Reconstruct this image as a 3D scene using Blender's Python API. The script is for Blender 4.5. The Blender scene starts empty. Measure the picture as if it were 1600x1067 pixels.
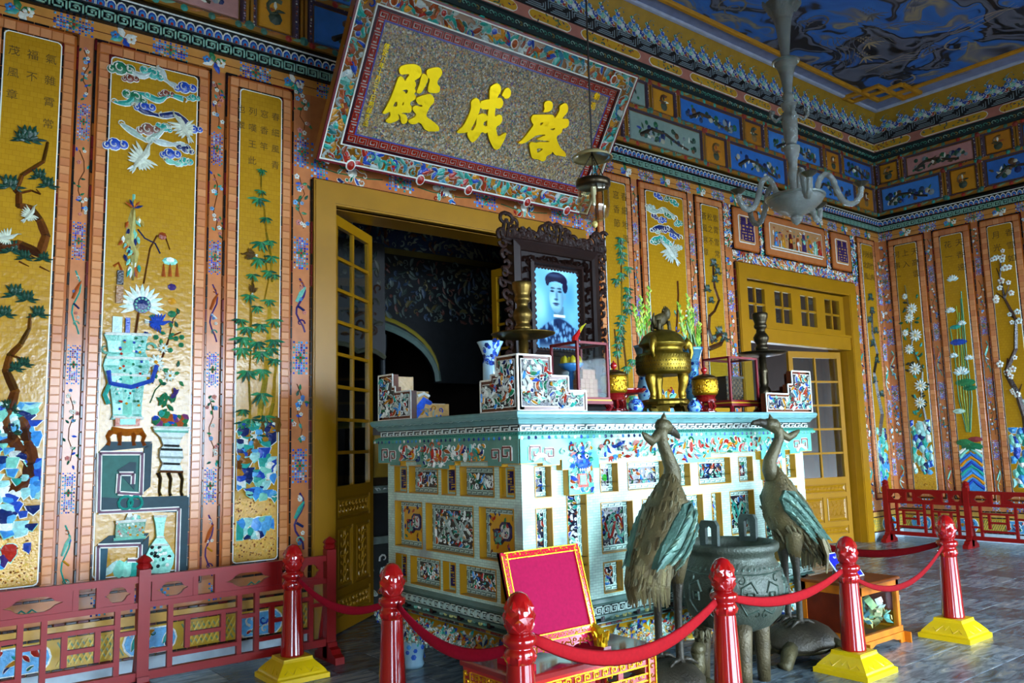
import bpy, math, random
from math import sin, cos, pi, radians, hypot, atan2, sqrt
from mathutils import Matrix, Vector

# ---------------------------------------------------------------- camera
S = bpy.context.scene
COL = S.collection
H_EYE = 1.5
cam_d = bpy.data.cameras.new('camera'); cam = bpy.data.objects.new('camera', cam_d); COL.objects.link(cam)
cam_d.sensor_width = 36.0; cam_d.lens = 1280.176 / 1600 * 36.0
cam_d.clip_start = 0.05; cam_d.clip_end = 200
_y, _p, _r = radians(38.464), radians(7.124), radians(-1.455)
_fwd = Vector((sin(_y)*cos(_p), cos(_y)*cos(_p), sin(_p))); _rt = Vector((cos(_y), -sin(_y), 0)); _up = _rt.cross(_fwd)
_r2 = cos(_r)*_rt + sin(_r)*_up; _u2 = -sin(_r)*_rt + cos(_r)*_up
cam.matrix_world = Matrix(((_r2.x, _u2.x, -_fwd.x, 0), (_r2.y, _u2.y, -_fwd.y, 0), (_r2.z, _u2.z, -_fwd.z, H_EYE), (0, 0, 0, 1)))
S.camera = cam

# ---------------------------------------------------------------- world, sun, daylight in the front doorways, exposure
wd = bpy.data.worlds.new('sky'); S.world = wd; wd.use_nodes = True
bg = wd.node_tree.nodes['Background']; bg.inputs[0].default_value = (0.62, 0.80, 1.0, 1); bg.inputs[1].default_value = 36.0
sun_d = bpy.data.lights.new('sun', 'SUN'); sun = bpy.data.objects.new('sun', sun_d); COL.objects.link(sun)
sun_d.energy = 6.0; sun_d.angle = radians(1.0); sun_d.color = (1.0, 0.96, 0.88)
sun.rotation_euler = (radians(40), 0, radians(4))
DOOR_X = [(-2.5, -1.0), (2.3, 6.4), (8.2, 11.7)]
for i, (a, b) in enumerate(DOOR_X):
    ld = bpy.data.lights.new('doorway_daylight', 'AREA'); lo = bpy.data.objects.new('doorway_daylight', ld); COL.objects.link(lo)
    ld.shape = 'RECTANGLE'; ld.size = b-a; ld.size_y = 3.4; ld.cycles.is_portal = True           # guides the sky light through the opening
    lo.location = ((a+b)/2, -2.5, 1.7); lo.rotation_euler = (radians(90), 0, 0)
S.view_settings.view_transform = 'Standard'; S.view_settings.look = 'None'
S.view_settings.exposure = 0.48; S.view_settings.gamma = 1.0; S.view_settings.use_curve_mapping = False
S.cycles.use_denoising = True
S.cycles.max_bounces = 7; S.cycles.transparent_max_bounces = 12
S.cycles.sample_clamp_indirect = 4.0

# ---------------------------------------------------------------- helpers
def lin(c):
    if isinstance(c, str):
        c = tuple(int(c[i:i+2], 16)/255 for i in (0, 2, 4))
    return tuple(((x/12.92) if x <= 0.04045 else ((x+0.055)/1.055)**2.4) for x in c[:3])
_lc = {}
def L(c):
    k = c
    if k not in _lc: _lc[k] = lin(c) + (1.0,)
    return _lc[k]

YW, XW = 6.2, 12.25
def F_back(u, v, w): return (u, YW-w, v)
def F_right(u, v, w): return (XW-w, YW-u, v)
def F_id(u, v, w): return (u, v, w)
def frame_xz(x0, y0, z0):            # faces -y
    return lambda u, v, w: (x0+u, y0-w, z0+v)
def frame_yz(x0, y0, z0):            # faces -x, u runs towards -y
    return lambda u, v, w: (x0-w, y0-u, z0+v)

class MB:
    def __init__(s, F=F_id): s.v = []; s.f = []; s.c = []; s.m = []; s.F = F
    def add(s, vs, fs, col, mat=0):
        b = len(s.v); F = s.F
        s.v.extend([F(*p) for p in vs])
        c = L(col)
        for f in fs:
            s.f.append([i+b for i in f]); s.c.append(c); s.m.append(mat)
    def box(s, u0, u1, v0, v1, w0, w1, col, mat=0):
        s.add([(u0,v0,w0),(u1,v0,w0),(u1,v1,w0),(u0,v1,w0),(u0,v0,w1),(u1,v0,w1),(u1,v1,w1),(u0,v1,w1)],
              [(3,2,1,0),(4,5,6,7),(0,1,5,4),(1,2,6,5),(2,3,7,6),(3,0,4,7)], col, mat)
    def slab(s, u0, u1, v0, v1, w0, w1, ch, col, mat=0):     # box with a chamfered face
        s.add([(u0,v0,w0),(u1,v0,w0),(u1,v1,w0),(u0,v1,w0),
               (u0,v0,w1-ch),(u1,v0,w1-ch),(u1,v1,w1-ch),(u0,v1,w1-ch),
               (u0+ch,v0+ch,w1),(u1-ch,v0+ch,w1),(u1-ch,v1-ch,w1),(u0+ch,v1-ch,w1)],
              [(8,9,10,11)]+[(i,(i+1)%4,4+(i+1)%4,4+i) for i in range(4)]+[(4+i,4+(i+1)%4,8+(i+1)%4,8+i) for i in range(4)]+[(3,2,1,0)], col, mat)
    def prism(s, poly, w0, w1, col, mat=0, back=False):
        n = len(poly)
        vs = [(p[0],p[1],w1) for p in poly]+[(p[0],p[1],w0) for p in poly]
        fs = [tuple(range(n))]+[(n+i, n+(i+1)%n, (i+1)%n, i) for i in range(n)]
        if back: fs.append(tuple(range(2*n-1, n-1, -1)))
        s.add(vs, fs, col, mat)
    def dome(s, poly, w0, w1, col, mat=0):
        n = len(poly); cu = sum(p[0] for p in poly)/n; cv = sum(p[1] for p in poly)/n
        vs = [(p[0],p[1],w0) for p in poly]+[(cu,cv,w1)]
        s.add(vs, [(i,(i+1)%n,n) for i in range(n)], col, mat)
    def disc(s, cu, cv, r, w0, h, col, n=8, ry=None, mat=0):
        ry = r if ry is None else ry
        s.dome([(cu+r*cos(2*pi*i/n), cv+ry*sin(2*pi*i/n)) for i in range(n)], w0, w0+h, col, mat)
    def stroke(s, pts, wid, w0, h, col, mat=0):
        n = len(pts); vs = []; fs = []
        for i, p in enumerate(pts):
            a = pts[max(i-1,0)]; b = pts[min(i+1,n-1)]
            dx, dy = b[0]-a[0], b[1]-a[1]; d = hypot(dx,dy) or 1
            nx, ny = -dy/d, dx/d
            w = wid[i] if isinstance(wid, (list,tuple)) else wid
            vs += [(p[0]-nx*w/2,p[1]-ny*w/2,w0),(p[0],p[1],w0+h),(p[0]+nx*w/2,p[1]+ny*w/2,w0)]
        for i in range(n-1):
            k = 3*i; fs += [(k,k+3,k+4,k+1),(k+1,k+4,k+5,k+2)]
        s.add(vs, fs, col, mat)
    def bar(s, p, q, wid, w0, h, col, mat=0):                # flat bar
        dx, dy = q[0]-p[0], q[1]-p[1]; d = hypot(dx,dy) or 1; nx, ny = -dy/d*wid/2, dx/d*wid/2
        s.prism([(p[0]-nx,p[1]-ny),(q[0]-nx,q[1]-ny),(q[0]+nx,q[1]+ny),(p[0]+nx,p[1]+ny)], w0, w0+h, col, mat)
    def leaf(s, cu, cv, ang, ln, wd_, w0, h, col, mat=0):
        ca, sa = cos(ang), sin(ang)
        loc = [(0,0),(ln*.35,-wd_*.5),(ln*.75,-wd_*.32),(ln,0),(ln*.75,wd_*.32),(ln*.35,wd_*.5),(ln*.5,0)]
        vs = [(cu+x*ca-y*sa, cv+x*sa+y*ca, w0+(h if i == 6 else 0)) for i,(x,y) in enumerate(loc)]
        s.add(vs, [(i,(i+1)%6,6) for i in range(6)], col, mat)
    def tube(s, path, rad, n, col, mat=0, cap=True):
        P = [Vector(p) for p in path]; m = len(P); vs = []; fs = []
        t0 = (P[1]-P[0]).normalized(); a = Vector((0,0,1)) if abs(t0.z) < .9 else Vector((1,0,0))
        nrm = t0.cross(a).normalized()
        for i in range(m):
            t = (P[min(i+1,m-1)]-P[max(i-1,0)])
            t = t.normalized() if t.length > 1e-9 else t0
            nrm = (nrm-t*nrm.dot(t)); nrm = nrm.normalized() if nrm.length > 1e-6 else t.orthogonal().normalized()
            bn = t.cross(nrm); r = rad[i] if isinstance(rad,(list,tuple)) else rad
            rx, ry = r if isinstance(r,(list,tuple)) else (r, r)
            for k in range(n):
                q = P[i]+nrm*(rx*cos(2*pi*k/n))+bn*(ry*sin(2*pi*k/n)); vs.append(tuple(q))
        for i in range(m-1):
            for k in range(n):
                fs.append((i*n+k, i*n+(k+1)%n, (i+1)*n+(k+1)%n, (i+1)*n+k))
        if cap: fs += [tuple(range(n-1,-1,-1)), tuple(range((m-1)*n, m*n))]
        s.add(vs, fs, col, mat)
    def lathe(s, prof, n, c=(0,0,0), col='ffffff', mat=0, sx=1, sy=1, rot=0):
        vs = []; fs = []; m = len(prof)
        for r, z in prof:
            for k in range(n):
                a = 2*pi*k/n+rot; vs.append((c[0]+r*cos(a)*sx, c[1]+r*sin(a)*sy, c[2]+z))
        for i in range(m-1):
            for k in range(n):
                fs.append((i*n+k, i*n+(k+1)%n, (i+1)*n+(k+1)%n, (i+1)*n+k))
        fs += [tuple(range(n-1,-1,-1)), tuple(range((m-1)*n, m*n))]
        s.add(vs, fs, col, mat)
    def sweep_rect(s, prof, u0, u1, v0, v1, col, mat=0):     # moulding profile (inset, w) mitred round a rectangle
        vs = []; fs = []; m = len(prof)
        for d, w in prof:
            vs += [(u0+d,v0+d,w),(u1-d,v0+d,w),(u1-d,v1-d,w),(u0+d,v1-d,w)]
        for i in range(m-1):
            for k in range(4): fs.append((4*i+k, 4*i+(k+1)%4, 4*(i+1)+(k+1)%4, 4*(i+1)+k))
        s.add(vs, fs, col, mat)
    def run(s, prof, u0, u1, col, mat=0):                    # profile (v, w) swept along u
        vs = [(u0,v,w) for v,w in prof]+[(u1,v,w) for v,w in prof]; m = len(prof)
        s.add(vs, [(i, m+i, m+i+1, i+1) for i in range(m-1)], col, mat)
    def mesh(s, name, mats, smooth=False):
        me = bpy.data.meshes.new(name); me.from_pydata(s.v, [], s.f)
        at = me.attributes.new('Col', 'FLOAT_COLOR', 'FACE')
        flat = [x for c in s.c for x in c]; at.data.foreach_set('color', flat)
        for m in (mats if isinstance(mats,(list,tuple)) else [mats]): me.materials.append(m)
        if max(s.m, default=0): me.polygons.foreach_set('material_index', s.m)
        if smooth: me.polygons.foreach_set('use_smooth', [True]*len(s.f))
        me.update(); return me
    def build(s, name, mats, parent=None, smooth=False, kind=None):
        o = bpy.data.objects.new(name, s.mesh(name, mats, smooth)); COL.objects.link(o)
        if parent: o.parent = parent
        if kind: o['kind'] = kind
        return o

def empty(name, loc=(0,0,0), rz=0):
    o = bpy.data.objects.new(name, None); COL.objects.link(o); o.location = loc; o.rotation_euler = (0,0,rz); o.empty_display_size = .1
    return o
def tag(o, label, cat, group=None):
    o['label'] = label; o['category'] = cat
    if group: o['group'] = group
    return o
def inst(name, me, parent=None, loc=(0,0,0), rot=None, M=None):
    o = bpy.data.objects.new(name, me); COL.objects.link(o)
    if parent: o.parent = parent
    if M is not None: o.matrix_local = M
    else:
        o.location = loc
        if rot: o.rotation_euler = rot
    return o
def copy_tree(o, parent=None):
    c = o.copy(); COL.objects.link(c)
    if parent: c.parent = parent
    for ch in o.children: copy_tree(ch, c)
    return c

# text outlines from the built-in typeface, as flat triangles
_tc = {}
def glyphs(txt, extr=0.0):
    k = (txt, extr)
    if k not in _tc:
        cu = bpy.data.curves.new('t', 'FONT'); cu.body = txt; cu.size = 1.0; cu.align_x = 'CENTER'; cu.align_y = 'CENTER'; cu.extrude = extr; cu.resolution_u = 3
        ob = bpy.data.objects.new('t', cu); COL.objects.link(ob)
        me = bpy.data.meshes.new_from_object(ob.evaluated_get(bpy.context.evaluated_depsgraph_get()))
        _tc[k] = ([tuple(v.co) for v in me.vertices], [tuple(p.vertices) for p in me.polygons])
        bpy.data.objects.remove(ob); bpy.data.curves.remove(cu); bpy.data.meshes.remove(me)
    return _tc[k]
def put_text(mb, txt, cu, cv, size, w, col, extr=.02, mat=0, sx=1.0, rot=0):
    vs, fs = glyphs(txt, extr); ca, sa = cos(rot), sin(rot)
    mb.add([(cu+(x*sx*ca-y*sa)*size, cv+(x*sx*sa+y*ca)*size, w+z*size) for x,y,z in vs], fs, col, mat)

# ---------------------------------------------------------------- materials
def nmat(name):
    m = bpy.data.materials.new(name); m.use_nodes = True; nt = m.node_tree
    return m, nt, nt.nodes['Principled BSDF']
def link(nt, a, b): nt.links.new(a, b)
def noise_bump(nt, b, scale, strength, dist=0.01, detail=3):
    tc = nt.nodes.new('ShaderNodeTexCoord'); n = nt.nodes.new('ShaderNodeTexNoise'); n.inputs['Scale'].default_value = scale; n.inputs['Detail'].default_value = detail
    bp = nt.nodes.new('ShaderNodeBump'); bp.inputs['Strength'].default_value = strength; bp.inputs['Distance'].default_value = dist
    link(nt, tc.outputs['Object'], n.inputs['Vector']); link(nt, n.outputs[0], bp.inputs['Height']); link(nt, bp.outputs[0], b.inputs['Normal'])
    return tc, n
def attr_mat(name, rough=.3, metal=0.0, var=0.0, vscale=30, spec=.5, bump=0.0, bscale=60, coat=0.0):
    m, nt, b = nmat(name)
    a = nt.nodes.new('ShaderNodeAttribute'); a.attribute_name = 'Col'; out = a.outputs['Color']
    if var:
        tc = nt.nodes.new('ShaderNodeTexCoord'); n = nt.nodes.new('ShaderNodeTexNoise'); n.inputs['Scale'].default_value = vscale; n.inputs['Detail'].default_value = 4
        link(nt, tc.outputs['Object'], n.inputs['Vector'])
        mr = nt.nodes.new('ShaderNodeMapRange'); mr.inputs[1].default_value = .3; mr.inputs[2].default_value = .7; mr.inputs[3].default_value = 1-var; mr.inputs[4].default_value = 1+var*.6
        link(nt, n.outputs[0], mr.inputs[0])
        hs = nt.nodes.new('ShaderNodeHueSaturation'); link(nt, mr.outputs[0], hs.inputs['Value']); link(nt, out, hs.inputs['Color']); out = hs.outputs[0]
    link(nt, out, b.inputs['Base Color'])
    b.inputs['Roughness'].default_value = rough; b.inputs['Metallic'].default_value = metal; b.inputs['Specular IOR Level'].default_value = spec
    if coat: b.inputs['Coat Weight'].default_value = coat; b.inputs['Coat Roughness'].default_value = .08
    if bump: noise_bump(nt, b, bscale, bump)
    return m
M_GLAZE = attr_mat('glazed_ceramic', .24, var=.22, vscale=45, bump=.45, bscale=70)
M_TILE = attr_mat('glazed_tile', .2, var=.12, vscale=14, spec=.35)
M_MATTE = attr_mat('matte_paint', .55, var=.14, vscale=9)
M_PAINT = attr_mat('gloss_paint', .32, var=.08, vscale=5)
M_LACQ = attr_mat('lacquer', .16, var=.06, vscale=6, coat=.6)
M_GILT = attr_mat('gilt', .30, metal=.85, var=.25, vscale=40, bump=.4, bscale=120)
M_BRASS = attr_mat('brass', .34, metal=.85, var=.35, vscale=14, bump=.15, bscale=50)
M_BRONZE = attr_mat('patinated_bronze', .5, metal=.35, var=.35, vscale=11, bump=.5, bscale=70)
M_WOOD = attr_mat('dark_wood', .48, var=.25, vscale=12, spec=.22)
M_DULL = attr_mat('dull_tile', .5, var=.2, vscale=20, spec=.2)
M_FENCE = attr_mat('fence_paint', .42, var=.1, vscale=7, spec=.3)
M_CLOTH = attr_mat('cloth', .85, var=.12, vscale=60, spec=.15)
M_PORC = attr_mat('porcelain', .12, var=.05, vscale=20)
def glass_mat(name, tint=(1,1,1), mix=.12, rough=.03, edge=.6):
    m, nt, b = nmat(name); nt.nodes.remove(b); o = nt.nodes['Material Output']
    t = nt.nodes.new('ShaderNodeBsdfTransparent'); t.inputs[0].default_value = tint+(1,)
    g = nt.nodes.new('ShaderNodeBsdfGlossy'); g.inputs['Roughness'].default_value = rough; g.inputs[0].default_value = (1,1,1,1)
    lw = nt.nodes.new('ShaderNodeLayerWeight'); pw_ = nt.nodes.new('ShaderNodeMath'); pw_.operation = 'POWER'; pw_.inputs[1].default_value = 4; link(nt, lw.outputs['Facing'], pw_.inputs[0])
    ad = nt.nodes.new('ShaderNodeMath'); ad.operation = 'MULTIPLY_ADD'; ad.inputs[1].default_value = edge; ad.inputs[2].default_value = mix*.5; link(nt, pw_.outputs[0], ad.inputs[0])
    mx = nt.nodes.new('ShaderNodeMixShader'); link(nt, ad.outputs[0], mx.inputs[0]); link(nt, t.outputs[0], mx.inputs[1]); link(nt, g.outputs[0], mx.inputs[2])
    link(nt, mx.outputs[0], o.inputs['Surface']); return m
M_GLASS = glass_mat('pane_glass', (.9,.95,.95), .03)
M_CASE = glass_mat('case_glass', (.88,.93,.93), .006, edge=.25)
M_CRYSTAL = glass_mat('crystal', (.62,.66,.66), .22, .18)
# ---------------------------------------------------------------- ornament vocabulary
def ray_px(x, y):
    a, b = (x-800)/1280.176, -(y-533.5)/1280.176
    return _r2*a + _u2*b + _fwd
def pw(x, y, yy=YW):                 # photograph point -> (u, v) on the back wall
    d = ray_px(x, y); t = yy/d.y; return (d.x*t, H_EYE+d.z*t)
def pwr(x, y, xx=XW):                # photograph point -> (u, v) on the right wall
    d = ray_px(x, y); t = xx/d.x; return (YW-d.y*t, H_EYE+d.z*t)

WHITE='e8ede0'; CREAM='dcd2a8'; PEACH='c4804c'; PEACH2='b8703e'; GOLD='c99d28'; OCHRE='c8891c'; INK='1a1512'; MAROON='5a1414'
BLUE='2348a8'; SKY='3f8ed0'; TEAL='2a9c8c'; GREEN='1f6e48'; LEAF='2c7a4a'; JADE='7cc9b0'; RED='a8281c'; RUST='a8501e'; PURP='3c2a68'; BROWN='5c3014'; PINK='d08a80'; NAVY='18285e'
PAL_MIX = [WHITE, WHITE, TEAL, BLUE, RED, GREEN, SKY, JADE, RUST, OCHRE, NAVY, JADE]
PAL_BLUE = [BLUE, SKY, WHITE, TEAL, NAVY, SKY, BLUE, JADE]
PAL_SIDE = [WHITE, 'b8c4b4', OCHRE, RED, TEAL, NAVY, GREEN, 'cfd6c8', RUST, SKY, '8aa89a']
PAL_WARM = [RED, WHITE, RUST, OCHRE, 'c86a4a', TEAL, NAVY, WHITE, GREEN]

def curl(mb, cu, cv, r, turn, a0, wid, w0, h, col, n=10):
    pts = []; ws = []
    for i in range(n+1):
        t = i/n; a = a0+turn*t; rr = r*(1-t*.82); pts.append((cu+rr*cos(a), cv+rr*sin(a))); ws.append(wid*(1-.6*t))
    mb.stroke(pts, ws, w0, h, col)
def shards(mb, u0, u1, v0, v1, n, pal, size, w0, rnd, outline=WHITE, hh=.012, inside=None):
    W, Hh = u1-u0, v1-v0
    nx = max(1, int(sqrt(n*W/max(Hh,1e-6))+.5)); ny = max(1, int(n/nx+.5))
    ph = rnd.uniform(0, 6); fx = rnd.uniform(2, 4)/max(W,Hh); fy = rnd.uniform(2, 4)/max(W,Hh)
    for i in range(nx):
        for j in range(ny):
            cu = u0+(i+.5+rnd.uniform(-.4,.4))*W/nx; cv = v0+(j+.5+rnd.uniform(-.4,.4))*Hh/ny
            if inside and not inside(cu, cv): continue
            col = rnd.choice(pal); s = size*rnd.uniform(.65, 1.35); a = ph+3*sin(fx*(cu-u0)*2)+2.5*cos(fy*(cv-v0)*2)+rnd.uniform(-.5,.5)
            k = rnd.random(); z = w0+rnd.uniform(0,.003)
            def clampp(p): return (min(max(p[0],u0),u1), min(max(p[1],v0),v1))
            if k < .55:
                bend = rnd.uniform(-1.6, 1.6); pts = []; aa = a; x, y = cu-cos(a)*s*.5, cv-sin(a)*s*.5
                for q in range(5):
                    pts.append(clampp((x, y))); x += cos(aa)*s/4; y += sin(aa)*s/4; aa += bend/4
                wv = s*rnd.uniform(.28,.46); pr_ = (.25,.85,1,.7,.12)
                if outline: mb.stroke(pts, [wv*p+size*.12 for p in pr_], z, hh*.55, outline)
                mb.stroke(pts, [wv*p for p in pr_], z+hh*.3, hh*.8, col)
            elif k < .75:
                curl(mb, cu, cv, s*.42, rnd.choice((-1,1))*rnd.uniform(4,6.5), a, s*.2, z+hh*.3, hh*.6, col if rnd.random() < .5 else (outline or col), 7)
            elif k < .9:
                if outline: mb.disc(cu, cv, s*.26, z, hh*.5, outline, 6)
                mb.disc(cu, cv, s*.19, z+hh*.3, hh*.6, col, 6)
            else:
                for q in range(3): mb.leaf(cu, cv, a+(q-1)*.7, s*.55, s*.24, z+hh*.2, hh*.7, col)
def blossom(mb, cu, cv, r, w0, col=WHITE, mid=OCHRE, h=.01):
    for k in range(5):
        a = pi/2+2*pi*k/5; mb.disc(cu+r*.55*cos(a), cv+r*.55*sin(a), r*.42, w0, h, col, 6)
    mb.disc(cu, cv, r*.2, w0+h*.8, h*.5, mid, 5)
def patch(mb, cu, cv, W, Hh, w0, rnd):
    """blue fret patch with a green four-petalled flower"""
    st = min(W, Hh)/6.5; nx = int(W/st); ny = int(Hh/st)
    for i in range(nx):
        for j in range(ny):
            a = abs(i-(nx-1)/2)/(nx/2); b = abs(j-(ny-1)/2)/(ny/2)
            edge = (a > .82 or b > .82)
            if edge and (int(abs(i-(nx-1)/2)+.5)+int(abs(j-(ny-1)/2)+.5)) % 2 == 0: continue
            if a < .3 and b < .3: continue
            x = cu-W/2+(i+.5)*W/nx; y = cv-Hh/2+(j+.5)*Hh/ny; g = .42*st*rnd.uniform(.8,1.1)
            c = rnd.choice(('1c58d0', '3fa4e4', '1c3478', '2878d8', 'a8d4ec', '1f9c9c', '1c58d0', '3fa4e4'))
            mb.dome([(x-g,y-g),(x+g,y-g*.9),(x+g*.9,y+g),(x-g,y+g)], w0, w0+.006, c)
    r = min(W,Hh)*.34
    for k in range(4): mb.leaf(cu, cv, k*pi/2, r, r*.55, w0+.004, .008, '1f7a5a')
    mb.disc(cu, cv, r*.26, w0+.008, .008, RED, 6)
def knot(mb, cu, cv, W, w0, col=TEAL):
    for q in range(-1,2):
        x = cu+q*W*.3
        mb.stroke([(x-W*.2,cv),(x,cv+W*.16),(x+W*.2,cv),(x,cv-W*.16),(x-W*.2,cv)], W*.06, w0, .008, col)
        mb.disc(x, cv, W*.05, w0, .008, OCHRE, 5)
def sprig(mb, cu, cv, Hh, W, w0, rnd, flower=WHITE):
    n = 6; pts = [(cu+W*.22*sin(i*1.7+rnd.random()), cv-Hh/2+Hh*i/n) for i in range(n+1)]
    mb.stroke(pts, .007, w0, .006, BROWN)
    for i in range(20):
        p = pts[rnd.randint(0, n)]; x = min(max(p[0]+rnd.uniform(-.4,.4)*W, cu-W*.42), cu+W*.42); y = p[1]+rnd.uniform(-.08,.08)*Hh
        if i % 2: blossom(mb, x, y, W*rnd.uniform(.13,.22), w0+.004, rnd.choice((flower, flower, flower, PINK, SKY, '7fb8e0')), rnd.choice((RED, OCHRE, NAVY)), .008)
        else: mb.leaf(x, y, rnd.uniform(0, 6.3), W*.42, W*.2, w0+.002, .006, rnd.choice((LEAF, TEAL, GREEN, BLUE, '174f3a')))
def ribbon_thing(mb, cu, cv, Hh, W, w0, rnd):
    """scroll, fan or charm wound with ribbon"""
    c = rnd.choice((TEAL, RUST, JADE)); a = rnd.uniform(1.1, 2.0)
    pts = [(cu+W*.3*sin(i*.9+a), cv-Hh/2+Hh*i/9) for i in range(10)]
    mb.stroke(pts, W*.13, w0, .006, rnd.choice((PURP, TEAL, RED, JADE)))
    for q in range(3): blossom(mb, cu+rnd.uniform(-.25,.25)*W, cv+rnd.uniform(-.4,.4)*Hh, W*.15, w0+.006, rnd.choice((WHITE, SKY, PINK)), OCHRE, .008)
    mb.stroke([(cu-W*.28, cv+Hh*.05), (cu+W*.02, cv+Hh*.22), (cu+W*.3, cv+Hh*.34)], [W*.2, W*.3, W*.12], w0+.004, .012, c)
    mb.stroke([(cu-W*.2, cv-Hh*.02), (cu+W*.25, cv-Hh*.1)], W*.16, w0+.004, .01, rnd.choice((OCHRE, WHITE, NAVY)))
    curl(mb, cu, cv-Hh*.34, W*.3, 5, 0, W*.12, w0+.003, .008, rnd.choice((PURP, TEAL, JADE)), 8)
    curl(mb, cu, cv+Hh*.38, W*.24, -5, 2, W*.1, w0+.003, .008, rnd.choice((WHITE, TEAL, RUST)), 8)
def cloud(mb, cu, cv, r, w0, col, flip=1, outline=WHITE):
    for i, (dx, dy, q) in enumerate(((0,0,1),(.95*flip,.12,.72),(-.75*flip,-.28,.62))):
        x, y = cu+dx*r, cv+dy*r; mb.disc(x, y, r*q*.78, w0, .006, outline, 10); mb.disc(x, y, r*q*.68, w0+.004, .010, col, 10)
        curl(mb, x, y, r*q*.5, 5.2*flip, 2.2, r*.16, w0+.012, .005, outline, 8)
def catmull(P_, m=4):
    out = []
    for j in range(len(P_)-1):
        A, B, C, D = P_[max(j-1,0)], P_[j], P_[j+1], P_[min(j+2,len(P_)-1)]
        for k in range(m):
            f = k/m; out.append(tuple(.5*(2*B[i]+(C[i]-A[i])*f+(2*A[i]-5*B[i]+4*C[i]-D[i])*f*f+(3*B[i]-A[i]-3*C[i]+D[i])*f**3) for i in (0, 1)))
    return out+[P_[-1]]
def cloudtail(mb, pts, wid, w0, col):
    pts = catmull(pts); n = len(pts); ws = [wid*(.25+.85*abs(sin(pi*i/(n-1)*2.5))+.2*sin(pi*i/(n-1))) for i in range(n)]
    mb.stroke(pts, [w+wid*.3 for w in ws], w0, .006, WHITE); mb.stroke(pts, ws, w0+.004, .009, col)
    for k in (0, n//2, n-1): curl(mb, pts[k][0], pts[k][1], wid*.8, 5.4, k, wid*.3, w0+.010, .006, WHITE, 8)
def bird(mb, cu, cv, s, a, w0, col='cfd6c0'):
    ca, sa = cos(a), sin(a)
    def T(x, y): return (cu+(x*ca-y*sa)*s, cv+(x*sa+y*ca)*s)
    mb.stroke([T(-.5,0),T(-.15,.02),(T(.2,.05)),T(.5,.2),T(.68,.17)], [s*.10,s*.26,s*.22,s*.08,s*.03], w0+.004, .014, col)
    for k in range(6):
        p = T(.02-.05*k, .02); mb.leaf(p[0], p[1], a+1.15+.22*k, s*(.62-.05*k), s*.13, w0+.002, .008, col)
        p = T(-.02-.05*k, -.02); mb.leaf(p[0], p[1], a-1.25-.22*k, s*(.5-.05*k), s*.12, w0+.002, .008, col)
    for k in range(3):
        p = T(-.4, 0); mb.leaf(p[0], p[1], a+pi+(k-1)*.3, s*.35, s*.1, w0+.003, .006, rndcol(k))
def rndcol(k): return (WHITE, 'b8c4b4', 'cfd6c0', JADE)[k % 4]
def needles(mb, cu, cv, r, w0, col='17392c'):
    for k in range(11):
        a = -.3+k*(pi+.6)/10; mb.leaf(cu, cv-r*.25, a, r*(.85+.3*sin(k*2.1)), r*.26, w0+.002*(k % 3), .008, col if k % 3 else '23503c')
    for k in range(3): mb.leaf(cu+(k-1)*r*.3, cv-r*.1, pi/2, r*.8, r*.3, w0+.008, .008, '1c4636')
def limb(mb, pts, wa, wb, w0, cols, h=.02, knots=True):
    n = len(pts)
    ws = [wa+(wb-wa)*i/(n-1) for i in range(n)]
    for i in range(n-1):
        mb.stroke([pts[i], ((pts[i][0]+pts[i+1][0])/2, (pts[i][1]+pts[i+1][1])/2), pts[i+1]], [ws[i], (ws[i]+ws[i+1])/2*1.1, ws[i+1]], w0, h*(.5+.5*ws[i]/max(wa,1e-6)), cols[i % len(cols)])
        if knots: mb.disc(pts[i][0], pts[i][1], ws[i]*.56, w0, h, cols[(i+1) % len(cols)], 7)
def rocks(mb, u0, u1, v0, v1, n, w0, rnd, pal=None):
    pal = pal or [BLUE, SKY, JADE, TEAL, WHITE, NAVY, '5aa8d8', '9fd8d0']
    for i in range(n):
        t = i/n; cv = v1-(v1-v0)*t+rnd.uniform(-.02,.02); cu = rnd.uniform(u0, u1); s = rnd.uniform(.04, .078)
        k = rnd.randint(5,7); a0 = rnd.random()*6
        poly = [(min(max(cu+s*rnd.uniform(.6,1)*cos(a0+2*pi*j/k),u0),u1), min(max(cv+s*rnd.uniform(.8,1.5)*sin(a0+2*pi*j/k),v0),v1)) for j in range(k)]
        mb.dome([(cu+(p[0]-cu)*1.12, cv+(p[1]-cv)*1.12) for p in poly], w0, w0+.010, WHITE if rnd.random() < .6 else JADE)
        mb.dome(poly, w0+.004, w0+.02+rnd.uniform(0,.012), rnd.choice(pal))
def grit(mb, u0, u1, v0, v1, n, w0, rnd):
    mb.box(u0, u1, v0, v1, w0-.004, w0+.004, 'c8962a')
    for i in range(n):
        x, y = rnd.uniform(u0,u1), rnd.uniform(v0,v1); mb.disc(x, y, rnd.uniform(.004,.011), w0+.003, .006, rnd.choice(('8a4a14','d8b040','6a3a10','e0c060','a86a1c')), 5)
def bamboo_leaves(mb, cu, cv, s, w0, rnd, up=False):
    for k in range(6):
        a = (-pi/2 if not up else pi/2)+(k-2.5)*.52+rnd.uniform(-.12,.12)
        mb.leaf(cu, cv, a, s*rnd.uniform(.8,1.15), s*.24, w0+.003*(k % 2), .008, rnd.choice(('1f6a48','2c7a4a','174f3a','3a8a58')))
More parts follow.
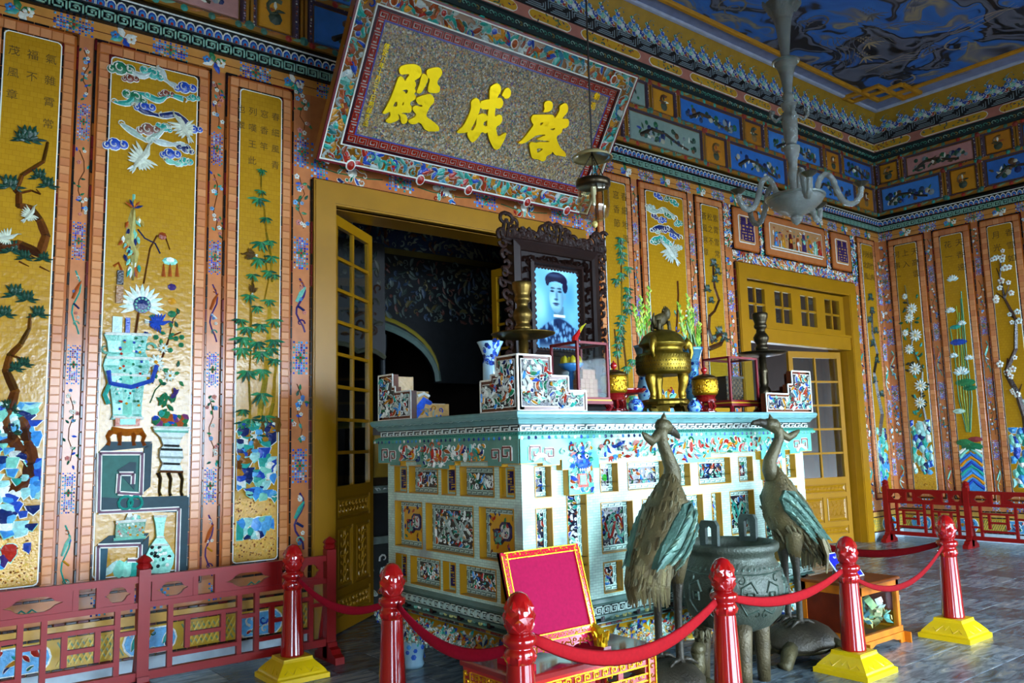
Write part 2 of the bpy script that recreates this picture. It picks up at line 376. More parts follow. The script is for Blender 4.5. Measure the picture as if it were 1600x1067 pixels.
def meander(mb, u0, u1, v0, v1, unit, w0, h, col, th=.16):
    n = max(1, round((u1-u0)/unit)); un = (u1-u0)/n; Hh = v1-v0; t = Hh*th
    for i in range(n):
        x = u0+i*un; e = un
        def B(a, b, c, d): mb.box(x+min(a,b)*e, x+max(a,b)*e, v0+min(c,d)*Hh, v0+max(c,d)*Hh, w0, w0+h, col)
        q = t/e; r = th
        B(.04, .96, 1-r, 1); B(.04, .04+q, 0, 1); B(.04, .74, 0, r); B(.74-q, .74, 0, .72); B(.28, .74, .72-r, .72); B(.28, .28+q, .32, .72)
        B(.28, .52, .32, .32+r); B(.90-q*.5, .96, 0, 1)
def lappets(mb, u0, u1, v0, v1, unit, w0, pal=(BLUE, WHITE, RED)):
    n = max(1, round((u1-u0)/unit)); un = (u1-u0)/n; Hh = v1-v0
    for i in range(n):
        c = u0+(i+.5)*un
        for k, (s, col) in enumerate(((.48, pal[1]), (.38, pal[0]), (.27, SKY), (.14, pal[2]))):
            poly = [(c-un*s, v0), (c+un*s, v0), (c+un*s, v0+Hh*s*1.1), (c+un*s*.6, v0+Hh*s*1.75), (c, v0+Hh*s*2), (c-un*s*.6, v0+Hh*s*1.75), (c-un*s, v0+Hh*s*1.1)]
            mb.prism(poly, w0+.003*k, w0+.003*(k+1), col)
def edge_tiles(mb, u0, u1, v0, v1, wid, w0, h, rnd, step=.09):
    cols = (INK, '241016', MAROON, INK, '6e3a12', INK)
    n = max(1, int((v1-v0)/step))
    for side in (u0, u1-wid):
        for i in range(n):
            a = v0+(v1-v0)*i/n; mb.slab(side, side+wid, a+.003, v0+(v1-v0)*(i+1)/n-.003, w0, w0+h, .003, rnd.choice(cols))
    n = max(1, int((u1-u0)/step))
    for side in (v0, v1-wid):
        for i in range(n):
            a = u0+(u1-u0)*i/n; mb.slab(a+.003, u0+(u1-u0)*(i+1)/n-.003, side, side+wid, w0, w0+h, .003, rnd.choice(cols))
def notched(u0, u1, v0, v1, c):
    pts = []
    for (x, y, sx, sy) in ((u0,v0,1,1),(u1,v0,-1,1),(u1,v1,-1,-1),(u0,v1,1,-1)):
        a = [(x, y+sy*c), (x+sx*c*.35, y+sy*c*.35), (x+sx*c, y)]
        if (sx, sy) in ((-1,1),(1,-1)): a = a[::-1]
        pts += a
    return pts
def longlife(mb, u0, u1, v0, v1, w0, col=NAVY, h=.008):
    """squared seal character"""
    W, Hh = u1-u0, v1-v0; t = min(W, Hh)*.085
    def hb(y, a=0, b=1): mb.box(u0+a*W, u0+b*W, v0+y*Hh-t/2, v0+y*Hh+t/2, w0, w0+h, col)
    def vb(x, a=0, b=1): mb.box(u0+x*W-t/2, u0+x*W+t/2, v0+a*Hh, v0+b*Hh, w0, w0+h, col)
    for y in (.96,.84,.72): hb(y)
    vb(.5, .40, 1); vb(.25,.72,1); vb(.75,.72,1); hb(.58); vb(.04,.46,.58); vb(.96,.46,.58); hb(.46,.0,.3); hb(.46,.7,1)
    hb(.36); hb(.24,.18,1); vb(.04,.04,.36); vb(.96,.04,.24); hb(.04,.0,.34); vb(.34,.04,.14); hb(.04,.56,1); vb(.56,.04,.14); hb(.13,.5,.82)
def wanchar(mb, u0, u1, v0, v1, w0, col=PURP):
    W, Hh = u1-u0, v1-v0; t = W*.075
    def hb(y, a, b): mb.box(u0+a*W, u0+b*W, v0+y*Hh-t/2, v0+y*Hh+t/2, w0, w0+.008, col)
    def vb(x, a, b): mb.box(u0+x*W-t/2, u0+x*W+t/2, v0+a*Hh, v0+b*Hh, w0, w0+.008, col)
    for o in (0, .54):
        vb(.1+o, .74, 1); vb(.23+o, .8, 1); vb(.36+o, .74, 1)
        for y in (.98,.88,.78): hb(y, .02+o, .36+o)
    hb(.70, .0, 1); vb(.08,.40,.70); vb(.92,.40,.70); vb(.36,.36,.70); vb(.64,.36,.70); hb(.55,.08,.92); hb(.40,.0,1.0); vb(.5,.0,.55)
    vb(.03,.02,.40); vb(.97,.02,.40); hb(.28,.1,.42); hb(.28,.58,.9); vb(.22,.02,.28); vb(.78,.02,.28); hb(.14,.22,.42); hb(.14,.58,.78); hb(.03,.3,.5); hb(.03,.5,.97)
# ---------------------------------------------------------------- the room shell
R = random.Random
def gold_tile_mat():
    m, nt, b = nmat('gold_mosaic'); tc = nt.nodes.new('ShaderNodeTexCoord'); sp = nt.nodes.new('ShaderNodeSeparateXYZ'); link(nt, tc.outputs['Object'], sp.inputs[0])
    ad = nt.nodes.new('ShaderNodeMath'); ad.operation = 'ADD'; link(nt, sp.outputs[0], ad.inputs[0]); link(nt, sp.outputs[1], ad.inputs[1])
    cb = nt.nodes.new('ShaderNodeCombineXYZ'); link(nt, ad.outputs[0], cb.inputs[0]); link(nt, sp.outputs[2], cb.inputs[1])
    br = nt.nodes.new('ShaderNodeTexBrick'); link(nt, cb.outputs[0], br.inputs['Vector'])
    br.inputs['Scale'].default_value = 1.0; br.inputs['Brick Width'].default_value = .042; br.inputs['Row Height'].default_value = .036; br.inputs['Mortar Size'].default_value = .0012
    br.inputs['Color1'].default_value = L('ae8218'); br.inputs['Color2'].default_value = L('a67a14'); br.inputs['Mortar'].default_value = L('94690e')
    link(nt, br.outputs['Color'], b.inputs['Base Color']); b.inputs['Roughness'].default_value = .2; b.inputs['Specular IOR Level'].default_value = .32
    n = nt.nodes.new('ShaderNodeTexNoise'); n.inputs['Scale'].default_value = 26; link(nt, cb.outputs[0], n.inputs['Vector'])
    bp = nt.nodes.new('ShaderNodeBump'); bp.inputs['Strength'].default_value = .22; bp.inputs['Distance'].default_value = .01; link(nt, n.outputs[0], bp.inputs['Height']); link(nt, bp.outputs[0], b.inputs['Normal'])
    return m
M_GOLDTILE = gold_tile_mat()

# floor: grey bed and separate slate tiles
def floor_mat():
    m, nt, b = nmat('slate_tile'); oi = nt.nodes.new('ShaderNodeObjectInfo'); tc = nt.nodes.new('ShaderNodeTexCoord')
    mp = nt.nodes.new('ShaderNodeMapping'); mp.inputs['Scale'].default_value = (1.2, 5, 1); link(nt, tc.outputs['Object'], mp.inputs[0])
    av = nt.nodes.new('ShaderNodeVectorMath'); av.operation = 'ADD'; cb = nt.nodes.new('ShaderNodeCombineXYZ')
    mu = nt.nodes.new('ShaderNodeMath'); mu.operation = 'MULTIPLY'; mu.inputs[1].default_value = 91; link(nt, oi.outputs['Random'], mu.inputs[0]); link(nt, mu.outputs[0], cb.inputs[0]); link(nt, mu.outputs[0], cb.inputs[1])
    link(nt, mp.outputs[0], av.inputs[0]); link(nt, cb.outputs[0], av.inputs[1])
    n = nt.nodes.new('ShaderNodeTexNoise'); n.inputs['Scale'].default_value = 3.2; n.inputs['Detail'].default_value = 7; n.inputs['Roughness'].default_value = .62; n.inputs['Distortion'].default_value = .8; link(nt, av.outputs[0], n.inputs['Vector'])
    r = nt.nodes.new('ShaderNodeValToRGB'); e = r.color_ramp.elements; e[0].position = .3; e[0].color = L('303a40'); e[1].position = .72; e[1].color = L('a8b4b8')
    x = e.new(.45); x.color = L('526068'); x = e.new(.56); x.color = L('70808a'); x = e.new(.63); x.color = L('80867e')
    link(nt, n.outputs[0], r.inputs[0])
    hs = nt.nodes.new('ShaderNodeHueSaturation'); mr = nt.nodes.new('ShaderNodeMapRange'); mr.inputs[3].default_value = .7; mr.inputs[4].default_value = 1.7; link(nt, oi.outputs['Random'], mr.inputs[0]); link(nt, mr.outputs[0], hs.inputs['Value']); link(nt, r.outputs[0], hs.inputs['Color'])
    link(nt, hs.outputs[0], b.inputs['Base Color']); b.inputs['Roughness'].default_value = .24
    bp = nt.nodes.new('ShaderNodeBump'); bp.inputs['Strength'].default_value = .12; bp.inputs['Distance'].default_value = .01; link(nt, n.outputs[0], bp.inputs['Height']); link(nt, bp.outputs[0], b.inputs['Normal'])
    return m
M_FLOOR = floor_mat()
mb = MB(); mb.box(-3.85, 12.6, -2.8, 13, -.12, -.008, '3a3f40')
floor = mb.build('floor', M_MATTE); floor['kind'] = 'structure'
TS = .40
mb = MB(); mb.slab(.002, TS-.002, .002, TS-.002, -.01, 0, .003, '667078'); tile_me = mb.mesh('floor_tile', M_FLOOR)
mb = MB()
def tile_seen(x, y):
    d = Vector((x+.2, y+.2, -H_EYE)); f = d.dot(_fwd)
    if f <= 0: return False
    px = 800+1280*d.dot(_r2)/f; py = 533.5-1280*d.dot(_u2)/f
    return -60 < px < 1690 and 700 < py < 1130
nt_ = 0
for j in range(-7, 33):
    for i in range(-10, 31):
        x, y = i*TS+(.2 if j % 2 else 0), j*TS
        if x < -3.6 or x > 12.3 or y > 12.9: continue
        if y < 6.3 and tile_seen(x, y) and nt_ < 300:
            inst('floor_tile', tile_me, floor, (x, y, 0)); nt_ += 1
        else: mb.slab(x+.002, x+TS-.002, y+.002, y+TS-.002, -.01, 0, .003, '667078')
mb.build('floor_tiling', M_FLOOR, floor, kind='stuff')

# back wall with two door openings
D1 = (3.03, 5.73, 3.53); D2 = (8.73, 11.18, 3.52); HT = 6.45
def wall_mesh(F, spans, t, col):
    mb = MB(F)
    for a, b, c, d in spans: mb.box(a, b, c, d, -t, 0, col)
    return mb
mb = wall_mesh(F_back, [(-3.85, D1[0], 0, HT), (D1[0], D1[1], D1[2], HT), (D1[1], D2[0], 0, HT), (D2[0], D2[1], D2[2], HT), (D2[1], 12.6, 0, HT)], .3, '9a5c2c')
wall_back = mb.build('wall_back', M_MATTE); wall_back['kind'] = 'structure'
mb = MB(F_right); mb.box(-.3, 9.0, 0, HT, -.3, 0, '9a5c2c'); wall_right = mb.build('wall_right', M_MATTE); wall_right['kind'] = 'structure'
mb = MB(); mb.box(-3.85, -3.55, -2.8, 6.5, 0, HT, 'b8843c'); o = mb.build('wall_left', M_MATTE); o['kind'] = 'structure'
mb = MB()
xs = [-3.85]+[q for d in DOOR_X for q in d]+[12.6]
for a, b in zip(xs[::2], xs[1::2]): mb.box(a, b, -2.8, -2.5, 0, HT, 'b8843c')
for a, b in DOOR_X: mb.box(a, b, -2.8, -2.5, 3.4, HT, 'b8843c')
o = mb.build('wall_front', M_MATTE); o['kind'] = 'structure'
mb = MB(); mb.box(-14, 24, -26, -2.8, -.3, -.02, '46443e'); o = mb.build('terrace', M_MATTE); o['kind'] = 'structure'
mb = MB(); mb.box(-5, 13.5, -6.6, -2.8, 3.42, 3.62, '3a2c1e'); o = mb.build('added_shade_roof', M_MATTE); o['kind'] = 'structure'  # unseen roof added to cut high sky light, dimming floor and upper walls

# ---- panels
EDGE = .016
def panel(wall, F, u0, u1, v0=.58, v1=4.45, g=.092, tiles=False, seed=1):
    rnd = R(seed); mb = MB(F)
    mb.prism(notched(u0, u1, v0, v1, .035), 0, .022, 'a4561e'); 
    mb.prism(notched(u0+.014, u1-.014, v0+.014, v1-.014, .03), .022, .027, 'a8602a')
    if not tiles:
        for a, b in ((u0+.016, u0+g-.014), (u1-g+.014, u1-.016)):
            n = int((v1-v0-.2)/.075)
            for i in range(n):
                z = v0+g+(v1-v0-2*g)*i/n; mb.slab(a, b, z+.002, z+(v1-v0-2*g)/n-.002, .026, .034, .003, rnd.choice((PEACH, 'bc764a', 'cc8a58')))
    for a, b in ((v0+.016, v0+g-.014), (v1-g+.014, v1-.016)):
        n = max(2, int((u1-u0)/.075))
        for i in range(n):
            z = u0+.016+(u1-u0-.032)*i/n; mb.slab(z+.002, z+(u1-u0-.032)/n-.002, a, b, .026, .034, .003, rnd.choice((PEACH, 'bc764a', 'cc8a58')))
    p = mb.build('wall_panel', M_TILE, wall)
    if tiles:
        n = int((v1-v0-2*g)/.058); hh = (v1-v0-2*g)/n
        tm = []
        for c in (PEACH, 'bc764a', 'cc8a58'):
            q = MB(F); q.slab(0, g-.030, .0015, hh-.0015, .026, .036, .004, c); tm.append(q.mesh('border_tile', M_TILE))
        for a in (u0+.016, u1-g+.014):
            for i in range(n):
                z = v0+g+hh*i; q = F(a, z, 0); q0 = F(0, 0, 0)
                inst('border_tile', rnd.choice(tm), p, (q[0]-q0[0], q[1]-q0[1], q[2]-q0[2]))
    mb = MB(F)
    edge_tiles(mb, u0-EDGE, u1+EDGE, v0-EDGE, v1+EDGE, EDGE, 0, .026, rnd)
    edge_tiles(mb, u0+g-.012, u1-g+.012, v0+g-.012, v1-g+.012, .014, .02, .014, rnd)
    mb.build('edge_tiling', M_TILE, p, kind='stuff')
    a, b, c, d = u0+g, u1-g, v0+g, v1-g
    mb = MB(F); mb.prism(notched(a, b, c, d, .025), .02, .036, WHITE); mb.build('white_fillet', M_TILE, p)
    mb = MB(F); mb.prism(notched(a+.008, b-.008, c+.008, d-.008, .022), .03, .040, GOLD); f = mb.build('gold_field', M_GOLDTILE, p)
    return p, (a, b, c, d)
def inscription(F, p, cols, u_right, v_top, du, dv, size, seed=0):
    mb = MB(F)
    for ci, s in enumerate(cols):
        for i, ch in enumerate(s): put_text(mb, ch, u_right-du*ci, v_top-dv*i, size, .041, '5e4a24', .012)
    mb.build('inscription', M_TILE, p)
W0 = .040
def each(F, p, name, items, fn, mat=None):
    for it in items: mb = MB(F); fn(mb, it); mb.build(name, mat or M_GLAZE, p)
def rock_parts(F, p, u0, u1, v0, v1, n, w0, seed, pal=None):
    rnd = R(seed)
    for i in range(n):
        t = i/n; mb = MB(F); cv = v1-(v1-v0)*t; rocks(mb, u0, u1, max(v0, cv-.05), min(v1, cv+.05), 1, w0+.0004*i, rnd, pal); mb.build('rock', M_GLAZE, p)
def sub(F, p, name, fn, mat=None, kind=None, smooth=False):
    mb = MB(F); fn(mb); return mb.build(name, mat or M_GLAZE, p, kind=kind, smooth=smooth)

# panel 1, twisted pine
p1, r1 = panel(wall_back, F_back, .51, 1.043, tiles=True, seed=11)
inscription(F_back, p1, ('氣雜霄常', '福不', '茂風章'), .885, 4.215, .11, .155, .072)
def pine1(mb):
    k = ('5a2c12', '40200e', '6e3c16')
    limb(mb, [pw(*q) for q in ((0,388),(28,384),(61,398),(70,370),(61,347),(47,328),(28,323),(28,304),(23,300),(33,276),(66,255),(73,225))], .065, .02, W0, k, .03)
    limb(mb, [pw(*q) for q in ((28,304),(48,300),(62,306),(55,298))], .018, .008, W0, k, .012, False)
    limb(mb, [pw(*q) for q in ((20,770),(46,745),(48,722),(36,705),(20,690),(6,668),(14,640),(22,612),(8,580),(14,556),(30,540),(44,515),(46,492))], .10, .018, W0, k, .04)
    limb(mb, [pw(*q) for q in ((48,722),(42,690),(38,668),(30,652))], .08, .05, W0+.01, k, .04)
    limb(mb, [pw(*q) for q in ((14,556),(30,560),(36,572))], .016, .008, W0, k, .012, False)
    limb(mb, [pw(*q) for q in ((0,690),(18,688),(12,664))], .05, .03, W0+.006, k, .03)
    for q in ((40,398),(28,410),(60,418),(0,376)): limb(mb, [pw(*q), pw(q[0]+16, q[1]+8)], .014, .006, W0, k, .01, False)
sub(F_back, p1, 'pine_branch', pine1)
each(F_back, p1, 'pine_tuft', ((44,215,.10),(33,218,.07),(14,290,.09),(60,277,.07),(73,290,.07),(16,390,.08),(37,402,.06),(66,404,.06),(22,458,.08),(41,466,.07),(6,490,.07),(58,490,.07),(22,575,.06),(36,568,.06),(18,672,.07),(16,640,.06),(10,632,.05)), lambda mb, q: needles(mb, *pw(q[0],q[1]), q[2], W0+.012))
each(F_back, p1, 'white_bird', ((46,338,.11,.9),(10,375,.12,.2)), lambda mb, q: bird(mb, *pw(q[0],q[1]), q[2], q[3], W0+.02))
rock_parts(F_back, p1, .615, .935, .98, 1.85, 84, W0, 5)
sub(F_back, p1, 'brown_grit', lambda mb: (grit(mb, .61, .94, .69, 1.02, 160, W0, R(6)), rocks(mb, .62, .9, .8, .95, 9, W0+.004, R(8), [BLUE, PURP, SKY, JADE, RED]), bird(mb, .67, 1.0, .1, .5, W0+.006, 'b8842a')))

# panel 2, treasure vases and fret stand
p2, r2 = panel(wall_back, F_back, 1.173, 1.973, tiles=True, seed=12)
def P(x, y): return pw(x, y)
each(F_back, p2, 'cloud_scroll', ((185,110,.055,GREEN,1),(200,126,.035,'7a3a2a',1),(237,118,.05,TEAL,-1),(285,140,.05,BLUE,1),(298,156,.03,TEAL,1),(210,155,.05,GREEN,-1),(222,170,.045,BLUE,1),(256,150,.035,'7a3a2a',1),(228,205,.05,'7a4a3a',1),(255,202,.035,TEAL,-1),(176,228,.05,BLUE,1),(262,243,.045,BLUE,1),(285,255,.035,TEAL,1),(288,235,.04,NAVY,-1),(300,205,.035,BLUE,1)), lambda mb, q: cloud(mb, *P(q[0],q[1]), q[2]*1.3, W0+.004, q[3], q[4]))
each(F_back, p2, 'cloud_tail', ((((200,114),(222,122),(246,112),(256,128),(272,138)),'b8c8c0'),(((175,162),(198,164),(212,150),(226,152),(246,160),(262,152),(284,158)),TEAL),(((206,168),(226,178),(250,184),(276,182),(290,196)),NAVY),(((186,196),(210,212),(230,222),(252,205),(262,200)),'9fb8a8'),(((236,222),(262,228),(284,230),(292,240)),'b8c8c0'),(((255,252),(275,258),(292,256)),JADE)), lambda mb, k: cloudtail(mb, [P(*q) for q in k[0]], .035, W0+.002, k[1]))
sub(F_back, p2, 'flying_crane', lambda mb: bird(mb, *P(284,200), .19, 2.0, W0+.012))
sub(F_back, p2, 'flying_crane', lambda mb: bird(mb, *P(222,250), .21, .9, W0+.012))
def staff2(mb):
    mb.stroke([P(207,306), P(206,328)], .02, W0, .01, JADE)
    mb.stroke([P(206,330), P(203,352), P(201,378), P(208,398), P(205,440)], [.03,.06,.075,.06,.012], W0, .03, 'b8b06a')
    rr = R(3)
    for i in range(34):
        x, y = 190+rr.random()*28, 338+rr.random()*78; q = P(x,y); mb.leaf(q[0], q[1], rr.uniform(3.6,5.4), .06, .026, W0+.012, .01, rr.choice((WHITE, TEAL, NAVY, 'b89a4a', JADE, RUST)))
    for k in range(5): q = P(206,328); mb.leaf(q[0], q[1], .4+k*.55, .07, .02, W0+.02, .008, (NAVY, RUST, OCHRE, NAVY, RUST)[k])
    for k in range(4): q = P(205,412); mb.leaf(q[0], q[1], -1.9+k*.2, .12, .03, W0+.01, .01, (TEAL, WHITE, NAVY, RUST)[k])
    mb.stroke([P(213,360),P(224,374),(P(240,382)),P(248,398)], .012, W0, .01, NAVY)
    mb.stroke([P(222,445), P(232,390), P(243,370), P(256,372), P(263,392)], [.014,.014,.014,.012,.01], W0, .012, BROWN)
    mb.disc(*P(251,371), .03, W0+.01, .01, '8a3a14', 7); mb.disc(*P(263,410), .055, W0+.004, .012, JADE, 8, .03); mb.disc(*P(263,408), .03, W0+.012, .008, WHITE, 8, .02)
    for x in (253,263,274): mb.stroke([P(x,414), P(x,434)], [.008,.03], W0+.004, .01, RUST)
    for y, c in ((450,PURP),(472,OCHRE),(492,GREEN)): mb.disc(*P(266,y), .032, W0+.004, .014, c, 7, .026)
    mb.stroke([P(175,418),P(183,412),P(188,424),P(188,446)], .02, W0, .012, RUST); mb.box(*sorted((P(178,475)[0],P(189,475)[0])), P(180,475)[1], P(180,448)[1], W0, W0+.02, '8a5a1a')
    mb.box(P(180,440)[0], P(190,440)[0], P(180,446)[1], P(180,424)[1], W0, W0+.016, INK)
sub(F_back, p2, 'phoenix_staff', staff2)
def fan2(mb):
    c = P(219,478)
    for k in range(15):
        a = -.45+k*(pi+.9)/14; mb.leaf(c[0]+.03*cos(a), c[1]+.03*sin(a), a, .125, .034, W0+.006, .010, 'cfe8d8' if k % 2 else WHITE)
    mb.disc(c[0], c[1], .062, W0+.014, .012, NAVY, 10)
    for k in range(12): mb.disc(c[0]+.045*cos(k*.524), c[1]+.045*sin(k*.524), .009, W0+.022, .006, JADE, 5)
    mb.stroke([P(214,490), P(208,530)], .016, W0+.01, .01, BROWN); mb.stroke([P(226,520), P(222,535)], .03, W0+.01, .01, NAVY)
    mb.box(P(173,512)[0], P(188,512)[0], P(180,530)[1], P(180,496)[1], W0, W0+.012, 'a8c8c0')
    mb.box(P(193,510)[0], P(200,510)[0], P(195,526)[1], P(195,498)[1], W0+.004, W0+.02, BLUE)
sub(F_back, p2, 'white_fan', fan2)
def vase2(mb):
    prof = [(523,62),(534,54),(552,50),(560,58),(572,64),(585,58),(604,46),(630,40),(648,38),(656,44)]
    lft = [P(195-w*.58, y) for y, w in prof]; rgt = [P(197+w*.52, y) for y, w in prof]
    mb.prism(rgt+lft[::-1], W0, W0+.03, '6fb8a4')
    for i in range(len(prof)-1):
        for q in range(3):
            a0, a1 = lft[i], rgt[i]; b0, b1 = lft[i+1], rgt[i+1]
            def lp(s, e, t): return (s[0]+(e[0]-s[0])*t, s[1]+(e[1]-s[1])*t)
            t0, t1 = q/3+.015, (q+1)/3-.015; m0 = (.08,.5,.92)
            quad = [lp(b0,b1,t0), lp(b0,b1,t1), lp(a0,a1,t1), lp(a0,a1,t0)]
            mb.dome(quad, W0+.030, W0+(.034,.050,.034)[q], ('9fdcc8','7cc9b0','5aa894')[q] if i % 2 else ('5aa894','9fdcc8','4a9884')[q])
    rr = R(9)
    for i in range(46):
        y = rr.uniform(530,640); w = 40 if y > 590 else 52; q = P(196+rr.uniform(-.45,.45)*w, y); mb.disc(q[0], q[1], .010, W0+.042, .006, rr.choice((RED, GREEN, WHITE, OCHRE, TEAL, BLUE)), 5)
    for y, w in ((523,64),(560,60),(586,60),(652,42)): mb.stroke([P(196-w*.56,y), P(196+w*.56,y+2)], .02, W0+.036, .01, WHITE)
    for sx in (-1, 1):
        c = P(196+sx*34, 545); curl(mb, c[0], c[1], .045, sx*5, 0, .02, W0+.02, .012, JADE, 9)
    mb.stroke([P(165,580), P(168,600), P(200,606), P(232,596), P(240,572)], .03, W0+.045, .012, BLUE); mb.stroke([P(168,600), P(160,618), P(166,632)], .03, W0+.03, .01, TEAL)
    mb.box(P(176,660)[0], P(214,660)[0], P(195,666)[1], P(195,652)[1], W0, W0+.04, RUST)
    mb.box(P(183,660)[0], P(207,660)[0], P(195,664)[1], P(195,655)[1], W0+.04, W0+.046, JADE)
sub(F_back, p2, 'hexagonal_vase', vase2)
def stand2(mb):
    mb.stroke([P(172,672), P(195,676), P(220,674)], .05, W0, .04, 'b8641a')
    for x, b in ((172,-6),(186,-2),(204,3),(216,7)): mb.stroke([P(x,674), P(x+b,682), P(x+b*.6,690), P(x+b,696)], [.04,.03,.022,.028], W0+.01, .03, '9a4c14')
sub(F_back, p2, 'footed_stand', stand2)
def flow2(mb):
    rr = R(4); mb.stroke([P(236,600), P(250,560), P(262,528), P(280,520)], .012, W0, .01, BROWN); mb.stroke([P(244,575), P(258,545), P(268,500), P(278,486)], .010, W0, .01, BROWN); mb.stroke([P(232,630), P(240,610), P(250,600)], .010, W0, .01, GREEN)
    for x, y, r in ((240,567,.06),(243,572,.05),(228,592,.05),(262,588,.045),(252,545,.04)):
        q = P(x,y)
        for k in range(10): mb.leaf(q[0], q[1], k*.63, r, r*.45, W0+.012+.002*(k % 2), .012, WHITE if k % 2 else 'c8dcd0')
        mb.disc(q[0], q[1], r*.25, W0+.02, .01, OCHRE, 6)
    for i in range(20): q = P(rr.uniform(236,284), rr.uniform(492,600)); mb.leaf(q[0], q[1], rr.uniform(0,6.3), .05, .026, W0+.008, .008, rr.choice((GREEN, LEAF, '174f3a')))
    for x, y in ((281,528),(272,530),(263,548),(280,540),(241,528)): mb.disc(*P(x,y), .02, W0+.008, .012, GREEN, 6)
    bird(mb, *P(245,507), .14, -.1, W0+.016, BLUE)
sub(F_back, p2, 'flower_spray', flow2)
def fruit2(mb):
    prof = [(668,28),(674,26),(684,16),(696,12),(702,17),(714,18),(724,13),(736,18)]
    mb.prism([P(263+w, y) for y, w in prof]+[P(263-w, y) for y, w in prof][::-1], W0, W0+.035, 'a8b8b0')
    for i, (y, w) in enumerate(prof): mb.stroke([P(263-w,y), P(263+w,y+1)], .018, W0+.034, .012, (WHITE, JADE, 'cfd6c8', INK, INK, '9fb0a8', INK, BROWN)[i])
    for x in (246,262,280): mb.stroke([P(x-2,738), P(x+2,748), P(x,768), P(x+2,774)], [.03,.024,.018,.024], W0+.006, .02, INK)
    rr = R(2)
    for i in range(26):
        x, y = 263+rr.uniform(-24,24), rr.uniform(646,666); q = P(x,y); mb.disc(q[0], q[1], rr.uniform(.022,.038), W0+.012, .022, rr.choice((GREEN, TEAL, PINK, BLUE, RUST, '7a3a6a', LEAF)), 7)
    for i in range(9): q = P(255+rr.uniform(-12,16), rr.uniform(628,648)); mb.leaf(q[0], q[1], rr.uniform(.5,2.6), .07, .03, W0+.012, .012, rr.choice((GREEN, LEAF)))
    mb.leaf(*P(262,625), .9, .10, .035, W0+.02, .012, PURP); mb.leaf(*P(272,618), 1.9, .06, .03, W0+.02, .012, PURP)
sub(F_back, p2, 'fruit_bowl', fruit2)
def fret2(mb):
    DK = '14343c'
    def quad(a, b, c, d, w0, w1, col): mb.prism([P(*a), P(*b), P(*c), P(*d)], W0+w0, W0+w1, col)
    def path(pts, wid, w, col):
        for a, b in zip(pts, pts[1:]): mb.bar(P(*a), P(*b), wid, W0+w, .008, col)
    quad((152,706),(226,699),(235,690),(168,690),0,.01,DK); quad((222,700),(235,692),(232,760),(218,772),0,.01,DK)
    quad((152,706),(221,707),(219,776),(150,800),.0,.006,'1f5a50')
    quad((150,798),(150,776),(276,783),(274,800),.0,.012,DK); quad((276,776),(292,776),(288,890),(274,890),0,.010,DK); quad((218,776),(290,774),(276,787),(210,790),.002,.014,DK)
    quad((180,735),(200,722),(210,722),(207,765),.004,.012,DK)
    pA = [(151,800),(153,708),(219,708),(217,772),(181,770),(183,740),(205,740),(204,756)]
    pB = [(151,800),(276,794),(273,892)]; pC = [(149,905),(150,852),(216,850),(215,874),(196,874)]
    for p_ in (pA, pB, pC):
        path(p_, .030, .012, WHITE); path(p_, .016, .017, '6a4a5a')
    quad((150,850),(168,836),(230,832),(216,850),.0,.012,DK); quad((214,852),(230,836),(228,866),(214,878),0,.01,DK)
    quad((152,856),(166,856),(162,904),(150,906),.0,.01,'1f4a58')
sub(F_back, p2, 'fret_stand', fret2, M_DULL)
def small2(mb):
    for x in (193,208): 
        c = P(x,785); mb.stroke([(c[0]+.045*cos(k*.6), c[1]+.045*sin(k*.6)) for k in range(12)], .018, W0+.02, .012, TEAL)
    mb.prism([P(176,840),P(220,836),P(224,812),P(178,815)], W0, W0+.03, GREEN); rr = R(1)
    for i in range(22): q = P(rr.uniform(178,221), rr.uniform(816,836)); mb.disc(q[0], q[1], .009, W0+.03, .006, rr.choice((PINK, OCHRE, WHITE, JADE)), 5)
    mb.stroke([P(174,842),P(224,838)], .02, W0+.02, .01, JADE); mb.stroke([P(177,815),P(224,812)], .02, W0+.03, .012, WHITE)
    for i in range(9): mb.disc(*P(rr.uniform(196,216), rr.uniform(803,813)), .02, W0+.02, .012, rr.choice((WHITE, JADE, '9fb0a8')), 6)
    prof = [(806,10),(818,7),(838,5),(850,14),(866,22),(880,20),(894,14)]
    mb.prism([P(246+w,y) for y,w in prof]+[P(246-w,y) for y,w in prof][::-1], W0, W0+.03, JADE)
    for i in range(26): q = P(246+rr.uniform(-15,15), rr.uniform(853,888)); mb.disc(q[0], q[1], .014, W0+.03, .008, rr.choice((INK, '223a3a', WHITE, JADE)), 6)
    for y, w in ((806,10),(838,6),(850,13)): mb.stroke([P(246-w,y),P(246+w,y)], .016, W0+.03, .01, WHITE)
    for k in range(3): mb.disc(*P(184+k*12,888), .045, W0+.004, .02, (JADE, '8fd8c0', TEAL)[k], 8, .06)
    mb.leaf(*P(160,900), .9, .13, .05, W0+.006, .014, 'b8dcd0'); mb.stroke([P(215,900),P(222,880),P(214,870)], .02, W0+.004, .01, JADE)
sub(F_back, p2, 'scholar_vessels', small2)

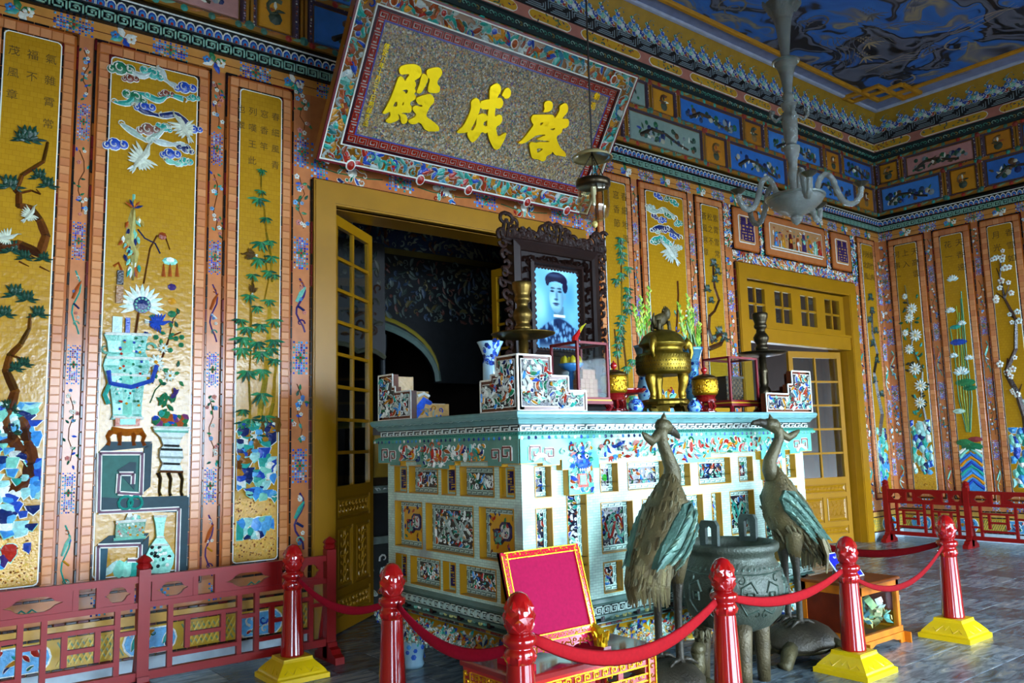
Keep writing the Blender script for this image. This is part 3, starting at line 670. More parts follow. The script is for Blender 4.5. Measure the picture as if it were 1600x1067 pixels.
# panel 3, bamboo
p3, r3 = panel(wall_back, F_back, 2.114, 2.647, tiles=True, seed=13)
inscription(F_back, p3, ('春細風青', '窓香竿', '列嘆王此', '也翠'), 2.50, 4.18, .095, .135, .070)
def bam3(mb):
    for pts, w in ((((400,690),(404,640),(412,590),(416,540),(418,480)),.05),(((385,690),(388,640),(386,600),(389,540),(390,490)),.02),(((414,690),(418,655),(424,630),(426,590),(430,560)),.035),(((422,440),(420,400),(413,365),(410,330),(405,295),(405,265)),.022),(((410,470),(416,440),(410,400)),.012),(((388,520),(388,470),(392,430)),.012)):
        limb(mb, [pw(*q) for q in pts], w, w*.6, W0, ('b8962a','8a7a20','a88420'), .02)
    for i, (x, y) in enumerate(((396,690),(410,688),(428,664),(384,688),(420,672),(406,665))): mb.disc(*pw(x,y), .045, W0, .03, ('8a5a1a','a8741c','6a4a14')[i % 3], 8, .07)
sub(F_back, p3, 'bamboo_stems', bam3)
rr3 = R(31)
each(F_back, p3, 'bamboo_leaf_spray', ((405,268,.05),(404,300,.05),(400,312,.08),(412,342,.06),(404,380,.08),(418,378,.06),(400,405,.08),(420,402,.07),(424,430,.06),(416,425,.07),(391,430,.06),(386,462,.07),(398,480,.06),(416,470,.06),(372,500,.06),(382,512,.08),(404,508,.08),(424,500,.07),(376,528,.09),(398,535,.08),(424,532,.08),(374,545,.08),(404,550,.09),(420,545,.07),(382,580,.09),(406,578,.08),(424,562,.07),(404,615,.09),(376,640,.06),(388,655,.08),(410,650,.08),(398,680,.07),(375,660,.06)), lambda mb, q: bamboo_leaves(mb, *pw(q[0],q[1]), q[2]*1.15, W0+.014, rr3))
each(F_back, p3, 'brown_bird', ((385,398,.10,3.0),(392,452,.08,1.4)), lambda mb, q: bird(mb, *pw(q[0],q[1]), q[2], q[3], W0+.016, '5a4226'))
rock_parts(F_back, p3, 2.22, 2.53, 1.10, 1.72, 72, W0, 7); rock_parts(F_back, p3, 2.22, 2.34, 1.3, 1.52, 8, W0+.012, 17, ['8a5a1a','a8741c','6a3a10'])
sub(F_back, p3, 'brown_grit', lambda mb: (grit(mb, 2.215, 2.535, .69, 1.14, 200, W0, R(61)), rocks(mb, 2.23, 2.52, .84, 1.0, 16, W0+.004, R(18))))

# panels between the doors
p4, r4 = panel(wall_back, F_back, 6.13, 6.669, seed=14)
inscription(F_back, p4, ('春細地風', '窓香節'), 6.545, 4.2, .13, .16, .10)
def bam4(mb):
    rr = R(41)
    limb(mb, [(6.46,1.7),(6.47,2.2),(6.42,2.7),(6.44,3.2),(6.46,3.7)], .03, .015, W0, ('8a7a20','6a4a1a'), .02); limb(mb, [(6.33,1.6),(6.35,2.2),(6.3,2.7)], .025, .015, W0, ('8a7a20','6a4a1a'), .02)
    for i in range(26):
        v = 1.75+i*.079; bamboo_leaves(mb, 6.44+rr.uniform(-.12,.12), v, .10, W0+.012, rr)
sub(F_back, p4, 'bamboo_leaves', bam4)
p5, r5 = panel(wall_back, F_back, 6.81, 7.651, seed=15)
def clouds5(mb):
    rr = R(51)
    for i, (x, y, r) in enumerate(((1025,308,.06),(1038,312,.05),(1050,318,.06),(1012,326,.06),(1020,340,.05),(1030,345,.06),(1040,338,.05),(1055,350,.06),(1022,362,.05),(1035,360,.06),(1048,370,.05),(1020,378,.06),(1040,380,.05),(1056,388,.05))):
        q = pw(x, y); cloud(mb, q[0], q[1], r, W0, (BLUE, GREEN, TEAL, '9fb8a8', PURP)[i % 5], 1 if i % 2 else -1)
    for pts, c in ((((1005,325),(1020,332),(1035,330),(1050,342)),'9fb8a8'),(((1012,362),(1030,356),(1045,362),(1058,372)),NAVY),(((1012,380),(1028,372),(1044,384)),TEAL)): cloudtail(mb, [pw(*q) for q in pts], .05, W0+.002, c)
sub(F_back, p5, 'cloud_scrolls', clouds5)
sub(F_back, p5, 'flying_crane', lambda mb: bird(mb, *pw(1042,392), .3, 2.3, W0+.012, 'b8c4b4'))
def still5(mb):
    rr = R(52); mb.stroke([pw(1054,440), pw(1055,462), pw(1052,520)], .02, W0, .02, BROWN)
    shards(mb, 7.3, 7.52, 1.9, 3.0, 50, [BROWN, TEAL, BLUE, RUST, GREEN, WHITE], .09, W0, rr, None)
    shards(mb, 7.0, 7.45, .75, 2.1, 90, PAL_MIX, .10, W0, rr)
sub(F_back, p5, 'treasure_vases', still5)
p6, r6 = panel(wall_back, F_back, 7.804, 8.333, seed=16)
inscription(F_back, p6, ('紫霄雪常', '松之不', '蒼風寒章'), 8.16, 4.2, .11, .15, .10)
def pine6(mb):
    limb(mb, [pw(*q) for q in ((1105,545),(1122,538),(1128,525),(1120,522),(1108,535),(1103,515),(1104,495),(1112,487),(1119,470),(1112,450),(1110,430),(1109,410))], .06, .02, W0, ('4a2a12','3a2410','5a3416'), .03)
    for x, y, r in ((1110,412,.09),(1116,425,.08),(1112,437,.08),(1100,452,.08),(1106,470,.07),(1119,518,.10),(1127,528,.10),(1110,530,.08)): needles(mb, *pw(x,y), r, W0+.014, '28352c')
    bird(mb, 8.02, 2.0, .26, .6, W0, '9fb8b0'); limb(mb, [(8.05,.8),(8.0,1.3),(8.1,1.8)], .1, .04, W0, ('4a2a12','3a2410'), .03)
    rocks(mb, 7.9, 8.22, .7, 1.4, 30, W0, R(8))
sub(F_back, p6, 'pine_branch', pine6)
p7, r7 = panel(wall_back, F_back, 11.554, 12.06, g=.085, seed=17)
inscription(F_back, p7, ('春竹梅', '秋南山', '月北風'), 11.92, 4.2, .1, .17, .11)
def pine7(mb):
    limb(mb, [(11.75,1.5),(11.86,1.8),(11.78,2.1),(11.72,2.4),(11.86,2.7),(11.76,3.0),(11.8,3.4)], .09, .03, W0, ('3a2a16','2a2010'), .03)
    for x, y, r in ((11.78,3.55,.10),(11.8,3.35,.09),(11.7,3.2,.09),(11.86,3.05,.09),(11.74,2.85,.1),(11.82,2.6,.09),(11.72,2.3,.09),(11.88,2.1,.09)): needles(mb, x, y, r, W0+.012, '2c3a38')
    rocks(mb, 11.66, 11.95, .75, 1.6, 40, W0, R(71), [BLUE, SKY, JADE, NAVY, TEAL])
sub(F_back, p7, 'pine_branch', pine7)

# over-door plaques
def small_panel(u0, u1, v0, v1, kind, seed):
    mb = MB(F_back); mb.prism(notched(u0,u1,v0,v1,.03), 0, .03, 'a4561e'); mb.prism(notched(u0+.015,u1-.015,v0+.015,v1-.015,.03), .03, .036, PEACH2)
    p = mb.build('wall_panel', M_TILE, wall_back); rnd = R(seed)
    mb = MB(F_back); edge_tiles(mb, u0-EDGE, u1+EDGE, v0-EDGE, v1+EDGE, EDGE, 0, .03, rnd); mb.prism(notched(u0+.1,u1-.1,v0+.09,v1-.09,.02), .03, .042, WHITE); mb.build('white_fillet', M_TILE, p)
    a, b, c, d = u0+.112, u1-.112, v0+.102, v1-.102
    mb = MB(F_back); mb.box(a, b, c, d, .03, .046, 'b88a5a'); mb.build('field', M_TILE, p)
    mb = MB(F_back)
    if kind == 'wan': wanchar(mb, a+.02, b-.02, c+.02, d-.02, .046)
    else:
        rr = R(seed+1)
        for i, (t, col) in enumerate(((.09,SKY),(.22,OCHRE),(.36,MAROON),(.5,RUST),(.62,PURP),(.74,OCHRE),(.85,JADE),(.94,RED))):
            x = a+(b-a)*t; hgt = (d-c)*rr.uniform(.6,.85); mb.prism([(x-.045,c+.04),(x+.045,c+.04),(x+.03,c+hgt*.7),(x+.02,c+hgt),(x-.02,c+hgt),(x-.03,c+hgt*.7)], .046, .06, col); mb.disc(x, c+hgt*.6, .035, .06, .012, rr.choice(PAL_MIX), 6)
        shards(mb, a+.02, b-.02, c+.02, d-.04, 70, PAL_WARM, .05, .05, rr, None)
        y = c+.02
        for k in range(6): x0 = a+(b-a)*k/6; mb.bar((x0,y+.0),(x0+(b-a)/6,y), .014, .06, .006, WHITE); mb.bar((x0,y),(x0,y+.09*(k % 2)+.01), .014, .06, .006, WHITE)
    mb.build('seal_character' if kind == 'wan' else 'treasures', M_GLAZE, p)
small_panel(8.528, 9.066, 3.885, 4.43, 'wan', 1); small_panel(9.2, 10.66, 3.885, 4.43, 'trs', 2); small_panel(10.82, 11.345, 3.885, 4.43, 'wan', 3)

# panels on the right wall: chrysanthemum, lotus, plum, one more
def wr(y): return YW-y
q1, s1 = panel(wall_right, F_right, .155, .69, g=.1, seed=21); q2, s2 = panel(wall_right, F_right, .83, 1.345, g=.1, seed=22); q3, s3 = panel(wall_right, F_right, 1.478, 2.0, g=.1, seed=23); q4, s4 = panel(wall_right, F_right, 2.14, 2.66, g=.1, seed=24)
inscription(F_right, q1, ('天高雲', '上入', '何事一'), .56, 4.2, .14, .17, .11); inscription(F_right, q2, ('天香遠', '花一'), 1.2, 4.2, .16, .18, .11); inscription(F_right, q3, ('香雪如', '月光'), 1.86, 4.2, .17, .18, .11)
def mum(mb):
    rr = R(81); cu = (s1[0]+s1[1])/2
    limb(mb, [(cu+.1,1.6),(cu+.05,2.0),(cu+.1,2.4),(cu-.02,2.8),(cu,3.2),(cu-.03,3.5),(cu-.05,3.72)], .035, .012, W0, ('3a3a20','4a4a2a'), .02)
    for v, du, r in ((3.35,.03,.09),(3.22,-.02,.08),(2.95,.05,.10),(2.75,-.06,.08),(2.45,.0,.10),(2.2,.06,.10),(1.95,.03,.09),(3.55,-.06,.05),(3.0,-.1,.06)):
        for k in range(12): mb.leaf(cu+du, v, k*.524, r, r*.36, W0+.014+.002*(k % 2), .012, WHITE if k % 2 else 'b8d0c8')
        mb.disc(cu+du, v, r*.25, W0+.024, .01, 'cfc080', 6)
    for i in range(46): mb.leaf(cu+rr.uniform(-.13,.13), rr.uniform(1.7,3.6), rr.uniform(0,6.3), .08, .04, W0+.006, .01, rr.choice((GREEN, '174f3a', TEAL, '28352c')))
    rocks(mb, s1[0]+.02, s1[1]-.02, .9, 1.7, 44, W0, R(83)); grit(mb, s1[0]+.012, s1[1]-.012, .69, .95, 60, W0, R(84))
sub(F_right, q1, 'chrysanthemum', mum)
def lotus(mb):
    rr = R(85); cu = (s2[0]+s2[1])/2
    for k in range(6): x = cu-.09+k*.036; mb.stroke([(x*.3+cu*.7,1.5),(x,2.0),(x+.02*sin(k),2.6),(x+rr.uniform(-.05,.05),3.0+.1*k)], .014, W0, .012, rr.choice(('5a8a3a','8a9a2a',LEAF)))
    for du, v, r in ((-.02,3.7,.09),(-.09,3.25,.08),(.05,3.05,.07),(-.02,2.35,.12),(.1,2.55,.07),(-.1,2.6,.07)):
        for k in range(7): mb.leaf(cu+du, v-.03, pi/2+(k-3)*.42, r, r*.5, W0+.012, .014, WHITE if k % 2 else 'b8dcdc')
    for du, v, r, c in ((-.02,2.78,.12,BLUE),(.02,2.2,.14,LEAF),(.07,2.12,.10,GREEN),(-.1,1.8,.09,'b8dcc8'),(.03,1.3,.15,GREEN),(-.06,1.36,.12,LEAF),(.08,1.4,.10,'8a3a3a'),(-.04,3.0,.08,TEAL)): mb.disc(cu+du, v, r, W0+.006, .02, c, 9, r*.4)
    a, b = s2[0]+.012, s2[1]-.012
    mb.box(a, b, .69, 1.2, W0-.002, W0+.004, SKY)
    for k in range(9):
        y = .72+k*.062; col = (BLUE, OCHRE, SKY, TEAL, BLUE, OCHRE, '2a6ab8', JADE, WHITE)[k % 9]; o = .1 if k % 2 else 0
        mb.stroke([(a,y+.0),((a*3+b)/4,y+.05+o*.3),((a+b)/2,y+.12),((a+b*3)/4,y+.05+o*.3),(b,y)], .045, W0+.004, .010, col)
sub(F_right, q2, 'lotus', lotus)
def plum(mb, s, seed):
    rr = R(seed); cu = (s[0]+s[1])/2; pts = [(cu+.1,1.3),(cu+.08,1.7),(cu+.02,2.0),(cu-.1,2.3),(cu+.05,2.6),(cu+.09,3.0),(cu-.02,3.3),(cu-.05,3.6),(cu-.02,3.85)]
    limb(mb, pts, .09, .014, W0, ('2a1c16','3a241a'), .03)
    for i in range(9): q = rr.choice(pts[1:]); limb(mb, [q, (q[0]+rr.uniform(-.1,.1), q[1]+rr.uniform(.05,.2))], .02, .008, W0, ('3a241a',), .012, False)
    for i in range(30): q = rr.choice(pts[2:]); blossom(mb, q[0]+rr.uniform(-.11,.11), q[1]+rr.uniform(-.14,.14), rr.uniform(.03,.055), W0+.014, rr.choice((WHITE, 'cfe0d8', 'd8d8c8')), RUST, .012)
    rocks(mb, s[0]+.02, s[1]-.02, .75, 1.55, 34, W0, R(seed+1), [JADE, SKY, BLUE, '9fd8d0', TEAL, WHITE])
sub(F_right, q3, 'plum_branch', lambda mb: plum(mb, s3, 87)); sub(F_right, q4, 'plum_branch', lambda mb: plum(mb, s4, 97))

# ---- border strips between the panels
def strip(wall, F, u0, u1, v0, v1, seed, ped=.86, top=3.83):
    rnd = R(seed); mb = MB(F); mb.box(u0, u1, v0, v1, 0, .008, PEACH2 if rnd.random() < .5 else 'bc7648')
    s = mb.build('border_strip', M_TILE, wall)
    cu = (u0+u1)/2; W = min(u1-u0, .16)*.86; k = 0; v = top
    def one(nm, fn): mb = MB(F); fn(mb); mb.build(nm, M_GLAZE, s)
    while v > v0+.1:
        one('blue_rosette', lambda mb: patch(mb, cu, v, W, .27, .008, rnd)); m = v-ped/2
        if m-.2 > v0: one('flower_spray' if k % 2 == 0 else 'ribboned_charm', lambda mb: (sprig if k % 2 == 0 else ribbon_thing)(mb, cu, m, .44, W*1.0, .008, rnd))
        v -= ped; k += 1
    one('flower_spray', lambda mb: sprig(mb, cu, top+.36, .34, W, .008, rnd))
strip(wall_back, F_back, 1.06, 1.156, .58, 4.46, 101); strip(wall_back, F_back, 1.99, 2.097, .58, 4.46, 102); strip(wall_back, F_back, 2.664, 2.815, .58, 4.46, 103, .86, 3.95)
strip(wall_back, F_back, 5.95, 6.113, .58, 4.46, 104); strip(wall_back, F_back, 6.686, 6.793, .58, 4.46, 105); strip(wall_back, F_back, 7.668, 7.787, .58, 4.46, 106); strip(wall_back, F_back, 8.35, 8.51, .58, 3.86, 107, .86, 3.2)
strip(wall_back, F_back, 11.38, 11.537, .58, 4.46, 108); strip(wall_back, F_back, 12.077, 12.25, .58, 4.46, 109, .86, 3.6)
strip(wall_right, F_right, .0, .138, .58, 4.46, 110); strip(wall_right, F_right, .707, .813, .58, 4.46, 111); strip(wall_right, F_right, 1.362, 1.461, .58, 4.46, 112); strip(wall_right, F_right, 2.017, 2.123, .58, 4.46, 113); strip(wall_right, F_right, 2.677, 2.9, .58, 4.46, 114)
# mosaic fields round the second door head and over the first
def field(u0, u1, v0, v1, seed, n, name='mosaic_border'):
    rnd = R(seed); mb = MB(F_back); mb.box(u0, u1, v0, v1, 0, .008, PEACH2); s = mb.build(name, M_TILE, wall_back)
    mb = MB(F_back); shards(mb, u0, u1, v0, v1, n, PAL_BLUE+[RED, WHITE, OCHRE, GREEN], .07, .008, rnd); mb.build('ceramic_shards', M_GLAZE, s, kind='stuff')
field(8.51, 11.37, 3.74, 3.865, 201, 210); field(9.085, 9.18, 3.885, 4.45, 202, 36); field(10.68, 10.80, 3.885, 4.45, 203, 40); field(8.35, 8.51, 3.885, 4.45, 205, 50); field(11.37, 11.53, 3.75, 4.45, 206, 60)
mb = MB(F_back); mb.box(2.815, 5.95, 3.745, 4.46, 0, .008, PEACH2); s = mb.build('mosaic_border', M_TILE, wall_back)
mb = MB(F_back); rnd = R(207)
for i in range(6):
    c = 3.2+i*.48
    if i % 2 == 0: shards(mb, c-.13, c+.13, 3.76, 3.94, 16, PAL_MIX, .08, .008, rnd); mb.disc(c, 3.86, .05, .012, .02, WHITE, 8); mb.stroke([(c-.3,3.85),(c-.15,3.83),(c+.15,3.83),(c+.3,3.85)], .01, .01, .006, GREEN)
    else: patch(mb, c, 3.86, .3, .18, .008, rnd)
patch(mb, 2.9, 3.9, .16, .3, .008, rnd); patch(mb, 5.85, 3.9, .16, .3, .008, rnd)
mb.build('ceramic_shards', M_GLAZE, s)

# ---- dado under the panels
def dado(wall, F, spans, seed):
    for a, b in spans:
        rnd = R(seed); seed += 1; n = max(1, round((b-a)/.7))
        mb = MB(F); mb.box(a, b, 0, .115, 0, .05, 'c8dce4'); mb.box(a, b, .115, .335, 0, .04, 'c8a030'); mb.box(a, b, .335, .40, 0, .046, 'c89a48'); mb.box(a, b, .40, .58, 0, .012, PEACH)
        d = mb.build('dado', M_TILE, wall)
        mb = MB(F)
        for v in (.118, .322, .402):
            k = int((b-a)/.07)
            for i in range(k): mb.slab(a+(b-a)*i/k+.003, a+(b-a)*(i+1)/k-.003, v, v+.016, .03, .056, .003, rnd.choice((INK, MAROON, INK, '241016')))
        mb.build('edge_tiling', M_TILE, d, kind='stuff')
        for i in range(n):
            mb = MB(F); c = a+(b-a)*(i+.5)/n; W = (b-a)/n
            mb.prism([(c+.21*W*1.1*cos(t*pi/8)*(1 if abs(cos(t*pi/8)) < .7 else 1.0), .22+.098*max(-.9,min(.9,1.25*sin(t*pi/8)))) for t in range(16)], .04, .046, WHITE)
            mb.prism([(c+.195*W*1.1*cos(t*pi/8), .22+.088*max(-.9,min(.9,1.25*sin(t*pi/8)))) for t in range(16)], .046, .050, '58a8d8')
            shards(mb, c-.16*W, c+.16*W, .16, .29, 9, [BLUE, TEAL, GREEN, RED, NAVY, OCHRE], .075, .05, rnd)
            mb.build('dado_medallion', M_GLAZE, d); mb = MB(F)
            for x0 in (c-W/2, c+W*.27):
                for k in range(5):
                    x = x0+k*W*.045
                    mb.bar((x, .15), (x+.08, .30), .012, .04, .008, 'e0c050'); mb.bar((x+.08, .15), (x, .30), .010, .04, .006, rnd.choice(('6a8a5a','8a9a6a')))
            if i % 2: knot(mb, c, .49, .2, .014)
            else: patch(mb, c, .49, .26, .14, .012, rnd)
            patch(mb, c-W/2+.06, .49, .10, .13, .012, rnd); mb.build('dado_ornament', M_GLAZE, d, kind='stuff')
dado(wall_back, F_back, [(-.3, 2.81), (5.95, 8.51), (11.38, 12.25)], 301); dado(wall_right, F_right, [(0, 3.2)], 310)

# ---- cornice, frieze of painted coffers, upper bands
SG = []
def cornice(wall, F, a, b, seed, cells_lo, cells_up):
    rnd = R(seed)
    mb = MB(F); mb.box(a, b, 4.46, 4.60, 0, .008, 'c88a40'); mb.box(a, b, 4.525, 4.53, 0, .011, '5a1c10'); s = mb.build('frieze_band', M_TILE, wall)
    u = a+.1; k = 0
    while u < b-.1:
        mb = MB(F)
        if k % 2 == 0: patch(mb, u, 4.53, .26, .13, .008, rnd)
        else:
            for q in range(4): mb.leaf(u, 4.53, q*1.57+.4, .1, .05, .01, .008, rnd.choice((TEAL, LEAF, WHITE, BLUE)))
            blossom(mb, u+.05, 4.53, .04, .012); blossom(mb, u-.06, 4.535, .035, .012, SKY, RED)
        mb.build('flower_spray' if k % 2 else 'blue_rosette', M_GLAZE, s); u += .33; k += 1
    mb = MB(F); mb.run([(4.595,0),(4.60,.05),(4.685,.055),(4.69,.065),(4.765,.085),(4.772,.10),(4.785,.10),(4.79,.09),(4.86,.02),(4.86,0)], a, b, '101c20'); c = mb.build('cornice', M_TILE, wall)
    mb = MB(F); meander(mb, a, b, 4.607, 4.677, .105, .053, .010, '8fc4ae'); mb.build('meander', M_TILE, c)
    mb = MB(F); lappets(mb, a, b, 4.693, 4.765, .07, .082); mb.run([(4.768,.1),(4.776,.104),(4.782,.1)], a, b, WHITE); mb.build('lotus_lappets', M_GLAZE, c)
    # frieze
    mb = MB(F); mb.box(a, b, 4.86, 5.72, 0, .01, '966614')
    for v in (4.86, 5.30, 5.68): mb.box(a, b, v, v+.045, .01, .05, '9c6c14')
    fr = mb.build('frieze', M_MATTE, wall)
    mb = MB(F)
    for v in (4.882, 5.322, 5.70):
        u = a+.06
        while u < b:
            mb.disc(u, v, .03, .05, .015, rnd.choice(('3a7a6a', RED, '3a7a6a', TEAL)), 7); mb.leaf(u+.03, v, .2, .12, .03, .05, .006, rnd.choice(('6a9a7a', 'a8641a'))); u += .21
    mb.build('rosettes', M_MATTE, fr, kind='stuff')
    ci = seed % 3
    for row, cells in ((0, cells_lo), (1, cells_up)):
        v0, v1 = ((4.93, 5.28), (5.37, 5.66))[row]
        for (x0, x1) in cells:
            if x1 < a or x0 > b: continue
            x0, x1 = max(x0, a+.02), min(x1, b-.02)
            wide = x1-x0 > .5; ci = (ci+1) if wide else ci; col = (('2f78d0','3f88dc','2f70c8','c08c86','3a80d4','2f78d0','8aa49a')[ci % 7] if wide else rnd.choice(('c8841a','d09018','b87a1c')))
            mb = MB(F); mb.sweep_rect([(-.06,.01),(-.05,.045),(-.015,.045),(.0,.02)], x0, x1, v0, v1, '4a3a4a'); cf = mb.build('coffer', M_MATTE, fr)
            mb = MB(F)
            for (p, q_, L_, hz) in (((x0,v0-.03),(1,0),x1-x0,1), ((x0,v1+.03),(1,0),x1-x0,1), ((x0-.03,v0-.04),(0,1),v1-v0+.08,0), ((x1+.03,v0-.04),(0,1),v1-v0+.08,0)):
                k = int(L_/.022)
                for i in range(k):
                    t = L_*(i+.5)/k; mb.disc(p[0]+q_[0]*t+rnd.uniform(-.006,.006), p[1]+q_[1]*t+rnd.uniform(-.008,.008), .009, .045, .005, rnd.choice(('8a7a98', WHITE, MAROON, NAVY, 'b8a8b8', RUST)), 4)
            mb.build('pebble_border', M_MATTE, cf, kind='stuff')
            mb = MB(F); mb.slab(x0+.012, x1-.012, v0+.01, v1-.01, .01, .032, .01, col); mb.build('painted_panel', M_MATTE, cf)
            mb = MB(F); W, Hh = x1-x0, v1-v0
            if wide:
                limb(mb, [(x0+W*.15,v0+Hh*.25),(x0+W*.3,v0+Hh*.55),(x0+W*.5,v0+Hh*.5),(x0+W*.66,v0+Hh*.3),(x0+W*.8,v0+Hh*.2)], .05, .03, .032, ('2a2418','3a2c18'), .02)
                for i in range(26):
                    t = rnd.random(); mb.disc(x0+W*(.1+.8*t), v0+Hh*(.2+.6*rnd.random()*(1-.3*t)), rnd.uniform(.02,.05), .034, .016, rnd.choice(('1c4636','28584a','22406a','8a9aa0',GREEN,NAVY,'b8b8a0','6a4a2a')), 7)
                for i in range(18): mb.leaf(x0+W*rnd.random()*.8+W*.1, v0+Hh*rnd.uniform(.1,.5), rnd.uniform(0,3.1), .09, .035, .034, .012, rnd.choice(('17392c','3a6a4a',WHITE,BLUE,'5a4a2a')))
            else:
                curl(mb, (x0+x1)/2, (v0+v1)/2, Hh*.28, 5, 1, .04, .034, .02, rnd.choice(('6a3a1a','4a5a4a','7a5a2a')), 9); mb.disc((x0+x1)/2, v0+Hh*.3, .06, .034, .025, rnd.choice(('3a4a3a','6a2a1a','8a6a3a')), 8)
                for i in range(4): mb.leaf((x0+x1)/2, v0+Hh*.5, i*1.6, .09, .03, .036, .01, rnd.choice(('2a3a2a',RUST,WHITE)))
            mb.build('relief', M_MATTE, cf)
        # rails between coffers
        mb = MB(F)
        for i in range(len(cells)-1):
            g0, g1 = cells[i][1], cells[i+1][0]; c_ = (g0+g1)/2
            if a < c_ < b:
                mb.box(c_-.03, c_-.008, v0-.06, v1+.05, .01, .05, '9c6c14'); mb.box(c_+.008, c_+.03, v0-.06, v1+.05, .01, .05, '9c6c14')
                mb.disc(c_, v0-.03, .04, .05, .02, '3a7a6a', 8); mb.disc(c_, v1+.03, .04, .05, .02, '8a2a1a', 8)
        if mb.v: mb.build('frieze_rail', M_MATTE, fr)
    # upper bands
    mb = MB(F); mb.run([(5.72,.02),(5.735,.06),(5.84,.075),(5.85,.10),(5.86,.10)], a, b, '12282a'); ub = mb.build('scroll_band', M_MATTE, wall)
    mb = MB(F); u = a
    while u < b-.05:
        curl(mb, u+.05, 5.79, .035, 5, 0, .016, .07, .006, rnd.choice(('3a8a78','6aa898','8fb8a8')), 7); curl(mb, u+.1, 5.785, .03, -5, 2, .014, .07, .006, rnd.choice(('3a8a78','8a7a3a')), 7); u += .11
    mb.build('scrolls', M_MATTE, ub, kind='stuff')
    mb = MB(F); mb.box(a, b, 5.86, 6.0, 0, .10, 'b87868'); md = mb.build('medallion_band', M_MATTE, wall)
    u = a+.08; k = 0
    while u < b-.2:
        W = .95 if k % 2 else .6; x1 = min(u+W, b-.02)
        mb = MB(F)
        for col, e, w in ((WHITE, 0, .104), ('d0a01c', .012, .108)):
            mb.prism([(u+.05*0+e+.06-.06*cos(t*pi/6-pi/2+pi/2), 5.93) for t in range(0)] or [(u+.06, 5.87+e), (x1-.06, 5.87+e), (x1-.015-e, 5.90), (x1-e, 5.93), (x1-.015-e, 5.96), (x1-.06, 5.99-e), (u+.06, 5.99-e), (u+.015+e, 5.96), (u+e, 5.93), (u+.015+e, 5.90)], .10, w, col)
        m_ = mb.build('medallion', M_MATTE, md); mb = MB(F)
        for i in range(int((x1-u)/.035)):
            x = u+.07+(x1-u-.14)*rnd.random(); mb.leaf(x, 5.93+rnd.uniform(-.03,.03), rnd.uniform(0,6.3), .05, .018, .108, .008, rnd.choice((GREEN,'3a6a5a',RUST,NAVY,'6a8a6a')))
        mb.build('relief', M_MATTE, m_); u = x1+.14; k += 1
    mb = MB(F); mb.box(a, b, 6.0, 6.15, 0, .12, '14161a'); mm = mb.build('meander_band', M_MATTE, wall)
    mb = MB(F); n = max(1, round((b-a)/.34)); un = (b-a)/n
    for i in range(n):
        x = a+i*un
        for k in range(3):
            y0, y1 = 6.015+.022*k, 6.135-.022*k; e = .03*k
            mb.bar((x+.02+e,y1),(x+un-.06-e,y1), .009, .12, .006, '8aa0a8'); mb.bar((x+.05+e,y0),(x+un-.02-e,y0), .009, .12, .006, '8aa0a8'); mb.bar((x+.02+e,y1),(x+.02+e,y0+.03), .009, .12, .006, '8aa0a8'); mb.bar((x+un-.02-e,y0),(x+un-.02-e,y1-.03), .009, .12, .006, '8aa0a8')
    mb.build('meander', M_MATTE, mm)
    mb = MB(F); mb.run([(6.15,.0),(6.15,.13),(6.28,.16),(6.43,.24),(6.45,.24)], a, b, 'a8841e'); cb = mb.build('cloud_band', M_MATTE, wall)
    mb = MB(F); u = a
    def wv(v): return .13+(.03*(v-6.15)/.13 if v < 6.28 else .03+.08*(v-6.28)/.15)+.002
    while u < b:
        for dx, dv, r, c in ((0,.03,.06,BLUE),(.06,.07,.058,SKY),(.12,.05,.06,JADE),(.18,.03,.055,'cfdce0'),(.09,.125,.048,'2a5ac8'),(.04,.0,.04,RED),(.16,.09,.045,SKY),(.13,.0,.05,BLUE),(.22,.0,.04,JADE),(.05,.15,.03,TEAL),(.2,.06,.035,BLUE)):
            v = 6.16+dv; w = wv(v)
            if u+dx < b: mb.disc(u+dx, v, r*.8, w, .012, 'b8ccd0', 8); mb.disc(u+dx, v, r*.68, w+.005, .016, c, 8); curl(mb, u+dx, v, r*.4, 5, rnd.random()*6, .012, w+.018, .004, WHITE, 6)
        mb.stroke([(u+.06,6.31),(u+.10,6.345),(u+.15,6.34),(u+.17,6.32)], .016, wv(6.32), .008, '3a6a7a'); mb.stroke([(u+.07,6.33),(u+.12,6.365),(u+.16,6.36)], .010, wv(6.35), .006, '6a98a8'); u += .25
    mb.build('cloud_scrolls', M_MATTE, cb, kind='stuff')
LO = [(-1.0,-.2),(-.05,.30),(.45,.85),(1.0,2.2),(2.34,2.64),(2.83,4.1),(4.2,4.6),(4.72,5.95),(6.07,6.56),(6.70,7.97),(8.07,8.46),(8.56,9.77),(9.89,10.27),(10.38,11.58),(11.70,12.15)]
UP = [(-.4,.2),(.35,1.5),(1.65,2.0),(2.1,3.3),(3.45,3.8),(3.95,5.1),(5.25,5.6),(5.75,7.0),(7.12,7.5),(7.62,8.81),(8.92,9.28),(9.43,10.70),(10.87,11.22),(11.35,12.15)]
cornice(wall_back, F_back, -.4, 12.25, 401, LO, UP)
cornice(wall_right, F_right, 0, 3.2, 402, [(.12,1.0),(1.15,1.5),(1.64,2.6),(2.75,3.1)], [(.12,.40),(.54,1.5),(1.66,2.0),(2.14,3.0)])

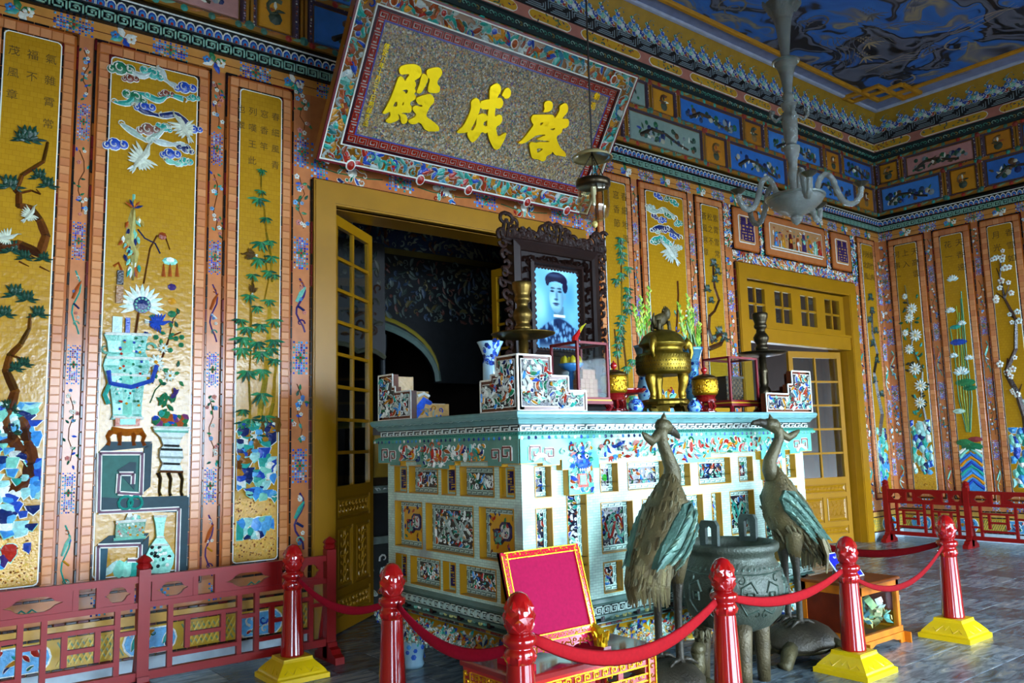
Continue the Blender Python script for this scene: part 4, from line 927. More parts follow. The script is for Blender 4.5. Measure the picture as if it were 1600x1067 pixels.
# ---- ceiling
def ceil_mat():
    m, nt, b = nmat('painted_cloud_ceiling'); tc = nt.nodes.new('ShaderNodeTexCoord'); mp = nt.nodes.new('ShaderNodeMapping'); mp.inputs['Scale'].default_value = (.55,.9,1); mp.inputs['Rotation'].default_value = (0,0,.5); link(nt, tc.outputs['Object'], mp.inputs[0])
    n0 = nt.nodes.new('ShaderNodeTexNoise'); n0.inputs['Scale'].default_value = 1.6; n0.inputs['Detail'].default_value = 2; link(nt, mp.outputs[0], n0.inputs['Vector'])
    mx = nt.nodes.new('ShaderNodeVectorMath'); mx.operation = 'MULTIPLY_ADD'; mx.inputs[1].default_value = (1.0,1.0,1.0); link(nt, n0.outputs['Color'], mx.inputs[0]); link(nt, mp.outputs[0], mx.inputs[2])
    n1 = nt.nodes.new('ShaderNodeTexNoise'); n1.inputs['Scale'].default_value = 1.05; n1.inputs['Detail'].default_value = 3; n1.inputs['Distortion'].default_value = 1.3; link(nt, mx.outputs[0], n1.inputs['Vector'])
    r = nt.nodes.new('ShaderNodeValToRGB'); e = r.color_ramp.elements; e[0].position = .30; e[0].color = L('1a1e26'); e[1].position = .75; e[1].color = L('0e1420')
    for ps, c in ((.34,'14181e'),(.37,'5a6478'),(.42,'6a7488'),(.44,'1c222c'),(.465,'2a323e'),(.485,'2a6ac0'),(.54,'2f78d0'),(.56,'6a7488'),(.585,'9a9478'),(.605,'6c7690'),(.63,'262c38')): q = e.new(ps); q.color = L(c)
    link(nt, n1.outputs[0], r.inputs[0]); link(nt, r.outputs[0], b.inputs['Base Color']); b.inputs['Roughness'].default_value = .5
    return m
M_CEIL = ceil_mat()
ZC = 6.45
mb = MB(); mb.box(-3.85, 12.6, -2.8, 6.5, ZC, ZC+.2, '8492b8'); ceil = mb.build('ceiling', M_MATTE); ceil['kind'] = 'structure'
cx1, cy1 = 11.58, 5.70                                        # inner corner of the yellow moulding
mb = MB(); mb.box(-2.6, cx1-.03, -2.2, cy1-.03, ZC-.012, ZC, '30405a'); cp = mb.build('painted_field', M_CEIL, ceil)
mb = MB(lambda u, v, w: (u, v, ZC-w)); rr = R(77)
for i in range(46):
    c = (rr.uniform(6, 11.3), rr.uniform(2.2, 5.5)); a = rr.uniform(0,6.3); col = rr.choice(('9a9280','7a7668','6a6a6a','a89a78','5a6478'))
    k = i % 3
    if k == 0:
        for q in range(4): mb.stroke([(c[0]+cos(a)*t*.12+.05*q+.05*sin(t+q), c[1]+sin(a)*t*.12+.05*q*cos(a)+.06*cos(t*1.1)) for t in range(8)], [.006+.006*sin(t*.4) for t in range(8)], .012, .002, col)
    elif k == 1: curl(mb, c[0], c[1], .22, rr.choice((-1,1))*6.5, a, .03, .012, .002, col, 16); curl(mb, c[0]+.12, c[1], .14, 5.5, a+1, .02, .012, .002, col, 12)
    else:
        for q in range(9): mb.stroke([(c[0]+.06*(q % 3)-.03*(q//3 % 2)+.03*cos(t*.6), c[1]+.05*(q//3)+.03*sin(t*.6)) for t in range(6)], .007, .012, .002, col)
        for q in range(5): mb.leaf(c[0]+.15, c[1]+.08, -.8+q*.4, .22, .03, .012, .003, col)
mb.build('dragon_strokes', M_MATTE, ceil)
mb = MB(lambda u, v, w: (u, v, ZC-w))
def cbar(x0, x1, y0, y1, w=.05): mb.slab(x0, x1, y0, y1, 0, w, .014, 'c8901c')
K = .26
cbar(-2.6, cx1-K, cy1-.05, cy1+.02); cbar(cx1-.05, cx1+.02, -2.2, cy1-K)
# endless knot at the corner
cbar(cx1-K-.05, cx1-K+.02, cy1-2*K, cy1+.02); cbar(cx1-2*K, cx1+.02, cy1-K-.05, cy1-K+.02, .055)
cbar(cx1-2*K-.02, cx1-2*K+.05, cy1-.05-K, cy1+.25, .052) ; cbar(cx1-2*K, cx1-K+.02, cy1+.20, cy1+.27); cbar(cx1-K-.05, cx1-K+.02, cy1-.02, cy1+.27)
cbar(cx1-.05, cx1+.02, cy1-K, cy1+.02, .052); cbar(cx1-K, cx1+.27, cy1-2*K-.02, cy1-2*K+.05, .053); cbar(cx1+.20, cx1+.27, cy1-2*K, cy1-K+.02); cbar(cx1-.05, cx1+.27, cy1-K-.05, cy1-K+.02, .055); cbar(cx1-K, cx1+.02, cy1-.05, cy1+.02, .053)
mb.build('knot_moulding', M_MATTE, ceil)
mb = MB(lambda u, v, w: (u, v, ZC-w)); mb.slab(-3.5, XW-.24, YW-.30, YW-.24, 0, .03, .01, 'b8c4dc'); mb.slab(XW-.30, XW-.24, -2.4, YW-.24, 0, .03, .01, 'b8c4dc'); mb.build('white_fillet', M_MATTE, ceil)
# ---------------------------------------------------------------- doors
YEL = '9c6e08'; YEL2 = '8c6006'
def carved(mb, x0, x1, z0, z1, y, sgn, rnd):
    """raised scrollwork in a sunk door panel; y = face, sgn = outward"""
    F0 = mb.F; mb.F = lambda u, v, w: (u, y+sgn*w, v)
    mb.sweep_rect([(-.014,.008),(-.004,.014),(.008,.004),(.02,.0)], x0, x1, z0, z1, YEL)
    W, Hh = x1-x0, z1-z0; n = max(2, int(max(W,Hh)/.07))
    for i in range(n):
        t = (i+.5)/n
        for s in (-1, 1):
            if Hh > W: c = ((x0+x1)/2+s*W*.2, z0+Hh*t)
            else: c = (x0+W*t, (z0+z1)/2+s*Hh*.2)
            curl(mb, c[0], c[1], min(W,Hh)*.22, s*5.5, rnd.random()*2, .012, .001, .008, 'ac7c12', 9)
    mb.F = F0
def door_leaf(parent, hinge, ang, wid, z1, rows, flip=1, seed=1):
    """glazed leaf: local x from hinge, thickness in y"""
    rnd = R(seed); t = .022; mb = MB(); st = .075; z0 = .012
    gl = .34*z1                                              # top of the lower wooden part
    def bx(a, b, c, d, tt=t): mb.box(a, b, -tt, tt, c, d, YEL)
    bx(0, st, z0, z1); bx(wid-st, wid, z0, z1); bx(st, wid-st, z1-.09, z1); bx(st, wid-st, gl-.09, gl); bx(st, wid-st, z0, z0+.12)
    ph = (gl-.09-z0-.12); a = z0+.12+ph*.2; b = z0+.12+ph*.78
    bx(st, wid-st, a-.03, a+.03); bx(st, wid-st, b-.03, b+.03); bx(wid/2-.03, wid/2+.03, a+.03, b-.03)
    bx(wid/2-.014, wid/2+.014, gl, z1-.09, .016)
    zz = [gl+(z1-.09-gl)*i/rows for i in range(rows+1)]
    for q in zz[1:-1]: bx(st, wid/2-.014, q-.014, q+.014, .016); bx(wid/2+.014, wid-st, q-.014, q+.014, .016)
    o = mb.build('door_leaf', M_PAINT, parent); o.location = hinge; o.rotation_euler = (0,0,ang)
    pm = MB(); pm.box(st, wid/2-.014, -.003, .003, 0, zz[1]-zz[0]-.028, 'ffffff'); pme = pm.mesh('pane', M_GLASS)
    for i in range(rows):
        for k in range(2): inst('pane', pme, o, (k*(wid/2-st+.014), 0, zz[i]+.014))
    for (x0, x1, c, d) in ((st, wid-st, z0+.12, a-.03), (st, wid/2-.03, a+.03, b-.03), (wid/2+.03, wid-st, a+.03, b-.03), (st, wid-st, b+.03, gl-.09)):
        m2 = MB(); m2.box(x0, x1, -.010, .010, c, d, YEL2)
        for s in (-1, 1): carved(m2, x0+.03, x1-.03, c+.03, d-.03, s*.010, s, rnd)
        m2.build('carved_panel', M_PAINT, o)
    return o
def door_frame(name, u0, u1, zt, wd_, F=F_back):
    mb = MB(F)
    for d0, d1, w in ((0, wd_, .05), (.012, wd_-.015, .06)):
        mb.prism([(u0+d0, 0), (u0+d1, 0), (u0+d1, zt-d1), (u0+d0, zt-d0)], -.05, w, YEL); mb.prism([(u1-d1, 0), (u1-d0, 0), (u1-d0, zt-d0), (u1-d1, zt-d1)], -.05, w, YEL)
        mb.prism([(u0+d1, zt-d1), (u1-d1, zt-d1), (u1-d0, zt-d0), (u0+d0, zt-d0)], -.05, w, YEL)
    i = wd_
    mb.box(u0+i-.03, u0+i+.004, 0, zt-i-.004, -.34, -.049, YEL2); mb.box(u1-i-.004, u1-i+.03, 0, zt-i-.004, -.34, -.049, YEL2); mb.box(u0+i+.004, u1-i-.004, zt-i-.004, zt-i+.03, -.34, -.049, YEL2)
    o = mb.build(name, M_PAINT); o['kind'] = 'structure'
    mb = MB(F); rnd = R(5); k = int((u1-u0)/.09)
    for i in range(k): mb.slab(u0+(u1-u0)*i/k+.003, u0+(u1-u0)*(i+1)/k-.003, zt, zt+.016, 0, .03, .003, rnd.choice((INK, INK, MAROON)))
    k = int(zt/.09)
    for a in (u0-.016, u1):
        for i in range(k): mb.slab(a, a+.016, zt*i/k+.003, zt*(i+1)/k-.003, 0, .03, .003, rnd.choice((INK, INK, MAROON)))
    mb.build('edge_tiling', M_TILE, o, kind='stuff'); return o
door1 = door_frame('door_1', 2.833, 5.93, 3.73, .20)
door2 = door_frame('door_2', 8.533, 11.36, 3.71, .19)
door_leaf(door1, (3.045, 6.26, 0), radians(39), .84, 3.49, 8, seed=1)
door_leaf(door1, (5.715, 6.56, 0), radians(97), .84, 3.49, 8, seed=2)
# second door: transom lights over a beam, two leaves folded in
mb = MB(F_back); mb.box(8.72, 11.17, 2.72, 2.90, -.12, .02, YEL); mb.box(8.72, 11.17, 2.90, 2.93, -.12, .04, YEL); mb.build('transom_beam', M_PAINT, door2)
for i in range(4):
    a = 8.735+i*(11.165-8.735)/4; b = a+(11.165-8.735)/4; z0, z1 = 2.94, 3.51; mb = MB(F_back)
    for (p, q, c, d) in ((a, a+.11, z0, z1), (b-.11, b, z0, z1), (a+.11, b-.11, z0, z0+.07), (a+.11, b-.11, z1-.07, z1)): mb.box(p, q, c, d, -.10, -.05, YEL)
    mb.box((a+b)/2-.014, (a+b)/2+.014, z0+.07, z1-.07, -.09, -.06, YEL); mb.box(a+.11, b-.11, (z0+z1)/2-.014, (z0+z1)/2+.014, -.09, -.06, YEL)
    tl = mb.build('transom_light', M_PAINT, door2)
    for k in range(2):
        for l in range(2):
            x0 = a+.11 if k == 0 else (a+b)/2+.014; x1 = (a+b)/2-.014 if k == 0 else b-.11; c = z0+.07 if l == 0 else (z0+z1)/2+.014; d = (z0+z1)/2-.014 if l == 0 else z1-.07
            mb = MB(F_back); mb.box(x0, x1, c, d, -.078, -.072, 'ffffff'); mb.build('pane', M_GLASS, tl)
door_leaf(door2, (11.14, 6.36, 0), radians(180-14), .98, 2.70, 5, seed=3)
door_leaf(door2, (8.76, 6.36, 0), radians(60), .95, 2.70, 5, seed=4)

# ---------------------------------------------------------------- dim hall behind the doors
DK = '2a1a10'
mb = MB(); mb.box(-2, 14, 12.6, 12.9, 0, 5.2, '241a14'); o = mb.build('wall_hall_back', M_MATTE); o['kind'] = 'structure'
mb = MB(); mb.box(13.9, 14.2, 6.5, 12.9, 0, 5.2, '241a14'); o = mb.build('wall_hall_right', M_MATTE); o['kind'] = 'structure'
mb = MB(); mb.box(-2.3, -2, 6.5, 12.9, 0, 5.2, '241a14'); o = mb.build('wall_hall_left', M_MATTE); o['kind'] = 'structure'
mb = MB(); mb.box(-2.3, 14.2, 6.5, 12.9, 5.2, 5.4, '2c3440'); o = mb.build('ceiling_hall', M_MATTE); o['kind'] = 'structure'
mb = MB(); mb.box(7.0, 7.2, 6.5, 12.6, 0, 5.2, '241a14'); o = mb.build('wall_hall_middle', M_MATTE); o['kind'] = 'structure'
mb = MB(frame_xz(0, 9.0, 0)); rr = R(600)
mb.box(2.9, 7.0, 3.9, 4.0, 0, .12, '6a5a1a'); mb.box(2.9, 7.0, 4.0, 4.3, -.1, .06, '2a3a5a'); mb.box(2.9, 7.0, 4.3, 4.36, -.1, .1, '6a6a7a'); mb.box(2.9, 7.0, 4.36, 5.2, -.1, .02, '3a4a6a')
hb = mb.build('trim_1', M_MATTE); hb['kind'] = 'structure'
mb = MB(frame_xz(0, 9.0, 0)); shards(mb, 4.2, 7.0, 4.02, 4.28, 130, ['3a5a6a','8a9a90','6a3a1a','2a3a5a','a8a890'], .10, .06, rr, None); mb.build('cloud_scrolls', M_MATTE, hb, kind='stuff')
# arch of carved and inlaid wood
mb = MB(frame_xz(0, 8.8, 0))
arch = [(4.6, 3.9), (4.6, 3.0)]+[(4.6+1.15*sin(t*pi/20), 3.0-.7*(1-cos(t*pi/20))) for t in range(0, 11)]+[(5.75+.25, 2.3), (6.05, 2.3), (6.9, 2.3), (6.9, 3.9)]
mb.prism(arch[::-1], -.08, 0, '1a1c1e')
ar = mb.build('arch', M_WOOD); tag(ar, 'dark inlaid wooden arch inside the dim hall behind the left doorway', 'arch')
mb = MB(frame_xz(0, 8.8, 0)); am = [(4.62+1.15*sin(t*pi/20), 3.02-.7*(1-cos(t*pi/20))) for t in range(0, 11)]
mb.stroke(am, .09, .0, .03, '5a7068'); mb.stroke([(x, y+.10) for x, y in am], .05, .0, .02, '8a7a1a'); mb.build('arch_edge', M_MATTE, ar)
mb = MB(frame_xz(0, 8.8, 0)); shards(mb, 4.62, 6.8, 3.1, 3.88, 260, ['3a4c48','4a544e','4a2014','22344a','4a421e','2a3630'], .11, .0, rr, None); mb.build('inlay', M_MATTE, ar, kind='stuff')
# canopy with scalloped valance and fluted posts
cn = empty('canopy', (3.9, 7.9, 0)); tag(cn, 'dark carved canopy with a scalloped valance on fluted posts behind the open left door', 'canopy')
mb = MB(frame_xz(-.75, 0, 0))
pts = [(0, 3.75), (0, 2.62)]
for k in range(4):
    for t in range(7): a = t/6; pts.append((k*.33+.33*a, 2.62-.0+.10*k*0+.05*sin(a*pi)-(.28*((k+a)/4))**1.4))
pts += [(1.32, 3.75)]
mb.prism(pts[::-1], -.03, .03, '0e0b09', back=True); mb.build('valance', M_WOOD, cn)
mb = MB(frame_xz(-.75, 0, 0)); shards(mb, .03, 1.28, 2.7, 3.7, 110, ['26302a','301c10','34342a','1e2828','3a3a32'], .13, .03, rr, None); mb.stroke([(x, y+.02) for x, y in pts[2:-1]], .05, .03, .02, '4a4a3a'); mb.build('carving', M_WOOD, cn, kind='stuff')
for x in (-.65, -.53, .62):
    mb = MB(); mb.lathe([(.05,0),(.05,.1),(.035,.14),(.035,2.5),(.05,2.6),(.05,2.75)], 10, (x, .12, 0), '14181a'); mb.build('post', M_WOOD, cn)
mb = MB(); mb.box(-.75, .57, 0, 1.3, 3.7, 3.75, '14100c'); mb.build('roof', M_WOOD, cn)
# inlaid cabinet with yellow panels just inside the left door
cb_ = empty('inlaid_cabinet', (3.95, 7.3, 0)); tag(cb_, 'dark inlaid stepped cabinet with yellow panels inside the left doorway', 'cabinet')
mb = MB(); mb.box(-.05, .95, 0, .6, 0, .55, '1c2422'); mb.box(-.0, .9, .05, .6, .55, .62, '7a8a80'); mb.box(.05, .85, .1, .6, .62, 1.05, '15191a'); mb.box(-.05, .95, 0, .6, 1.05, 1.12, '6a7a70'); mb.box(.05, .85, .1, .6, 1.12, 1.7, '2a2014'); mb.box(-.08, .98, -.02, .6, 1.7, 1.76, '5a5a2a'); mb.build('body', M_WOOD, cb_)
mb = MB(frame_xz(0, 0, 0)); shards(mb, -.02, .9, .05, .5, 40, PAL_SIDE, .12, 0, rr); shards(mb, .0, .9, 1.06, 1.11, 20, [WHITE, '8a9a90'], .05, 0, rr, None); mb.build('inlay', M_GLAZE, cb_, kind='stuff')
mb = MB(frame_xz(0, .1, 0)); 
for k in range(3): mb = MB(frame_xz(0, .1, 0)); mb.slab(.1+k*.26, .32+k*.26, 1.2, 1.62, 0, .03, .01, '9a7a1a'); mb.disc(.21+k*.26, 1.41, .06, .03, .02, '5a3a10', 8); mb.build('yellow_panel', M_MATTE, cb_)

# ---------------------------------------------------------------- name plaque leaning out over the first door
def curve_mesh(loops, extr):
    cu = bpy.data.curves.new('c', 'CURVE'); cu.dimensions = '2D'; cu.fill_mode = 'BOTH'; cu.extrude = extr
    for lp in loops:
        sp = cu.splines.new('POLY'); sp.points.add(len(lp)-1)
        for i, p in enumerate(lp): sp.points[i].co = (p[0], p[1], 0, 1)
        sp.use_cyclic_u = True
    ob = bpy.data.objects.new('c', cu); COL.objects.link(ob)
    me = bpy.data.meshes.new_from_object(ob.evaluated_get(bpy.context.evaluated_depsgraph_get()))
    r = ([tuple(v.co) for v in me.vertices], [tuple(p.vertices) for p in me.polygons])
    bpy.data.objects.remove(ob); bpy.data.curves.remove(cu); bpy.data.meshes.remove(me); return r
def smooth_loop(lp, it=1):
    for _ in range(it):
        out = []
        for i in range(len(lp)):
            a, b = lp[i], lp[(i+1) % len(lp)]; out += [(a[0]*.78+b[0]*.22, a[1]*.78+b[1]*.22), (a[0]*.22+b[0]*.78, a[1]*.22+b[1]*.78)]
        lp = out
    return lp
PO = Vector((2.77, 6.0, 3.84)); PV = Vector((0, -.548, .8365)).normalized(); PN = Vector((0, -PV.z, PV.y)); PW, PH = 3.02, 1.46
def F_pl(u, v, w): q = PO+Vector((u,0,0))+PV*v+PN*w; return tuple(q)
def pp(x, y, w=.03):
    d = ray_px(x, y); o = Vector((0,0,H_EYE)); q0 = PO+PN*w; t = (q0-o).dot(PN)/d.dot(PN); q = o+d*t-PO
    return (q.x, q.dot(PV))
plq = empty('name_plaque', (PO.x+PW/2, PO.y, PO.z)); tag(plq, 'large mosaic name plaque with three gilt characters leaning out above the left doorway', 'plaque')
plq_children = []
def pl(name, fn, mat, kind=None):
    mb = MB(F_pl); fn(mb); o = mb.build(name, mat, None, kind=kind); o.parent = plq; o.matrix_parent_inverse = Matrix.Translation(-plq.location); return o
def speckle_mat():
    m, nt, b = nmat('speckled_mosaic'); tc = nt.nodes.new('ShaderNodeTexCoord'); v = nt.nodes.new('ShaderNodeTexVoronoi'); v.inputs['Scale'].default_value = 75; link(nt, tc.outputs['Object'], v.inputs['Vector'])
    r = nt.nodes.new('ShaderNodeValToRGB'); r.color_ramp.interpolation = 'CONSTANT'; e = r.color_ramp.elements; e[0].position = 0; e[0].color = L('6e5a34'); e[1].position = .93; e[1].color = L('a86a2a')
    for ps, c in ((.14,'86744a'),(.3,'948c74'),(.42,'5c5a4c'),(.52,'a08c56'),(.64,'807e78'),(.74,'b4ae94'),(.82,'3a3c44'),(.88,'5a4070'),(.905,'2c6a5a')): q = e.new(ps); q.color = L(c)
    sp = nt.nodes.new('ShaderNodeSeparateColor'); link(nt, v.outputs['Color'], sp.inputs[0]); link(nt, sp.outputs[0], r.inputs[0])
    n = nt.nodes.new('ShaderNodeTexNoise'); n.inputs['Scale'].default_value = 5; n.inputs['Detail'].default_value = 2; link(nt, tc.outputs['Object'], n.inputs['Vector'])
    r2 = nt.nodes.new('ShaderNodeValToRGB'); r2.color_ramp.elements[0].position = .60; r2.color_ramp.elements[1].position = .72; r2.color_ramp.elements[1].color = (.55,.55,.55,1); link(nt, n.outputs[0], r2.inputs[0])
    mx = nt.nodes.new('ShaderNodeMix'); mx.data_type = 'RGBA'; link(nt, r2.outputs[0], mx.inputs[0]); link(nt, r.outputs[0], mx.inputs[6]); mx.inputs[7].default_value = L('6e5418'); link(nt, mx.outputs[2], b.inputs['Base Color'])
    b.inputs['Roughness'].default_value = .35; bp = nt.nodes.new('ShaderNodeBump'); bp.inputs['Strength'].default_value = .5; bp.inputs['Distance'].default_value = .006; link(nt, v.outputs['Distance'], bp.inputs['Height']); link(nt, bp.outputs[0], b.inputs['Normal']); return m
M_SPECK = speckle_mat()
def m_gold_leaf():
    m, nt, b = nmat('gold_leaf'); tc, n = noise_bump(nt, b, 24, .18, .01); b.inputs['Metallic'].default_value = 1.0; b.inputs['Base Color'].default_value = L('ffd820'); b.inputs['Roughness'].default_value = .36; return m
M_GOLD = m_gold_leaf()
rp = R(700)
pl('backing', lambda mb: (mb.box(0, PW, 0, PH, -.06, .012, '9a6a14'), mb.sweep_rect([(0,.012),(0,.034),(.018,.034),(.018,.014)], 0, PW, 0, PH, '6a1220'), mb.sweep_rect([(.018,.020),(.018,.036),(.028,.036),(.028,.014)], 0, PW, 0, PH, WHITE)), M_PAINT)
bw = .178
pl('border_bed', lambda mb: mb.sweep_rect([(.028,.012),(.028,.014),(bw,.014)], 0, PW, 0, PH, '7a4e14'), M_TILE)
_npl = 0
for (a, b, c, d, n) in ((.03, PW-.03, .03, bw, 230), (.03, bw, bw, PH-bw, 84), (PW-bw, PW-.03, bw, PH-bw, 84), (.03, PW-.03, PH-bw, PH-.03, 230)):
    nx = max(1, round((b-a)/.155)); ny = max(1, round((d-c)/.155))
    for i in range(nx):
        for j in range(ny):
            if _npl < 150:
                x0, x1, y0, y1 = a+(b-a)*i/nx, a+(b-a)*(i+1)/nx, c+(d-c)*j/ny, c+(d-c)*(j+1)/ny
                for q in range(4):
                    hx, hy = (x1-x0)/2, (y1-y0)/2; u_, v_ = x0+hx*(q % 2), y0+hy*(q//2)
                    pl('ceramic_shard', lambda mb: shards(mb, max(a,u_-.012), min(b,u_+hx+.012), max(c,v_-.012), min(d,v_+hy+.012), 2, [TEAL, 'b8c4bc', OCHRE, '2f7a94', RUST, '5aa090', BLUE, 'a8741c', TEAL, RED, '2a6a6a', '8a3a14'], .12, .014+.0006*q, rp, 'a4aea4'), M_GLAZE)
            _npl += 1
pl('inner_rim', lambda mb: (mb.sweep_rect([(bw,.012),(bw,.04),(bw+.022,.04),(bw+.022,.02)], 0, PW, 0, PH, '3a0c14'), mb.sweep_rect([(bw-.012,.012),(bw-.012,.036),(bw,.036),(bw,.02)], 0, PW, 0, PH, WHITE), mb.sweep_rect([(bw+.022,.020),(bw+.022,.022),(bw+.10,.022)], 0, PW, 0, PH, 'b0aca0'), mb.sweep_rect([(bw+.088,.020),(bw+.088,.028),(bw+.10,.028),(bw+.10,.02)], 0, PW, 0, PH, '48489a')), M_TILE)
def plmeander(mb):
    a = bw+.026; t = .060
    for (x0, x1, y0, y1) in ((a, PW-a, a, a+t), (a, PW-a, PH-a-t, PH-a)): meander(mb, x0, x1, y0, y1, .10, .022, .008, '9c2410', .2)
    F0 = mb.F
    for sgn in (0, 1):
        mb.F = (lambda u, v, w: F_pl(a+t-v, u, w)) if sgn == 0 else (lambda u, v, w: F_pl(PW-a-v, u, w))
        meander(mb, a+t, PH-a-t, 0, t, .10, .022, .008, '9c2410', .2)
    mb.F = F0
pl('red_meander', plmeander, M_TILE)
pl('speckled_field', lambda mb: mb.box(bw+.1, PW-bw-.1, bw+.1, PH-bw-.1, .01, .026, '6a5a3a'), M_SPECK)
for x in (.3, .98, 1.5, 2.2, 2.72):
    pl('red_pearl', lambda mb, x=x: (mb.disc(x, .015, .045, .034, .012, WHITE, 10, .05), mb.disc(x, .015, .034, .042, .02, RED, 10, .04)), M_GLAZE)
for x in (.3, 1.5, 2.72): pl('red_pearl', lambda mb, x=x: (mb.disc(x, PH-.11, .04, .03, .012, WHITE, 10, .045), mb.disc(x, PH-.11, .03, .038, .02, RUST, 10, .036)), M_GLAZE)
def char(parts, x0, y0, s):
    def fn(mb):
        for k, lps in enumerate(parts):
            lm = [smooth_loop([pp(x0+x/s, y0+y/s) for x, y in lp]) for lp in lps]
            vs, fs = curve_mesh(lm, .011); mb.add([(x, y, .036+z+.0007*k) for x, y, z in vs], fs, 'f0c818')
    pl('gilt_character', fn, M_GOLD)
char([[[(318,215),(345,172),(420,150),(520,150),(575,180),(592,235),(580,295),(540,325),(500,350),(520,390),(505,430),(470,440),(350,440),(395,345),(455,262),(360,275),(330,265)]],
 [[(310,310),(340,290),(370,305),(395,360),(470,345),(515,350),(525,400),(505,440),(520,465),(520,480),(500,500),(525,530),(510,575),(465,590),(450,625),(475,655),(470,710),(445,730),(370,725),(345,738),(400,745),(425,800),(410,850),(375,865),(345,845),(335,760),(300,735),(325,790),(300,825),(210,858),(150,828),(220,770),(215,710),(160,745),(118,735),(150,690),(215,570),(270,430)], [(345,468),(410,448),(428,462),(415,500),(395,495),(390,472)], [(245,655),(280,595),(300,600),(298,655)], [(355,640),(365,602),(382,604),(370,640)]],
 [[(600,262),(640,270),(675,330),(590,490),(555,503),(525,485),(560,400),(585,290)]],
 [[(645,225),(680,200),(790,182),(830,215),(835,270),(780,340),(775,385),(812,420),(805,475),(770,495),(690,492),(660,470),(670,400),(690,330),(655,300)]],
 [[(515,570),(540,540),(680,497),(725,525),(740,570),(735,610),(690,650),(645,740),(650,780),(715,820),(795,890),(800,935),(780,950),(640,948),(570,835),(500,868),(440,855),(425,815),(490,790),(530,750),(485,700),(480,665),(520,635),(580,660),(605,640),(545,625)]]], 580, 80, 7.623)
char([[[(270,375),(330,330),(370,350),(385,400),(390,470),(340,590),(310,650),(265,730),(220,765),(110,770),(95,752),(180,680),(240,560),(275,470)]],
 [[(385,385),(430,360),(500,350),(600,335),(650,335),(675,395),(655,450),(620,470),(560,455),(470,478),(410,475),(385,450)]],
 [[(500,205),(560,160),(605,150),(640,190),(645,250),(605,310),(580,400),(570,500),(565,570),(620,535),(655,555),(660,610),(635,660),(580,690),(590,770),(610,815),(700,760),(712,775),(690,840),(630,950),(595,975),(555,965),(500,860),(475,760),(470,650),(480,520),(500,400)]],
 [[(345,550),(420,520),(470,540),(485,600),(420,640),(435,690),(470,670),(490,750),(450,775),(405,750),(370,810),(320,870),(280,885),(240,830),(220,765),(265,720),(290,745),(335,670),(340,600)]],
 [[(690,220),(730,205),(762,235),(765,290),(740,335),(690,348),(670,315),(650,305),(665,265)]]], 700, 110, 7.9)
char([[[(530,85),(575,65),(630,72),(655,120),(645,190),(590,235),(500,245),(530,190),(518,130)]],
 [[(320,330),(350,280),(390,275),(650,275),(670,300),(685,330),(700,310),(755,215),(750,150),(820,100),(860,105),(885,160),(880,230),(830,290),(785,345),(880,335),(900,380),(890,450),(850,480),(795,485),(790,550),(700,610),(730,700),(770,780),(850,860),(850,910),(820,912),(750,895),(690,895),(650,830),(630,870),(555,900),(545,960),(500,990),(430,950),(340,945),(315,850),(295,740),(310,695),(340,690),(410,705),(420,690),(600,690),(590,672),(410,660),(430,630),(570,575),(400,585),(330,640),(240,700),(180,718),(120,705),(200,650),(300,520),(365,430),(330,390)], [(455,400),(518,390),(466,452)], [(600,492),(645,488),(685,474),(678,500),(650,516)], [(410,782),(515,790),(442,850),(412,846)]]], 795, 150, 9.695)
SM = '啓定八年十月三十日朔越吉造'
for i, ch in enumerate(SM):
    q = pp(604-33*i/12.0, 73+(193-73)*i/12.0); pl('small_gilt_character', lambda mb, q=q, ch=ch: put_text(mb, ch, q[0], q[1], .052, .034, 'f0c818', .06), M_GOLD)
for ch, q in (('勅', pp(932,151)), ('造', pp(926,166))): pl('small_gilt_character', lambda mb, q=q, ch=ch: put_text(mb, ch, q[0], q[1], .075, .034, 'f0c818', .06), M_GOLD)
# ---------------------------------------------------------------- the mosaic altar
AX0, AX1, AY0, AY1 = 2.967, 5.807, 3.68, 5.195
AW, AD = AX1-AX0, AY1-AY0
def pale_tile_mat():
    m, nt, b = nmat('pale_green_mosaic'); tc = nt.nodes.new('ShaderNodeTexCoord'); sp = nt.nodes.new('ShaderNodeSeparateXYZ'); link(nt, tc.outputs['Object'], sp.inputs[0])
    ad = nt.nodes.new('ShaderNodeMath'); ad.operation = 'ADD'; link(nt, sp.outputs[0], ad.inputs[0]); link(nt, sp.outputs[1], ad.inputs[1])
    cb = nt.nodes.new('ShaderNodeCombineXYZ'); link(nt, ad.outputs[0], cb.inputs[0]); link(nt, sp.outputs[2], cb.inputs[1])
    br = nt.nodes.new('ShaderNodeTexBrick'); link(nt, cb.outputs[0], br.inputs['Vector']); br.inputs['Scale'].default_value = 1; br.inputs['Brick Width'].default_value = .045; br.inputs['Row Height'].default_value = .016; br.inputs['Mortar Size'].default_value = .0012
    br.inputs['Color1'].default_value = L('c0e0ce'); br.inputs['Color2'].default_value = L('aad0be'); br.inputs['Mortar'].default_value = L('86a898')
    n = nt.nodes.new('ShaderNodeTexNoise'); n.inputs['Scale'].default_value = 3.5; n.inputs['Detail'].default_value = 5; link(nt, tc.outputs['Object'], n.inputs['Vector'])
    r = nt.nodes.new('ShaderNodeValToRGB'); r.color_ramp.elements[0].position = .58; r.color_ramp.elements[1].position = .70; link(nt, n.outputs[0], r.inputs[0])
    mx = nt.nodes.new('ShaderNodeMix'); mx.data_type = 'RGBA'; link(nt, r.outputs[0], mx.inputs[0]); link(nt, br.outputs['Color'], mx.inputs[6]); mx.inputs[7].default_value = L('8a9a94'); link(nt, mx.outputs[2], b.inputs['Base Color']); b.inputs['Roughness'].default_value = .28; return m
M_PALE = pale_tile_mat()
alt = empty('mosaic_altar', (0,0,0)); tag(alt, 'large altar covered in pale green and coloured ceramic mosaic panels', 'altar')
